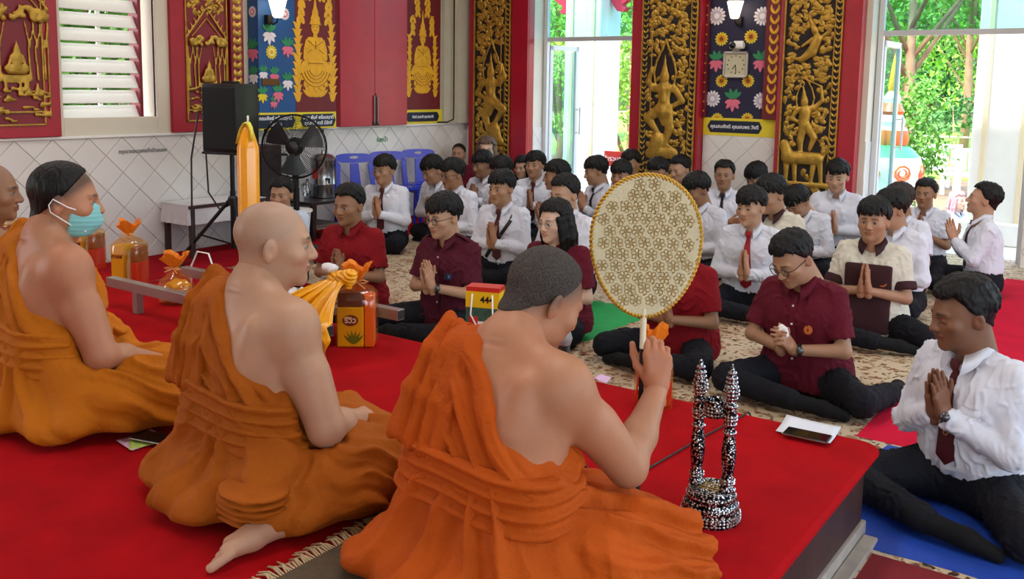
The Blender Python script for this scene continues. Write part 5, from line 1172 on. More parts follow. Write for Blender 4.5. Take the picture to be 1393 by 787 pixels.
def bundle(px, py, w, d, h, rz, label, kind=0, z=DAIS):
    p = atz(px, py, z); e = empty('offering_bundle', (p[0], p[1], z), rz, label, 'gift', 'wrapped offerings on the platform')
    if kind == 0:      # yellow pack with dark header
        MB().box((-w * .46, -d * .42, .004), (w * .2, -d * .1, h * .74), .006).build('yellow_pack', M_yelbox, e)
        MB().box((-w * .45, -d * .40, h * .72), (w * .18, -d * .12, h * .99), .005).build('brown_box', M_brnbox, e)
        q = MB(); q.prism([(-w * .13 + w * .2 * math.cos(a), h * .5 + w * .145 * math.sin(a)) for a in np.linspace(0, 2 * math.pi, 21)[:-1]], -d * .425, -d * .43, lambda a, b, c: (a, c, b)); o = q.build('logo_oval', M_brnbox, e)
        text('logo_lettering', 'รีวิว', w * .2, M_letter, o, Matrix(((1, 0, 0, -w * .13), (0, 0, -1, -d * .434), (0, 1, 0, h * .5), (0, 0, 0, 1))), bold=.001)
        mb = MB()
        for a in np.linspace(-.9, .9, 6): leaf(mb, -w * .05, h * .08, math.pi / 2 - a, h * .25, w * .04, a * .4, .002, lambda u, v, q_: (u, -d * .428 - q_, v), 4)
        mb.build('leaf_print', mat('print_green', '#4d7a1c', .5), e)
        MB().box((w * .22, -d * .4, .004), (w * .46, d * .1, h * .95), .004).build('striped_box', M_orbox, e)
        for i in range(3): MB().box((w * .455, -d * .36 + i * d * .13, .02), (w * .466, -d * .31 + i * d * .13, h * .9)).build('stripe', M_whtbox if i % 2 else M_redbox, e)
        MB().box((-w * .4, d * .02, .004), (w * .2, d * .42, h * .9), .005).build('red_box', M_redbox, e); MB().box((w * .24, d * .12, .004), (w * .44, d * .42, h * .8), .005).build('white_box', M_whtbox, e)
    elif kind == 1:    # red toothpaste box and striped boxes
        MB().box((-w * .47, -d * .44, .004), (-w * .26, d * .2, h * .8), .004).build('red_box', M_redbox, e)
        o = MB().box((-w * .475, -d * .446, h * .1), (-w * .255, -d * .441, h * .78)).build('red_face', M_redbox, e)
        text('lettering', 'Colgate', h * .17, M_letter, o, Matrix(((0, -1, 0, -w * .365), (0, 0, -1, -d * .448), (1, 0, 0, h * .46), (0, 0, 0, 1))) @ Matrix.Rotation(math.pi, 4, 'Z'), bold=.0008)
        MB().lathe([(w * .13, .004), (w * .14, h * .1), (w * .14, h * .6), (w * .05, h * .72), (w * .05, h * .8)], (-w * .05, -d * .15, 0), 16).build('yellow_bottle', M_yelbox, e, True, 40)
        for i, m_ in enumerate((M_whtbox, M_yelbox, M_orbox, M_redbox)): MB().box((w * (.1 + .09 * i), -d * .4 + .01 * i, .004), (w * (.18 + .09 * i), d * .1, h * (.9 - .03 * i)), .003).build('slim_box', m_, e)
        MB().box((w * .3, -d * .41, h * .2), (w * .46, -d * .405, h * .55)).build('flame_print', M_redbox, e); MB().box((-w * .3, d * .12, .004), (w * .4, d * .44, h * .8), .005).build('orange_box', M_orbox, e)
    elif kind == 2:    # gift box with bottles
        MB().box((-w * .46, -d * .44, .004), (-w * .02, d * .4, h * .92), .004).build('yellow_pack', M_yelbox, e); text('lettering', 'กาแฟ', w * .18, M_brnbox, e, Matrix(((1, 0, 0, -w * .24), (0, 0, -1, -d * .446), (0, 1, 0, h * .68), (0, 0, 0, 1))), bold=.001)
        MB().lathe([(w * .1, .004), (w * .105, h * .5), (w * .05, h * .66), (w * .05, h * .78)], (w * .12, -d * .25, 0), 14).build('glass_bottle', mat('bottle_grey', '#b9b9b2', .2), e, True, 40)
        MB().box((w * .24, -d * .42, .004), (w * .46, d * .4, h * .55), .004).build('red_box', M_redbox, e); MB().box((w * .24, -d * .38, h * .56), (w * .46, d * .4, h * .9), .004).build('brown_box', mat('pack_brown', '#8a5a3a', .5), e)
    # film body, pillowed towards the tie
    n = 32; P = []; ph = random.Random(px)
    pr = [(1.0, .003), (1.03, h * .3), (1.02, h * .7), (.99, h * .95), (.7, h * 1.05), (.3, h * 1.12), (.16, h * 1.17)]
    if kind == 3: pr = [(.8, .003), (1.05, h * .2), (1.08, h * .5), (.85, h * .8), (.45, h * .98), (.2, h * 1.1), (.15, h * 1.17)]
    for s_, z_ in pr:
        row = []
        for i in range(n + 1):
            a = 2 * math.pi * i / n; c, s2 = math.cos(a), math.sin(a); ex = .35 if kind != 3 else 1.
            row.append((w * .5 * s_ * math.copysign(abs(c) ** ex, c) * (1 + .012 * math.sin(9 * a + z_ * 40)), d * .5 * s_ * math.copysign(abs(s2) ** ex, s2) * (1 + .012 * math.sin(8 * a)), z_))
        P.append(row)
    MB().grid(P).build('film_wrap', M_film, e, True)
    if kind == 3:      # soft bundle: white towel and yellow cloth inside
        for nm, c, r3, m_ in (('folded_towel', (.0, -.1 * d, h * .3), (w * .4, d * .36, h * .28), mat('towel_blue_white', '#c9cdd8', .9, bump=.6, bscale=60)), ('yellow_cloth', (.0, .06 * d, h * .52), (w * .38, d * .36, h * .26), mat('yellow_cloth', '#e8b50e', .8, bump=.4, bscale=30))):
            g = SDF(np.array(c) - .16, np.array(c) + .16, .007); g.ell(c, r3, 0); g.plane((0, 0, .014), (0, 0, -1)); V, Q = g.nets(); N = normals(V, Q); V = V + N * (.012 * np.clip(1 - np.abs(wnoise(V, 5, 40)) * 2, 0, 1) - .006)[:, None].astype(np.float32); link(nm, mesh_np(nm, V, Q), e, m_, True)
    mb = MB(); ruffle(mb, (0, 0, h * 1.165), w * .07, w * .36, .075, px); mb.build('film_ruffle', M_organza, e, True)
    mb = MB(); mb.lathe([(w * .085, h * 1.15), (w * .1, h * 1.165), (w * .085, h * 1.18)], n=14)
    for q in (-1, 1): mb.tube([(0, -w * .08, h * 1.165), (q * .03, -w * .14, h * 1.2), (q * .055, -w * .12, h * 1.17), (q * .03, -w * .14, h * 1.14), (0, -w * .09, h * 1.165), (q * .04, -w * .2, h * 1.05)], .0035, 5)
    mb.build('ribbon_bow', mat('peach_ribbon', '#f5b878', .5), e, True)
    return e
bundle(486, 468, .185, .15, .262, math.radians(38), 'orange-wrapped bundle with a yellow pack and dark oval logo beside satin cloth', 0)
bundle(888, 551, .135, .13, .2, math.radians(35), 'orange-wrapped bundle with a red toothpaste box behind the ceremonial fan', 1)
bundle(178, 386, .18, .15, .26, math.radians(25), 'clear-wrapped gift box with bottle and red pack, between masked monk and bar', 2)
bundle(121, 366, .18, .15, .26, math.radians(25), 'clear-wrapped gift box just in front of the masked face', 2)
bundle(240, 412, .2, .18, .17, .3, 'round orange organza bundle holding a towel, against the ochre-robed shoulder', 3)
bundle(2, 352, .2, .16, .26, math.radians(25), 'clear-wrapped gift box near the older bald monk', 2)
# ---- paper carrier bag
p = aty(660, 430, 3.2); e = empty('carrier_bag', (p[0], p[1], DAIS), math.radians(20), 'printed red, yellow and green carrier bag with white cord handles', 'bag')
w, d, h = .15, .085, .36
MB().box((-w / 2, -d / 2, 0), (w / 2, d / 2, h - .09), .002).build('bag_body', mat('bag_print', '#2f5a4a', .5, vary=.5, vscale=25), e)
MB().box((-w / 2 - .001, -d / 2 - .001, h - .09), (w / 2 + .001, d / 2 + .001, h - .02)).build('yellow_band', M_yelbox, e); MB().box((-w / 2, -d / 2, h - .02), (w / 2, d / 2, h)).build('red_band', M_redbox, e)
for q in (-1, 1): MB().tube([(-.045, q * (d / 2 + .004), h - .03), (-.05, q * (d / 2 + .012), h - .12), (-.02, q * (d / 2 + .015), h - .17), (.02, q * (d / 2 + .015), h - .17), (.05, q * (d / 2 + .012), h - .12), (.045, q * (d / 2 + .004), h - .03)], .004, 6).build('cord_handle', M_white, e, True)
for i, (x, z_, m_) in enumerate(((-.04, .2, M_redbox), (.0, .18, M_white), (.045, .2, M_orbox), (-.05, .16, M_white))): MB().box((x - .02, -d / 2 - .003, z_ - .025), (x + .02, -d / 2, z_ + .03)).build('printed_block', m_, e)
text('lettering', '444', .04, M_blk, e, Matrix(((1, 0, 0, .02), (0, 0, -1, -d / 2 - .002), (0, 1, 0, h - .055), (0, 0, 0, 1))), bold=.001)
# ---- low steel frame with white cloth, satin and candle
M_bar = mat('brushed_bar', '#a39d98', .35, metal=.85); M_barend = mat('bar_hollow', '#1d1a1a', .7)
zb = .47; A0, A1 = aty(150, 381, 2.82), aty(448, 448, 2.82); B0, B1 = aty(262, 358, 3.30), aty(557, 411, 3.30)
e = empty('steel_frame_table', (0, 0, 0), label='low steel frame table with long square bars on the platform', cat='table')
for x0, x1, y in ((A0[0], A1[0], 2.82), (B0[0] , B1[0], 3.24)):
    MB().box((x0, y - .025, zb - .025), (x1, y + .025, zb + .025), .002).build('rail', M_bar, e); MB().box((x1, y - .021, zb - .021), (x1 + .002, y + .021, zb + .021)).build('rail_end', M_barend, e)
    for x in (x0 + .25, x1 - .3): MB().box((x - .02, y - .02, DAIS), (x + .02, y + .02, zb - .025), .002).build('leg', M_bar, e)
for x in (-3.95, -3.6, A1[0] - .28): MB().box((x - .02, 2.84, zb - .024), (x + .02, 3.22, zb + .016), .002).build('cross_rail', M_bar, e)
MB().box((-3.98, 2.85, zb + .016), (A1[0] - .32, 3.215, zb + .024), .002).build('shelf_board', M_bar, e)
M_cloth = mat('white_cloth', '#d9d9dc', .85, bump=.3, bscale=18, vary=.04)
def drape(name, P0, fold, m, label, cat):
    V = np.array(P0); return None
nx, ny = 30, 16; P = []
for j in range(ny + 1):
    P.append([(-3.64 + .38 * i / nx, 2.86 + .33 * j / ny, zb + .034 + .022 * abs(math.sin(i * .7 + j * .35)) + .012 * math.sin(j * 1.1 + i * .2)) for i in range(nx + 1)])
tag(MB().grid(P).build('white_cloth', M_cloth, smooth=True), 'crumpled white cloth lying on the steel frame table', 'cloth')
# golden satin gathered at a knot and hanging over the bar
T_ = aty(465, 378, 3.0); M_satin = mat('yellow_satin', '#f2a905', .28, bump=.15, bscale=14, vary=.1, vscale=6, spec=.6)
P = []; nx, ny = 44, 26
for j in range(ny + 1):
    t = j / ny; row = []
    for i in range(nx + 1):
        f = i / nx - .5; wdt = .10 + .46 * min(1, t * 1.3); x = T_[0] - .0 + f * wdt - .17 * t ** .8; fo = math.sin(f * 26 + 1.5 * t) * .7 + math.sin(f * 47 + 2 * t) * .4
        y = T_[1] - .02 - .24 * min(1, t * 1.1) ** .8 + .04 * fo * (.35 + t) ; z = T_[2] - .01 - (T_[2] - .37) * t ** 1.15 + .012 * fo
        if t > .6: y = min(y, 2.785 + .012 * fo)
        row.append((x, y, z))
    P.append(row)
sat = MB().grid(P).build('satin_cloth', M_satin, smooth=True); tag(sat, 'shiny yellow satin cloth draped over the bar beside a wrapped bundle', 'cloth'); sm_ = sat.modifiers.new('solid', 'SOLIDIFY'); sm_.thickness = .004
g = SDF(T_ - .12, T_ + .12, .006); g.cone(T_ + [-.05, 0, -.005], T_ + [.05, .0, .012], .03, .032, .02); g.cone(T_ + [.04, 0, -.03], T_ + [.065, 0, .03], .018, .02, .015); V, Q = g.nets(); N = normals(V, Q); V = V + N * (.0045 * np.sin(V[:, 2] * 300 + V[:, 0] * 110 + 3 * wnoise(V, 3, 30)))[:, None].astype(np.float32); link('satin_knot', mesh_np('satin_knot', V, Q), sat, M_satin, True)
MB().tube([(T_[0] - .17, T_[1] + .03, zb + .024), (T_[0] - .17, T_[1] + .03, T_[2] - .06), (T_[0] - .14, T_[1] + .015, T_[2] - .02), tuple(T_ + [-.03, 0, 0])], .011, 8).build('inner_post', M_bar, sat, True)
g = SDF(T_ - .13, T_ + .13, .006); q_ = T_ + [-.075, .0, .04]; g.ell(q_, (.045, .035, .022), 0); V, Q = g.nets(); N = normals(V, Q); V = V + N * (.008 * wnoise(V, 4, 60))[:, None].astype(np.float32); o = link('white_tuft', mesh_np('white_tuft', V, Q), sat, M_cloth, True)
# candle
Cn = aty(338, 240, 3.03); e = empty('candle', (Cn[0], 3.03, zb + .024), label='tall thick yellow candle with a pointed top and ribbon', cat='candle'); M_wax = mat('yellow_wax', '#f0a00c', .22, spec=.7, vary=.06, vscale=3, coat=.4); hh = 1.385 - zb - .024
wob = lambda a, z: 1 + .025 * math.cos(8 * a)
MB().lathe([(.052, 0), (.052, hh - .16), (.0495, hh - .15), (.03, hh - .08), (.012, hh - .045), (0, hh - .04)], n=48, wob=wob).build('wax_body', M_wax, e, True, 60)
MB().tube([(0, 0, hh - .05), (.004, 0, hh - .02), (0, .003, hh)], .005, 6).build('wick', M_white, e)
mb = MB(); mb.grid([[(x + .0, -.02 + dy, z + dz) for dy, dz in ((-.008, 0), (.012, .006))] for x, z in ((-.06, hh - .14), (-.045, hh - .1), (-.025, hh - .06), (0, hh - .035), (.03, hh - .035), (.05, hh - .06), (.06, hh - .12))]); o = mb.build('ribbon', mat('lemon_ribbon', '#e6dc4a', .5), e, True); sm_ = o.modifiers.new('s', 'SOLIDIFY'); sm_.thickness = .002
# ---- small things on the platform
def flat_sheet(name, pts, m, label, cat, z=DAIS + .003, curl=.0):
    P = []; a, b, c, d = [np.array(p) for p in pts]; n = 8
    for j in range(n + 1):
        t = j / n; l, r_ = a + (d - a) * t, b + (c - b) * t; P.append([tuple((l + (r_ - l) * i / n)[:2]) + (z + curl * ((i / n - .5) ** 2 * 2 + (t - .5) ** 2),) for i in range(n + 1)])
    o = MB().grid(P).build(name, m, smooth=True); s_ = o.modifiers.new('s', 'SOLIDIFY'); s_.thickness = .0012; return tag(o, label, cat)
q = lambda x, y: atz(x, y, DAIS)
flat_sheet('paper_sheet', [q(1055, 589), q(1070, 567), q(1144, 584), q(1129, 606)], mat('paper', '#dfe6f2', .8), 'white sheet of paper under the phone at the platform corner', 'paper', curl=.01)
def phone(px, py, rz, label, m='#1a1a1c', z=DAIS + .012, lx=.075, ly=.155):
    p = atz(px, py, z); e = empty('phone', (p[0], p[1], z), rz, label, 'phone'); MB().box((-ly / 2, -lx / 2, 0), (ly / 2, lx / 2, .009), .0035).build('phone_body', mat('phone_' + m[1:], m, .3), e); MB().box((-ly / 2 + .003, -lx / 2 + .003, .009), (ly / 2 - .003, lx / 2 - .003, .0096)).build('screen', mat('screen_glass', '#0c0c10', .08), e)
    MB().tube([(-ly / 2, -lx / 2, .0045), (ly / 2, -lx / 2, .0045), (ly / 2, lx / 2, .0045), (-ly / 2, lx / 2, .0045)], .0025, 5, closed=True).build('rim', M_chrome, e); return e
phone(1098, 593, math.radians(3), 'dark phone lying on a white paper sheet')
flat_sheet('paper_slip', [q(808, 515), q(816, 509), q(832, 514), q(824, 522)], mat('lilac_paper', '#d8b4dc', .8), 'small lilac paper slip at the platform edge', 'paper')
flat_sheet('paper_sheet', [q(158, 601), q(205, 585), q(226, 596), q(180, 615)], mat('lilac_sheet', '#d9b8d6', .8), 'lilac and green printed leaflet under a phone beside the ochre robe', 'paper', curl=.006)
flat_sheet('paper_sheet', [q(176, 600), q(212, 592), q(226, 602), q(176, 614)], mat('lime_sheet', '#b9d86a', .8), 'lime green leaflet lying on the lilac leaflet', 'paper', z=DAIS + .007)
phone(212, 597, math.radians(15), 'black phone lying on leaflets beside the ochre robe', '#0f0f10', z=DAIS + .013)
pts = [q(788, 622), q(800, 640), q(840, 648), q(880, 640), q(920, 617), q(960, 594), q(1000, 573), q(1018, 562)]
mb = MB(); mb.tube([(p[0], p[1], DAIS + .006) for p in pts] + [(pts[-1][0] + .01, DY + .03, DAIS - .03), (pts[-1][0] + .03, DY + .07, .01), (pts[-1][0] + .3, DY + .3, .008)], .0035, 6); tag(mb.build('floor_cable', M_blk, smooth=True), 'thin black cable running across the red platform past the silver stand', 'cable')
# microphone in front of the near monk
p = aty(771, 460, 2.28); e = empty('microphone', (p[0], p[1], DAIS), label='small microphone on a slim stand below the bowed face', cat='microphone')
MB().lathe([(.06, 0), (.06, .01), (.01, .016), (.006, .03), (.006, p[2] - DAIS - .12)], n=16).build('mic_stand', M_blkm, e, True, 40); zt = p[2] - DAIS
MB().tube([(0, .0, zt - .13), (-.006, .0, zt - .02)], [.011, .016], 10).build('mic_body', M_blk, e, True); g = MB(); g.lathe([(0, -.026), (.018, -.02), (.024, 0), (.018, .02), (0, .026)], (-.008, 0, zt), 16); g.build('mic_grille', mat('mic_mesh', '#b7b9bd', .35, metal=.7, bump=.8, bscale=400), e, True)
# woven rug with fringe under the near monk
rx0, rx1, ry0, ry1 = -1.72, -.86, 1.38, 1.93; e = empty('fringed_rug', (0, 0, 0), label='small brown woven rug with pale fringe under the monk with the fan', cat='rug')
MB().box((rx0, ry0, DAIS + .0005), (rx1, ry1, DAIS + .008), .003).build('rug_cloth', mat('woven_brown', '#5b4c38', .95, bump=.6, bscale=200, vary=.2, vscale=30), e)
mb = MB(); rr = random.Random(5)
for sx_, xx in ((-1, rx0), (1, rx1)):
    for i in range(64):
        y = ry0 + (ry1 - ry0) * (i + .5) / 64; L = rr.uniform(.04, .065); dy = rr.uniform(-.02, .02); mb.tube([(xx, y, DAIS + .005), (xx + sx_ * L * .5, y + dy * .4, DAIS + .010 + rr.uniform(0, .006)), (xx + sx_ * L, y + dy, DAIS + .004)], [.003, .0032, .0018], 4)
o = mb.build('fringe', mat('cream_thread', '#c2ac86', .9), e); o['kind'] = 'stuff'
# ---- loudspeaker on tripod
p = (-6.57, 5.15); st_ = empty('speaker_stand', (p[0], p[1], 0), label='black tripod stand carrying the loudspeaker', cat='speaker stand')
MB().tube([(0, 0, .12), (0, 0, .956)], .02, 10).tube([(0, 0, .12), (0, 0, .62)], .024, 10).build('pole', M_blkm, st_, True, 40); MB().lathe([(.04, .5), (.042, .56), (.03, .58)], n=12).build('collar', M_blk, st_)
for k in range(3):
    a = math.radians(100 + 120 * k); c, s_ = math.cos(a), math.sin(a); MB().tube([(c * .03, s_ * .03, .54), (c * .46, s_ * .46, .025)], .016, 8).build('leg', M_blkm, st_, True, 40); MB().tube([(c * .02, s_ * .02, .16), (c * .3, s_ * .3, .245)], .008, 6).build('brace', M_blkm, st_); MB().lathe([(.024, 0), (.022, .03), (0, .035)], (c * .465, s_ * .465, .0), 10).build('rubber_foot', M_blk, st_)
e = empty('loudspeaker', (p[0], p[1], .955), math.radians(18), 'black portable loudspeaker on a tripod against the tiled wall', 'loudspeaker')
MB().box((-.17, -.18, 0), (.17, .17, .58), .025).build('cabinet', M_blk, e, True, 45); MB().box((-.155, -.186, .03), (.155, -.17, .55), .008).build('grille', mat('grille_black', '#0d0f14', .55, metal=.3, bump=.5, bscale=300), e)
MB().box((-.17, -.19, -.012), (.17, .17, .012), .01).build('bottom_lip', M_blk, e, True, 45); MB().box((-.06, -.05, .58), (.06, .05, .6), .006).build('handle', M_blk, e)
tag(MB().tube([(-6.72, 5.08, 1.25), (-6.8, 4.99, 1.28), (-6.84, 4.94, .9), (-6.84, 4.93, .4), (-6.8, 4.9, .03), (-6.7, 4.7, .016), (-6.4, 4.55, .014)], .008, 6).build('speaker_cable', M_blk, smooth=True), 'black power cable hanging beside the loudspeaker', 'cable')
tag(MB().tube([(-6.72, 5.1, 1.0), (-6.79, 5.05, .98), (-6.78, 5.06, .6), (-6.68, 5.1, .45), (-6.6, 5.14, .5)], .008, 6).build('speaker_cable', M_blk, smooth=True), 'black cable looping from loudspeaker to its stand', 'cable')
a_, b_ = atz(258, 366, DAIS), atz(318, 358, DAIS + .02)
tag(MB().tube([(-4.60, 3.295, DAIS + .005), (-4.59, 3.295, DAIS + .16), (-4.53, 3.295, DAIS + .25), (-4.43, 3.295, DAIS + .25), (-4.37, 3.295, DAIS + .14), (-4.36, 3.295, DAIS + .005)], .005, 6).build('white_cable', M_white, smooth=True), 'white cable arching over the platform beside the organza bundle', 'cable')
# ---- side table under a white cloth behind the speaker
e = empty('side_table', (-7.13, 5.40, 0), label='small side table under a white cloth behind the speaker tripod', cat='table')
for x in (-.19, .16):
    for y in (-.38, .38): MB().box((x - .02, y - .02, 0), (x + .02, y + .02, .44)).build('leg', M_wood, e)
MB().box((-.21, -.42, .44), (.18, .42, .47), .004).build('table_top', M_wood, e)
P = []
for z_, o in ((.30, .012), (.36, .01), (.44, .006), (.472, .004), (.475, -.02)):
    P.append([((.18 + o) * math.copysign(1, c) * min(1, abs(c) * 1.5) - .015, (.42 + o) * math.copysign(1, s_) * min(1, abs(s_) * 1.5) + (.012 * math.sin(a * 17) if z_ < .4 else 0), z_) for a in np.linspace(0, 2 * math.pi, 49) for c, s_ in ((math.cos(a), math.sin(a)),)])
cl = MB().grid(P); cl.box((-.2, -.43, .472), (.18, .43, .477)); cl.build('table_cloth', M_cloth, e, True, 50)
# ---- pedestal fan
fx, fy_ = -6.51, 5.81; e = empty('pedestal_fan', (fx, fy_, 0), math.radians(40), 'black industrial pedestal fan with wire cage', 'fan')
MB().lathe([(.17, 0), (.17, .02), (.06, .05), (.03, .07)], n=28).build('base', M_blkm, e, True, 40); MB().tube([(0, 0, .05), (0, 0, .9)], .022, 10).tube([(0, 0, .05), (0, 0, .6)], .028, 10).build('pole', M_blkm, e, True, 40)
MB().tube([(0, .1, .98), (0, -.08, .98)], [.07, .085], 16).build('motor', M_blk, e, True, 40); MB().box((-.03, -.02, .84), (.03, .06, .95), .008).build('neck', M_blk, e); MB().box((-.03, -.05, .62), (.03, -.02, .78), .006).build('control_box', M_blk, e)
R_f = .285; mb = MB()
for yy, sc in ((-.15, 1), (-.02, 1)):
    for rr_ in np.linspace(.08, R_f * .98, 15): d_ = .05 * (1 - (rr_ / R_f) ** 2) * (1 if yy > -.1 else -1); mb.tube([(rr_ * math.cos(a), yy + d_, .98 + rr_ * math.sin(a)) for a in np.linspace(0, 2 * math.pi, 37)[:-1]], .0022, 4, closed=True)
for k in range(12):
    a = 2 * math.pi * k / 12; c, s_ = math.cos(a), math.sin(a)
    for yy, sg in ((-.15, -1), (-.02, 1)): mb.tube([(r_ * c, yy + sg * .05 * (1 - (r_ / R_f) ** 2), .98 + r_ * s_) for r_ in np.linspace(.05, R_f, 6)], .0018, 4)
o = mb.build('wire_cage', M_blkm, e); o['kind'] = 'stuff'
MB().tube([(R_f * math.cos(a), -.085, .98 + R_f * math.sin(a)) for a in np.linspace(0, 2 * math.pi, 49)[:-1]], .009, 6, closed=True).build('cage_rim', M_blkm, e, True); MB().lathe([(.06, 0), (.05, .012), (0, .016)], n=18).build('badge', M_blk, e, True).matrix_local = Matrix.Translation((0, -.205, .98)) @ Matrix.Rotation(math.pi / 2, 4, 'X')
for k in range(3):
    P = []
    for r_ in np.linspace(.05, R_f * .9, 7): P.append([(r_ * math.cos(b + 2.09 * k), -.085 + (b - .45) * .07, .98 + r_ * math.sin(b + 2.09 * k)) for b in np.linspace(0, .95 * (1 - .25 * (r_ / R_f - .6) ** 2), 7)])
    MB().grid(P).build('blade', mat('blade_grey', '#4a4d50', .35, metal=.4), e, True)
for k in range(3):
    a = math.radians(30 + 120 * k); MB().box((-.012, -.1, -.012), (.012, -.07, .012)).build('cage_clip', M_blk, e).location = (R_f * 1.02 * math.cos(a), 0, .98 + R_f * 1.02 * math.sin(a))
# ---- dark cabinet, picture, bench with water boiler and jugs
p1 = atx(372, 300, -7.2); e = empty('dark_cabinet', (-7.19, float(atx(368, 260, -7.1)[1]), 0), label='narrow dark cabinet standing behind the pedestal fan', cat='cabinet'); MB().box((-.12, -.16, 0), (.12, .12, .95), .006).build('carcass', M_wood, e); MB().box((.12, -.14, .06), (.13, .1, .9), .003).build('door', mat('door_dark', '#241618', .5), e); MB().box((.13, .05, .45), (.142, .07, .55)).build('handle', M_stainless, e)
e = MB().box((-7.358, 6.2, .5), (-7.335, 6.44, .84), .004).build('framed_notice', M_blk); tag(e, 'white framed notice leaning behind the fan pole', 'notice'); MB().box((-7.336, 6.22, .525), (-7.332, 6.42, .815)).build('notice_sheet', mat('notice_paper', '#c9ccd0', .6, vary=.1, vscale=30), e)
by0, by1 = 6.28, 6.8; e = empty('low_bench', (0, 0, 0), label='low dark bench with a lower shelf along the tiled wall', cat='bench')
MB().box((-7.34, by0, .36), (-6.82, by1, .39), .005).build('top', mat('bench_brown', '#2b211e', .4), e); MB().box((-7.3, by0 + .06, .12), (-6.86, by1 - .06, .145), .004).build('shelf', mat('bench_shelf', '#6a5c52', .5), e)
for x in (-7.3, -6.86):
    for y in (by0 + .05, by1 - .05): MB().box((x - .022, y - .022, 0), (x + .022, y + .022, .36)).build('leg', MATS['bench_brown'], e)
bp = (-7.08, float(atx(440, 240, -7.08)[1])); e = empty('water_boiler', (bp[0], bp[1], .39), label='stainless steel water boiler with a tap on the low bench', cat='boiler')
MB().lathe([(.12, 0), (.13, .01), (.13, .13), (.133, .135), (.133, .15), (.13, .155), (.13, .37), (.134, .375), (.134, .4), (.12, .41), (.09, .44), (.03, .45), (.02, .48), (0, .485)], n=32).build('tank', M_stainless, e, True, 40)
MB().tube([(.11, -.07, .2), (.19, -.1, .2)], .012, 8).tube([(.18, -.095, .215), (.18, -.095, .16)], .01, 8).build('tap', M_blk, e); MB().box((-.02, -.135, .2), (.05, -.13, .3), .002).build('label', M_redbox, e)
for i, (px, hh_, rr_) in enumerate(((409, .2, .03), (414, .16, .034), (418, .19, .032))):
    y = float(atx(px, 262, -6.98 - .07 * i)[1]); e = empty('glass_jug', (-6.98 - .07 * i, y, .39), label=('slim clear bottle on the bench behind the fan', 'squat steel jug on the bench behind the fan', 'tall steel jug beside the water boiler')[i], cat='jug')
    MB().lathe([(rr_, 0), (rr_ * 1.1, .02), (rr_ * 1.1, hh_ * .5), (rr_ * .4, hh_ * .75), (rr_ * .4, hh_), (rr_ * .5, hh_ + .01)], n=18).build('jug_body', M_stainless if i else mat('clear_plastic', '#b8bcc0', .15, alpha=.6), e, True, 40); MB().tube([(rr_ * .9, 0, hh_ * .3), (rr_ * 1.7, 0, hh_ * .45), (rr_ * .5, 0, hh_ * .85)], .007, 6).build('jug_handle', M_stainless, e)
p = aty(401, 290, 6.45); e = empty('plastic_tub', (-6.85, 6.09, 0), label='white plastic tub on the floor behind the fan', cat='tub'); MB().lathe([(.12, 0), (.155, .32), (.168, .33), (.168, .345), (.15, .345), (.115, .02), (0, .02)], n=28).build('tub_body', M_plastic, e, True, 40); MB().lathe([(.166, .32), (.172, .33), (.166, .34)], n=28).build('tub_rim', M_plastic, e, True)
p = atz(410, 345); e = empty('round_stool', (-6.11, 5.49, 0), label='low round black stool at the carpet edge', cat='stool'); MB().lathe([(.16, .1), (.17, .11), (.17, .135), (.15, .15), (0, .152)], n=28).build('seat', M_blk, e, True, 40)
for k in range(4): a = k * math.pi / 2 + .4; MB().tube([(.12 * math.cos(a), .12 * math.sin(a), .1), (.14 * math.cos(a), .14 * math.sin(a), 0)], .014, 8).build('leg', M_blk, e)
# ---- blue plastic chairs
M_bluep = mat('blue_plastic', '#1430b8', .22, spec=.6)
def plastic_chair(y, label, x=-6.98, rz=-.5):
    e = empty('plastic_chair', (x, y, 0), -math.pi / 2 + rz, label, 'chair', 'blue plastic chairs by the wall')      # local +y = front
    MB().box((-.22, -.2, .40), (.22, .22, .43), .012).build('seat', M_bluep, e, True, 50)
    bk = lambda a, b, c: (a, -.19 - (b - .42) * .22 + c, b)
    def bar(poly, nm): MB().prism(poly, -.012, .012, bk).build(nm, M_bluep, e)
    bar([(-.22, .42), (-.17, .42), (-.155, .68), (-.19, .74), (-.215, .66)], 'back_post'); bar([(.22, .42), (.215, .66), (.19, .74), (.155, .68), (.17, .42)], 'back_post'); bar([(-.06, .42), (.06, .42), (.045, .7), (-.045, .7)], 'back_splat')
    out = []; inn = []
    for i in range(24):
        a = 2 * math.pi * i / 24; c, s_ = math.cos(a), math.sin(a); out.append((.2 * math.copysign(abs(c) ** .6, c), (.755 + .05 * math.copysign(abs(s_) ** .7, s_)))); inn.append((.05 * c, .762 + .016 * s_))
    mb = MB(); vs = [bk(a, b, c) for c in (-.014, .014) for a, b in out + inn]; n = 24; fs = []
    for i in range(n):
        j = (i + 1) % n; fs += [(i, j, n + j, n + i), (2 * n + i, 3 * n + i, 3 * n + j, 2 * n + j), (i, 2 * n + i, 2 * n + j, j), (n + i, n + j, 3 * n + j, 3 * n + i)]
    mb.add(vs, fs).build('top_rail', M_bluep, e)
    for sx_ in (-1, 1):
        for sy in (-1, 1): MB().tube([(sx_ * .19, sy * .18 + .01, .405), (sx_ * .225, sy * .22 + .01, 0)], [.026, .018], 8).build('leg', M_bluep, e, True, 50)
        MB().box((sx_ * .2 - .012, -.2, .36), (sx_ * .2 + .012, .2, .4)).build('apron', M_bluep, e)
ych = lambda px: float(atx(px, 240, -7.05)[1])
plastic_chair(ych(482) + .03, 'blue plastic chair next to the steel water boiler'); plastic_chair(ych(531), 'blue plastic chair behind the student with steel glasses and tie'); plastic_chair(ych(564) + .12, 'blue plastic chair at the end of the row, beside the seated man')
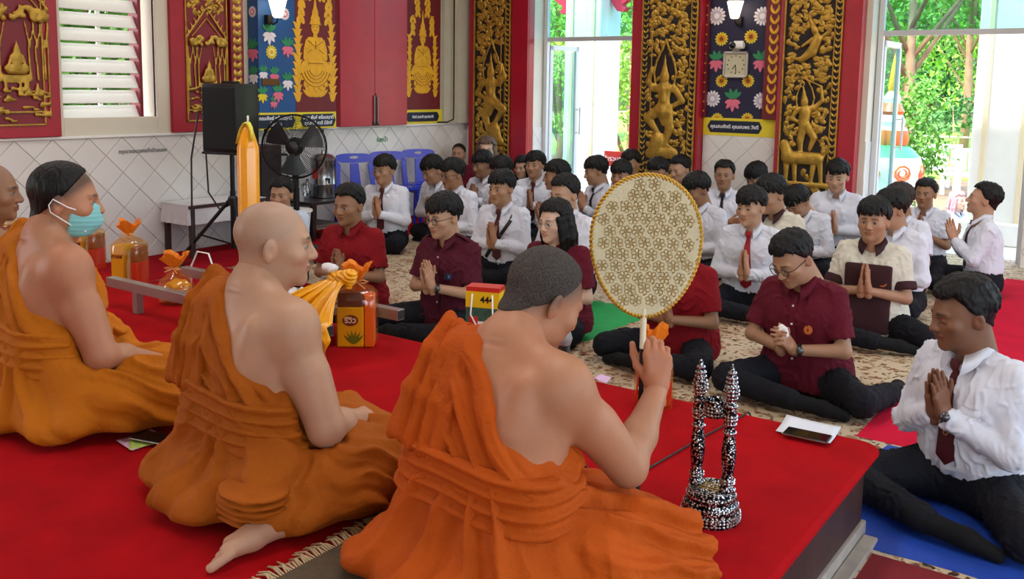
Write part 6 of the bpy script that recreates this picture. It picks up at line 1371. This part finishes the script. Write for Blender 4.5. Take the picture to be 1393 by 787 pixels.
# ------------------------------------------------------------------ monks
def robe_mat(name, col):
    """cotton robe: noise tint, fine weave and soft creases"""
    return mat(name, col, .8, bump=.4, bscale=26, vary=.1, vscale=5, spec=.2, bdist=.02)
M_robe1 = robe_mat('robe_saffron', '#b5660c'); M_robe2 = robe_mat('robe_ochre', '#a0520a'); M_robe3 = robe_mat('robe_orange', '#b24c08')
def monk(label, pos, face, k, tone, mrobe, head, elbow, wrist_, lean=6., hair=None, scalp=None, legs='cross', res=.0065, seed=1, hs=1.06, hand='relaxed', extra=None, eyes='open', hair_m=None, zlift=.0, lside=True, fat=1.12, neck=0., kL=.31, kR=.40):
    """seated monk with one bare shoulder; pos = pelvis on the platform, face = degrees left of straight ahead (+y), k = size"""
    root = empty('monk', (pos[0], pos[1], DAIS + .002), math.radians(face), label, 'person', 'monks on the platform'); root.scale = (k, k, k)
    T0 = TONES[tone]; piv = np.array([0, 0, .1]); Rl = rotm('X', -math.radians(lean)); up = lambda p: (np.asarray(p, float) + [0, 0, zlift] - piv) @ Rl.T + piv
    ntop = up((0, .02 + neck, .655)); Rh = rotm('Z', math.radians(head[0])) @ rotm('X', math.radians(head[1])) @ rotm('Y', math.radians(head[2])); H = np.eye(4); H[:3, :3] = Rh * hs; H[:3, 3] = ntop + Rh @ np.array([0, .02, .095])
    shR, shL = up((.172, -.005, .54)), up((-.17, -.005, .545)); el = np.array(elbow, float); wr = np.array(wrist_, float)
    # ---- body as one field: back, bare shoulder, arm, hand, neck and head base
    g = SDF((-.52, -.42, -.005), (.62, .66, .86), res)
    for z, w, r_, y in ((.11, .085, .115, 0), (.22, .075, .115, .01), (.33, .07, .108, .0), (.43, .08, .108, -.004), (.50, .1, .085, -.008)): g.cone(up((-w, y, z)), up((w, y, z)), r_, r_, .09)
    g.cone(up((.03, -.02, .62)), shR, .05, .062, .05); g.cone(up((-.03, -.02, .62)), shL, .05, .06, .05); g.ell(shR + [.0, 0, -.01], (.068, .07, .075), .05); g.cone(up((.09, -.055, .48)), up((.07, -.055, .42)), .05, .05, .05)
    g.cone(shR, el, .064, .046, .035); g.cone(shR * .5 + el * .5, el, .058, .045, .03); g.cone(el, el * .6 + wr * .4, .047, .045, .02); g.cone(el * .6 + wr * .4, wr, .045, .029, .02)
    g.cone(up((0, -.02, .55)), ntop + Rh @ np.array([0, -.012, .03]), .07 * fat, .056 * fat, .05)
    if legs == 'foot':
        hl, to = np.array([.31, -.1, .05]), np.array([.29, -.33, .025]); ax_ = (to - hl); ax_ = ax_ / np.linalg.norm(ax_); sd = np.array([ax_[1], -ax_[0], 0.])
        g.cone(hl + [.03, .12, .03], hl, .036, .034, .02); g.cone(hl, hl + ax_ * .1, .034, .032, .02); g.cone(hl + ax_ * .1 - sd * .012, hl + ax_ * .17 - sd * .012, .028, .023, .02); g.cone(hl + ax_ * .1 + sd * .016, hl + ax_ * .15 + sd * .022, .026, .018, .02)
        for i in range(5): p_ = hl + ax_ * (.175 - .012 * i) + sd * (-.032 + .019 * i); g.cone(p_, p_ + ax_ * (.055 - .008 * i) + [0, 0, -.012], (.0135, .0105, .010, .0095, .0088)[i], (.0125, .0095, .009, .0085, .008)[i], .003)
    g.cone(up((0, -.135, .56)), up((0, -.125, .3)), .014, .014, .03, 's'); g.cone(up((.115, -.085, .53)), up((.1, -.095, .42)), .03, .03, .035)
    for zz in (.612, .632): g.cone(up((-.05, -.09, zz)), up((.05, -.09, zz)), .004, .004, .008, 's')
    bV, bQ = g.nets(); hV, hQ = head_shape(.0034, seed % 4, 1.08)
    A = frame_z(wr - el, (-1, .2, .3)); A[:3, 1] *= -1; A[:3, 3] = wr
    g2 = SDF(wr - .2, wr + .2, .0036)
    if hand == 'grip':      # fingers close round an upright stick beside the palm
        A = np.eye(4); z = np.array([-.08, .12, .98]); z /= np.linalg.norm(z); x = np.array([-.81, -.585, .0]); x -= z * (x @ z); x /= np.linalg.norm(x); A[:3, 2] = z; A[:3, 0] = x; A[:3, 1] = np.cross(x, z); A[:3, 3] = wr
        hand_prims(g2, A, 1, (.85, .92, .95, 1.), (.9, .55), s=1.06, spread=.0)
    else: hand_prims(g2, A, 1, (.4, .4, .45, .5), (.3, .3), s=1.05)
    fV, fQ = g2.nets()
    V, Q = join([(bV, bQ), (xf(hV, H), hQ), (fV, fQ)]); cb = np.tile(T0, (len(bV), 1)); 
    tint = wnoise(bV, seed, 9)[:, None]; cb = cb * (1 + tint * np.array([.05, -.03, -.04])); 
    me = mesh_np('body', V, Q); set_col(me, np.concatenate([cb, face_colour(hV, T0, eyes, scalp), np.tile(T0 * [1.06, .93, .9], (len(fV), 1))])); link('body', me, root, M_skin, True)
    # ---- robe
    g = SDF((-.56, -.44, -.004), (.64, .66, .8), res)
    for z, w, r_, y in ((.10, .12, .15, 0), (.21, .095, .14, .01), (.31, .085, .13, .0), (.42, .09, .13, -.004), (.50, .108, .107, -.008)): g.cone(up((-w, y, z)), up((w, y, z)), r_, r_, .08)
    g.cone(up((-.05, -.02, .615)), shL, .058, .072, .05); g.cone(shL, up((-.215, .05, .32)), .075, .07, .05); g.cone(up((-.215, .05, .32)), (-.1, .24, .24 + zlift), .07, .06, .05)
    g.cone(up((-.1, -.06, .57)), up((-.11, -.06, .36)), .065, .075, .05)
    g.ell((0, .2, .06), (.36, .27, .12), .06)
    for q, kx in ((-1, kL), (1, kR)):
        g.cone((q * .1, .04, .12), (q * kx, .27, .115), .135, .105, .06); g.cone((q * kx, .27, .1), (-q * .05, .40, .085), .1, .085, .05)
    g.cone((.12, .0, .12), (.34, .12, .10), .13, .1, .06)
    if legs == 'foot': g.cone((.3, .1, .1), (.2, -.1, .085), .11, .085, .06)
    skirt = [((-.2, -.1, .05), .09), ((.24, -.06, .05), .09), ((0, -.18, .05), .09)]
    for c_, r_ in skirt: g.ell(c_, (r_ * 1.6, r_ * 1.2, r_ * .8), .07)
    # bare shoulder: cut along the drape edge
    e0, e1 = up((-.055, 0, .655)), up((.20, 0, .375)); dv = e1 - e0; nrm = np.array([-dv[2], 0, dv[0]]); nrm = nrm / np.linalg.norm(nrm); nrm[1] = -.12; nrm /= np.linalg.norm(nrm)
    g.plane(e0, nrm, .012); g.cone(shR + [.02, 0, -.03], el, .085, .066, .012, 's'); g.plane((0, 0, .003), (0, 0, -1), .02)
    if hair is not None or True: g.cone(up((0, -.01, .6)), ntop + [0, 0, .12], .062, .062, .01, 's')
    V, Q = g.nets(); V = relax(V, Q, 1, .5); N = normals(V, Q)
    x, y, z = V[:, 0], V[:, 1], V[:, 2]; dist = -((V - e0) @ nrm); zs = .315 + zlift
    wn = wnoise(V, seed + 20, 11); wn2 = wnoise(V, seed + 31, 24)
    tri = lambda p: 1 - 2 * np.abs((p % 1.) - .5) * 1.
    def fold(p, sh=1.6): return np.clip(tri(p), 0, 1) ** sh
    upper = np.clip((z - zs + .03) / .06, 0, 1); flap = np.clip((-.045 - x) / .03, 0, 1) * upper
    diag = fold(dist / .052 + .45 * wn + .25 * wn2) * np.exp(-np.clip(dist - .05, 0, 9) / .16)
    vert = fold(x / .085 + .1 + .22 * wn, 3.) * .55
    ang = np.arctan2(x - .02, zs + .1 - z + .12); back = fold(ang * 3.4 + .55 * wn + .12 * wn2, 1.5)
    leg = fold((z * .9 + .35 * y - .12 * np.abs(x)) / .075 + .55 * wn + .18 * wn2, 1.5)
    wl_ = np.clip((y + .02) / .12, 0, 1); lowf = back * (1 - wl_) + leg * wl_
    d = upper * ((1 - flap) * .027 * diag + flap * .017 * vert) + (1 - upper) * .028 * lowf + .003 * wn2
    fine = fold(ang * 8.3 + .9 * wn + .3 * wn2, 1.3) * (1 - wl_) + fold((z * .8 + .45 * y - .2 * np.abs(x)) / .034 + .9 * wn + .3 * wn2, 1.3) * wl_
    d += (1 - upper) * .0095 * fine + upper * (1 - flap) * .010 * fold(dist / .024 + .8 * wn + .4 * wn2)
    d *= np.clip(z / .05, .25, 1)
    V = V + N * (d - .009)[:, None].astype(np.float32); robe = link('robe', mesh_np('robe', V, Q), root, mrobe, True)
    # rolled edge of the drape across the back
    # ---- sash
    g = SDF((-.4, -.35, .1), (.4, .35, .62), res)
    for z_, w, r_, y_ in ((.1, .12, .155, .01), (.21, .095, .153, .01), (.31, .085, .145, .0), (.42, .09, .145, -.004)): g.cone(up((-w, y_, z_)), up((w, y_, z_)), r_, r_, .08)
    g.cone(up((-.19, .03, .28)), up((-.19, .035, .36)), .075, .075, .06)
    ax = Rl @ np.array([.06, 0, 1.]); g.plane(up((0, 0, .34)), ax, .012); g.plane(up((0, 0, .2)), -ax, .012); g.cone(shR + [.02, 0, -.03], el, .085, .07, .012, 's')
    V, Q = g.nets(); V = relax(V, Q, 1, .5); N = normals(V, Q); wn = wnoise(V * [1, 1, .5], seed + 4, 9); d = .015 * fold((V[:, 2] + .05 * V[:, 0]) / .036 + .5 * wn, 1.5) * np.clip(1.3 - np.abs(V[:, 0]) * 1.5, .4, 1); V = V + N * (d - .004)[:, None].astype(np.float32)
    link('sash', mesh_np('sash', V, Q), root, mrobe, True)
    # folded shoulder cloth: layered pleats lying over the covered shoulder
    g = SDF((-.36, -.34, .25), (.12, .3, .82), res)
    pts = [up((-.12, .115, .45)), up((-.115, .06, .57)), up((-.105, -.03, .622)), up((-.1, -.1, .55)), up((-.11, -.13, .45)), up((-.125, -.142, .33))]
    for a, b in zip(pts, pts[1:]):
        for o in (-.085, -.04, .005, .05): g.cone(a + [o, 0, -.25 * (o + .02) * (1 if a[1] > -.1 else .3)], b + [o, 0, -.25 * (o + .02) * (1 if b[1] > -.1 else .3)], .022, .022, .02)
    g.cone(up((0, -.01, .6)), ntop + [0, 0, .12], .06, .06, .01, 's')
    V, Q = g.nets(); V = relax(V, Q, 1, .4); N = normals(V, Q); wn = wnoise(V, seed + 8, 14); d = .011 * fold(V[:, 0] / .034 + .2 * wn, 2.5); V = V + N * (d - .005)[:, None].astype(np.float32)
    link('shoulder_cloth', mesh_np('shoulder_cloth', V, Q), root, mrobe, True)
    if hair:
        V, Q = hair_shape(hair, seed, .0038); link('hair', mesh_np('hair', xf(V, H), Q), root, hair_m or M_hair, True)
    if extra: extra(dict(root=root, H=H, wr=wr, el=el, up=up, A=A))
    return root
M_greyhair = mat('grey_hair', '#4d4744', .7, bump=.8, bscale=260, vary=.6, vscale=220, spec=.2)
def m3x(k): pass
mk3 = monk('monk in bright orange robe raising the round ceremonial fan', (-1.31, 1.74), -2, .97, 'rosy', M_robe3, (-24, -30, 0), (.255, .29, .285), (.235, .475, .44), lean=14, hair='crew', hair_m=M_greyhair, scalp=(lin('#4a403a'), .75, .05, .0), res=.0052, seed=2, hand='grip', neck=.01, kL=.19)
def foldcloth(k):
    g = SDF((-.1, -.4, 0), (.45, .1, .25), .006)
    for i in range(5): g.ell((.2 + .012 * i, -.13 - .006 * i, .055 + .022 * i), (.13 - .006 * i, .09, .014), .004)
    V, Q = g.nets(); N = normals(V, Q); V = V + N * (.004 * wnoise(V, 3, 30))[:, None].astype(np.float32); link('folded_cloth', mesh_np('folded_cloth', V, Q), k['root'], M_robe2, True)
mk2 = monk('monk with shaved head and bare foot showing under an ochre robe', (-2.16, 1.74), -6, 1.0, 'fair', M_robe2, (-34, -4, 0), (.28, .06, .26), (.16, .28, .2), lean=4, scalp=(lin('#8f7f76'), .35), res=.006, seed=1, legs='foot', extra=foldcloth, kR=.35)
def mask(k):
    H = Matrix(k['H'].tolist()); g = SDF((-.09, .0, -.13), (.09, .15, .02), .004)
    g.ell((0, .03, -.05), (.0725, .079, .083), 0); g.cone((0, .088, -.02), (0, .094, -.06), .02, .026, .02); g.plane((0, .028, 0), (0, -1, .1), .004); g.plane((0, .1, -.002), (0, .25, 1), .004); g.plane((0, .0, -.112), (0, .0, -1), .004)
    V, Q = g.nets(); N = normals(V, Q); V = V + N * (.0007 * np.sin(V[:, 2] * 420))[:, None].astype(np.float32); V = xf(V, k['H']); o = link('face_mask', mesh_np('face_mask', V, Q), k['root'], mat('mask_teal', '#7fc2c4', .8, bump=.1, bscale=200), True)
    mb = MB()
    for q in (-1, 1): mb.tube([(q * .062, .06, -.025), (q * .082, .02, -.012), (q * .092, -.025, .012), (q * .094, -.035, -.008), (q * .088, -.03, -.03), (q * .07, .03, -.07), (q * .05, .075, -.09)], .0022, 5)
    e = mb.build('ear_loop', mat('loop_white', '#e9e9ea', .7), o); e.data.transform(H)
mk1 = monk('monk with cropped black hair wearing a pale teal face mask', (-3.27, 1.73), -10, 1.04, 'rosy', M_robe1, (-26, -6, 0), (.27, .08, .26), (.19, .30, .18), lean=3, hair='crew', scalp=(lin('#1c1614'), .8, .035, .004), res=.007, seed=3, extra=mask, fat=1.2, zlift=.01, kL=.2, kR=.37)
mk0 = monk('older bald monk partly hidden behind the masked monk', (-4.10, 1.88), -10, .99, 'mid', M_robe1, (-30, -4, 0), (.29, .06, .29), (.2, .30, .2), lean=3, scalp=(lin('#7d685c'), .3), res=.009, seed=4, kR=.3)
# ------------------------------------------------------------------ the congregation
G1 = 'students and teachers seated on the floor'
def k_strap(k):
    pts = [k['sh'][-1] * .7 + k['up']((0, 0, .6)) * .3 + [0, .0, .05]] + [k['fy'](x, z) + [0, .006, 0] for x, z in ((-.11, .52), (-.06, .44), (.0, .36), (.06, .28), (.1, .22))]
    mb = MB(); mb.grid([[tuple(p + [-.012, 0, -.008]), tuple(p + [.012, 0, .008])] for p in pts]); o = mb.build('bag_strap', M_blk, k['root'], True); s_ = o.modifiers.new('s', 'SOLIDIFY'); s_.thickness = .003
def k_watch(side, at=.86, **kw):
    def f(k):
        d = k['wr'][side] - k['el'][side]; watch(k['root'], k['el'][side] + d * at, d, (side * .6, .8, .2), **kw)
    return f
def both(*fs):
    def f(k):
        for g in fs: g(k)
    return f
def k_brown(k):
    g = SDF.__new__(SDF); g.__dict__ = dict(k['torso'].__dict__); g.f = k['torso'].f - .012
    p = k['up']((0, 0, .46)); g.plane(p, (0, -.3, 1)); g.plane((0, .02, 0), (0, -1, 0)); g.plane((.14, 0, 0), (1, 0, 0)); g.plane((-.14, 0, 0), (-1, 0, 0)); g.plane(k['up']((0, 0, .06)), (0, 0, -1)); V, Q = g.nets(); V = relax(V, Q, 2); link('brown_panel', mesh_np('brown_panel', V, Q), k['top'], SH['brown'], True)
    for q in (-1, 1):
        d = k['el'][q] - k['sh'][q]; g = SDF(np.minimum(k['sh'][q], k['el'][q]) - .1, np.maximum(k['sh'][q], k['el'][q]) + .1, .009); g.cone(k['sh'][q], k['el'][q], .069, .0735, 0, cut=(.62, .81)); V, Q = g.nets(); link('brown_cuff', mesh_np('brown_cuff', V, Q), k['top'], SH['brown'], True)
def k_epaulette(k):
    for q in (-1, 1):
        a, b = k['up']((q * .07, -.01, .645)), k['sh'][q] + [q * .02, 0, .055]; mb = MB(); mb.grid([[tuple(a + [0, -.02, 0]), tuple(a + [0, .02, 0])], [tuple((a + b) / 2 + [0, -.022, .008]), tuple((a + b) / 2 + [0, .022, .008])], [tuple(b + [0, -.022, 0]), tuple(b + [0, .022, 0])]]); o = mb.build('epaulette', SH['plum'], k['top'], True); s_ = o.modifiers.new('s', 'SOLIDIFY'); s_.thickness = .003
def k_patch(k):
    p = k['fy'](-.085, .41); o = MB().box((p[0] - .028, p[1] + .002, p[2] - .02), (p[0] + .028, p[1] + .008, p[2] + .02), .002).build('chest_patch', mat('patch_navy', '#1d2440', .6), k['top']); MB().box((p[0] - .018, p[1] + .0082, p[2] - .008), (p[0] - .002, p[1] + .009, p[2] + .01)).build('patch_emblem', mat('patch_blue', '#5a7ab0', .6), o)
def k_pocketphone(k):
    p = k['fy'](.08, .42); MB().box((p[0] - .035, p[1] + .002, p[2] - .06), (p[0] + .035, p[1] + .01, p[2] + .03), .003).build('shirt_pocket', SH['white'], k['top']); MB().box((p[0] - .03, p[1] + .004, p[2] - .005), (p[0] + .03, p[1] + .013, p[2] + .045), .003).build('pocketed_phone', M_blk, k['root'])
def k_pocket(x=-.08):
    def f(k):
        rows = [[tuple(k['fy'](x + dx, z) + [0, .007, 0]) for dx in (-.045, -.02, .02, .045)] for z in (.45, .42, .38, .345, .34)]; mb = MB(); mb.grid(rows); o = mb.build('shirt_pocket', SH['white'], k['top'], True); s_ = o.modifiers.new('s', 'SOLIDIFY'); s_.thickness = .003
    return f
def k_tissue(k):
    p = (k['wr'][1] + k['wr'][-1]) / 2 + [.0, .06, .09]; g = SDF(p - .07, p + .07, .005); g.ell(p, (.028, .022, .045), 0); V, Q = g.nets(); N = normals(V, Q); V = V + N * (.007 * wnoise(V, 2, 70))[:, None].astype(np.float32); link('tissue', mesh_np('tissue', V, Q), k['root'], M_white, True)
def k_mask(k):
    g = SDF((-.09, .0, -.13), (.09, .15, .02), .005); g.ell((0, .03, -.05), (.0745, .084, .085), 0); g.plane((0, .028, 0), (0, -1, .1)); g.plane((0, .1, -.002), (0, .25, 1)); g.plane((0, 0, -.112), (0, 0, -1)); V, Q = g.nets(); link('face_mask', mesh_np('face_mask', xf(V, k['H']), Q), k['root'], mat('mask_white', '#d9d9d6', .8), True)
def k_camera(k):
    p = (k['wr'][1] + k['wr'][-1]) / 2 + [0, .09, .04]; o = MB().box(p + [-.07, -.03, -.045], p + [.07, .03, .045], .01).build('camera_body', M_blk, k['root']); o['label'] = 'black camera'
    MB().tube([tuple(p + [0, .03, 0]), tuple(p + [0, .09, 0])], [.034, .03], 14).build('camera_lens', M_blk, o)
def P(label, px, **kw):
    kw.setdefault('group', G1); return person(label, None, px=px, **kw)
T_M = dict(shirt='maroon', sleeve='short', hem='out')
# front figures
P('cross-legged student in white shirt and maroon tie sitting on the blue mat', (1313, 378), face=-27, lean=6, head=(-24, -12, 0), tie='maroon', hair='short', hseed=1, tone='deep', res=.006, wrist=(.175, .415), legs='side', flip=1, fat=1.05, placket=False, extra=both(k_watch(-1, m=mat('steel_band', '#8d9096', .25, metal=.9), at=.985), k_pocket(-.085)), eyes='down', hs=1.06)
P('man in maroon shirt and black glasses bowing over a tissue', (1080, 316), face=-6, lean=12, head=(-14, -32, 4), shirt='maroon', sleeve='short', hem='out', hair='short', hseed=2, tone='tan', glasses='black', res=.0075, arms='clasp', wrist=(.21, .33), flip=1, placket=True, fat=1.08, extra=both(k_tissue, k_watch(-1), lambda k: badge(k, -.085, .41)), eyes='down')
P('student in cream and brown shirt with round orange badge', (1190, 271), face=4, lean=5, head=(-4, -3, 0), shirt='cream', sleeve='short', hem='out', collar='brown', hair='mop', hseed=3, tone='tan', res=.008, wrist=(.21, .36), flip=1, fat=1.1, extra=both(k_brown, lambda k: badge(k, -.09, .40, .026, '#e0902c', '#a04a18')))
P('man in plum shirt and black glasses with a wristwatch, palms pressed', (603, 265), face=2, lean=6, head=(-8, -10, 0), shirt='plum', sleeve='short', hem='out', hair='mop', hseed=4, tone='fair', glasses='black', res=.0075, wrist=(.215, .36), flip=-1, placket=True, extra=both(k_watch(-1), k_epaulette, k_patch))
P('short-haired man in bright crimson shirt with palms together beside the satin cloth', (474, 252), face=16, lean=5, head=(-6, -6, 0), shirt='crimson', sleeve='short', hem='out', hair='short', hseed=5, tone='mid', res=.008, wrist=(.2, .34), fat=1.04, legs='tuck')
P('long-haired woman in maroon blouse with steel glasses behind the bowed monk', (755, 273), face=6, lean=4, head=(-14, -5, 0), shirt='maroon', sleeve='short', hem='out', hair='long', hseed=6, tone='pale', glasses='steel', res=.008, wrist=(.18, .3), legs='tuck', lips=.8, s=.97)
P('crimson-shirted man whose head is hidden behind the ceremonial fan', (918, 297), face=2, lean=9, head=(-10, -20, 0), shirt='crimson', sleeve='short', hem='out', hair='short', hseed=7, tone='mid', res=.0085, wrist=(.2, .34), flip=-1, fat=1.06, s=.965)
# white shirts
P('student with a bright red tie sitting just behind the bowing maroon man', (1022, 255), face=8, lean=6, head=(-14, -6, 0), tie='red', hair='fringe', hseed=2, tone='fair', res=.0085, wrist=(.2, .33))
P('student with steel glasses and maroon tie before the blue chairs', (522, 212), face=18, lean=4, head=(-8, -4, 0), tie='maroon', hair='mop', hseed=4, tone='tan', glasses='steel', res=.009, wrist=(.2, .38), legs='tuck')
P('student with a black bag strap across his white shirt', (682, 233), face=8, lean=5, head=(-8, -5, 0), tie='maroon', hair='mop', hseed=0, tone='tan', res=.009, wrist=(.2, .36), legs='tuck', extra=k_strap)
P('student in black glasses and white shirt behind the plum-shirted man', (615, 217), face=-4, lean=8, head=(-10, -10, 0), hair='mop', hseed=1, tone='mid', glasses='black', res=.0095, wrist=(.2, .3))
P('student bending low between the last blue chair and black-glasses student', (588, 213), face=0, lean=16, head=(-16, -26, 0), hair='mop', hseed=3, tone='tan', res=.0105, wrist=(.2, .36))
P('balding man in maroon shirt seated against the corner with folded arms', (624, 195), face=24, lean=2, head=(0, 0, 0), shirt='maroon', sleeve='short', hem='out', hair='receding', hseed=1, tone='tan', res=.0105, arms='fold', scalp=(lin('#2a201c'), .5, .03, .02), fat=1.1, beard=.3, ymax=8.95, s=.952)
P('person with light brown hair and white mask before the corner carved leaf', (662, 187), face=34, lean=2, head=(0, 0, 0), shirt='maroon', sleeve='short', hem='out', hair='bob', hseed=2, tone='pale', glasses='steel', res=.0105, hair_m=mat('brown_hair', '#5c4636', .6, bump=.5, bscale=80), extra=k_mask, ymax=8.5)
P('student with raised hands beside the masked person in maroon', (656, 206), face=0, lean=6, head=(-10, -12, 0), hair='fringe', hseed=5, tone='mid', res=.0105, wrist=(.2, .42), ymax=8.6)
P('student whose face is half covered, behind the student with bag strap', (682, 214), face=0, lean=8, head=(-8, -14, 0), hair='mop', hseed=6, tone='tan', res=.0105, wrist=(.2, .4))
P('student with neat black hair and tie before the first doorway', (728, 207), face=16, lean=3, head=(-6, 0, 0), tie='maroon', hair='mop', hseed=2, tone='tan', res=.0105, wrist=(.2, .38), ymax=8.6)
P('dark maroon-shirted worshipper partly behind the neat-haired student', (711, 213), face=10, lean=4, head=(-4, -4, 0), shirt='maroon', sleeve='short', hem='out', hair='bob', hseed=3, tone='fair', res=.0115, wrist=(.2, .42), ymax=8.95, s=.9)
P('student turned away with bushy hair against the bright doorway', (757, 219), face=-28, lean=5, head=(-20, -6, 0), hair='mop', hseed=5, tone='mid', res=.0105, wrist=(.2, .38))
P('student with flat black hair touching hands to his nose', (768, 239), face=-2, lean=5, head=(-8, -8, 0), hair='short', hseed=3, tone='fair', res=.0095, wrist=(.18, .46), s=1.03)
P('wavy-haired student in profile praying against the bright doorway', (811, 214), face=-24, lean=5, head=(-20, -14, 0), tie='dark', hair='mop', hseed=7, tone='tan', res=.0105, wrist=(.22, .42))
P('student peering over the rim of the ceremonial fan', (845, 219), face=8, lean=3, head=(0, -4, 0), hair='fringe', hseed=8, tone='mid', res=.0105)
P('student sitting in front of the red notice board', (858, 205), face=6, lean=3, head=(-4, -4, 0), hair='mop', hseed=1, tone='tan', res=.0115, ymax=8.75)
P('student with black glasses before the second carved leaf', (895, 216), face=12, lean=3, head=(0, -8, 0), hair='mop', hseed=2, tone='mid', glasses='black', res=.0115, ymax=8.8)
P('spiky-haired student before the second carved leaf', (926, 212), face=-10, lean=6, head=(-10, -14, 0), hair='short', hseed=9, tone='fair', res=.0115, ymax=8.9)
P('student looking down in profile right beside the ceremonial fan', (948, 236), face=-12, lean=8, head=(-14, -20, 0), hair='fringe', hseed=4, tone='mid', res=.0095, tie='dark', wrist=(.2, .3))
P('upright student with dark open collar before the tiled clock wall', (986, 219), face=14, lean=2, head=(0, 0, 0), tie='dark', hair='short', hseed=1, tone='mid', res=.0105, arms='fold', ymax=8.6)
P('student bowing deeply before the tiled clock wall', (1030, 222), face=-4, lean=14, head=(-14, -30, 0), hair='fringe', hseed=6, tone='tan', res=.0105, ymax=8.7)
P('student in cream shirt with dark brown collar looking down', (1049, 240), face=-6, lean=8, head=(-16, -18, 0), shirt='cream', collar='brown', sleeve='short', hair='mop', hseed=7, tone='tan', res=.0095, wrist=(.2, .3), s=1.04)
P('student with head bowed low over his knees before the lion carving', (1086, 254), face=-8, lean=22, head=(-12, -44, 0), hair='mop', hseed=3, tone='tan', res=.0095, wrist=(.22, .34), s=.95)
P('slim student with a wristwatch praying beside the open second doorway', (1140, 219), face=10, lean=4, head=(-4, -12, 0), hair='mop', hseed=8, tone='fair', res=.0095, wrist=(.2, .33), extra=k_watch(1), ymax=8.5)
P('student with a phone in his shirt pocket behind the cream and brown shirt', (1213, 259), face=-14, lean=8, head=(-26, -14, 0), hair='mop', hseed=5, tone='tan', res=.009, wrist=(.2, .3), extra=k_pocketphone, legs='tuck')
P('student with brownish hair behind the one with a pocketed phone', (1224, 251), face=-14, lean=7, head=(-20, -10, 0), hair='mop', hseed=6, tone='mid', sleeve='short', res=.0095, s=.965, wrist=(.2, .3), hair_m=mat('dark_brown_hair', '#241813', .6, bump=.5, bscale=80))
P('student with hands at his chin before the white garden seat', (1260, 244), face=0, lean=5, head=(-4, -2, 0), hair='short', hseed=4, tone='mid', sleeve='short', res=.009, wrist=(.17, .42), legs='tuck', s=.92)
P('student in full profile on the rose carpet with maroon tie', (1340, 249), face=-70, lean=4, head=(-8, 10, 0), tie='maroon', hair='short', hseed=6, tone='fair', res=.009, wrist=(.22, .45), legs='cross', s=.97)
P('person with short black hair partly hidden behind the yellow candle', (382, 243), face=30, lean=4, head=(0, -6, 0), hair='short', hseed=2, tone='tan', shirt='blue', res=.0115, s=.92, arms='lap')
# outside on the porch
M_pinkhair = mat('pink_scarf', '#b98a92', .8, bump=.3, bscale=60)
P('woman in pink headscarf holding a camera outside the second doorway', (1304, 260), face=70, lean=6, head=(-10, 0, 0), shirt='blue', hair='long', hair_m=M_pinkhair, hseed=4, tone='pale', res=.0115, arms='camera', extra=k_camera, s=.84, ymax=13.3, group='people outside on the porch', dz0=-.35)
P('person in pale cap outside the first doorway', (795, 236), face=20, lean=6, head=(0, -10, 0), shirt='white', hair='bob', hair_m=mat('pale_cap', '#d8d6d2', .8), hseed=5, tone='pale', res=.0125, s=.72, ymax=13.6, group='people outside on the porch', dz0=-.35, arms='lap')
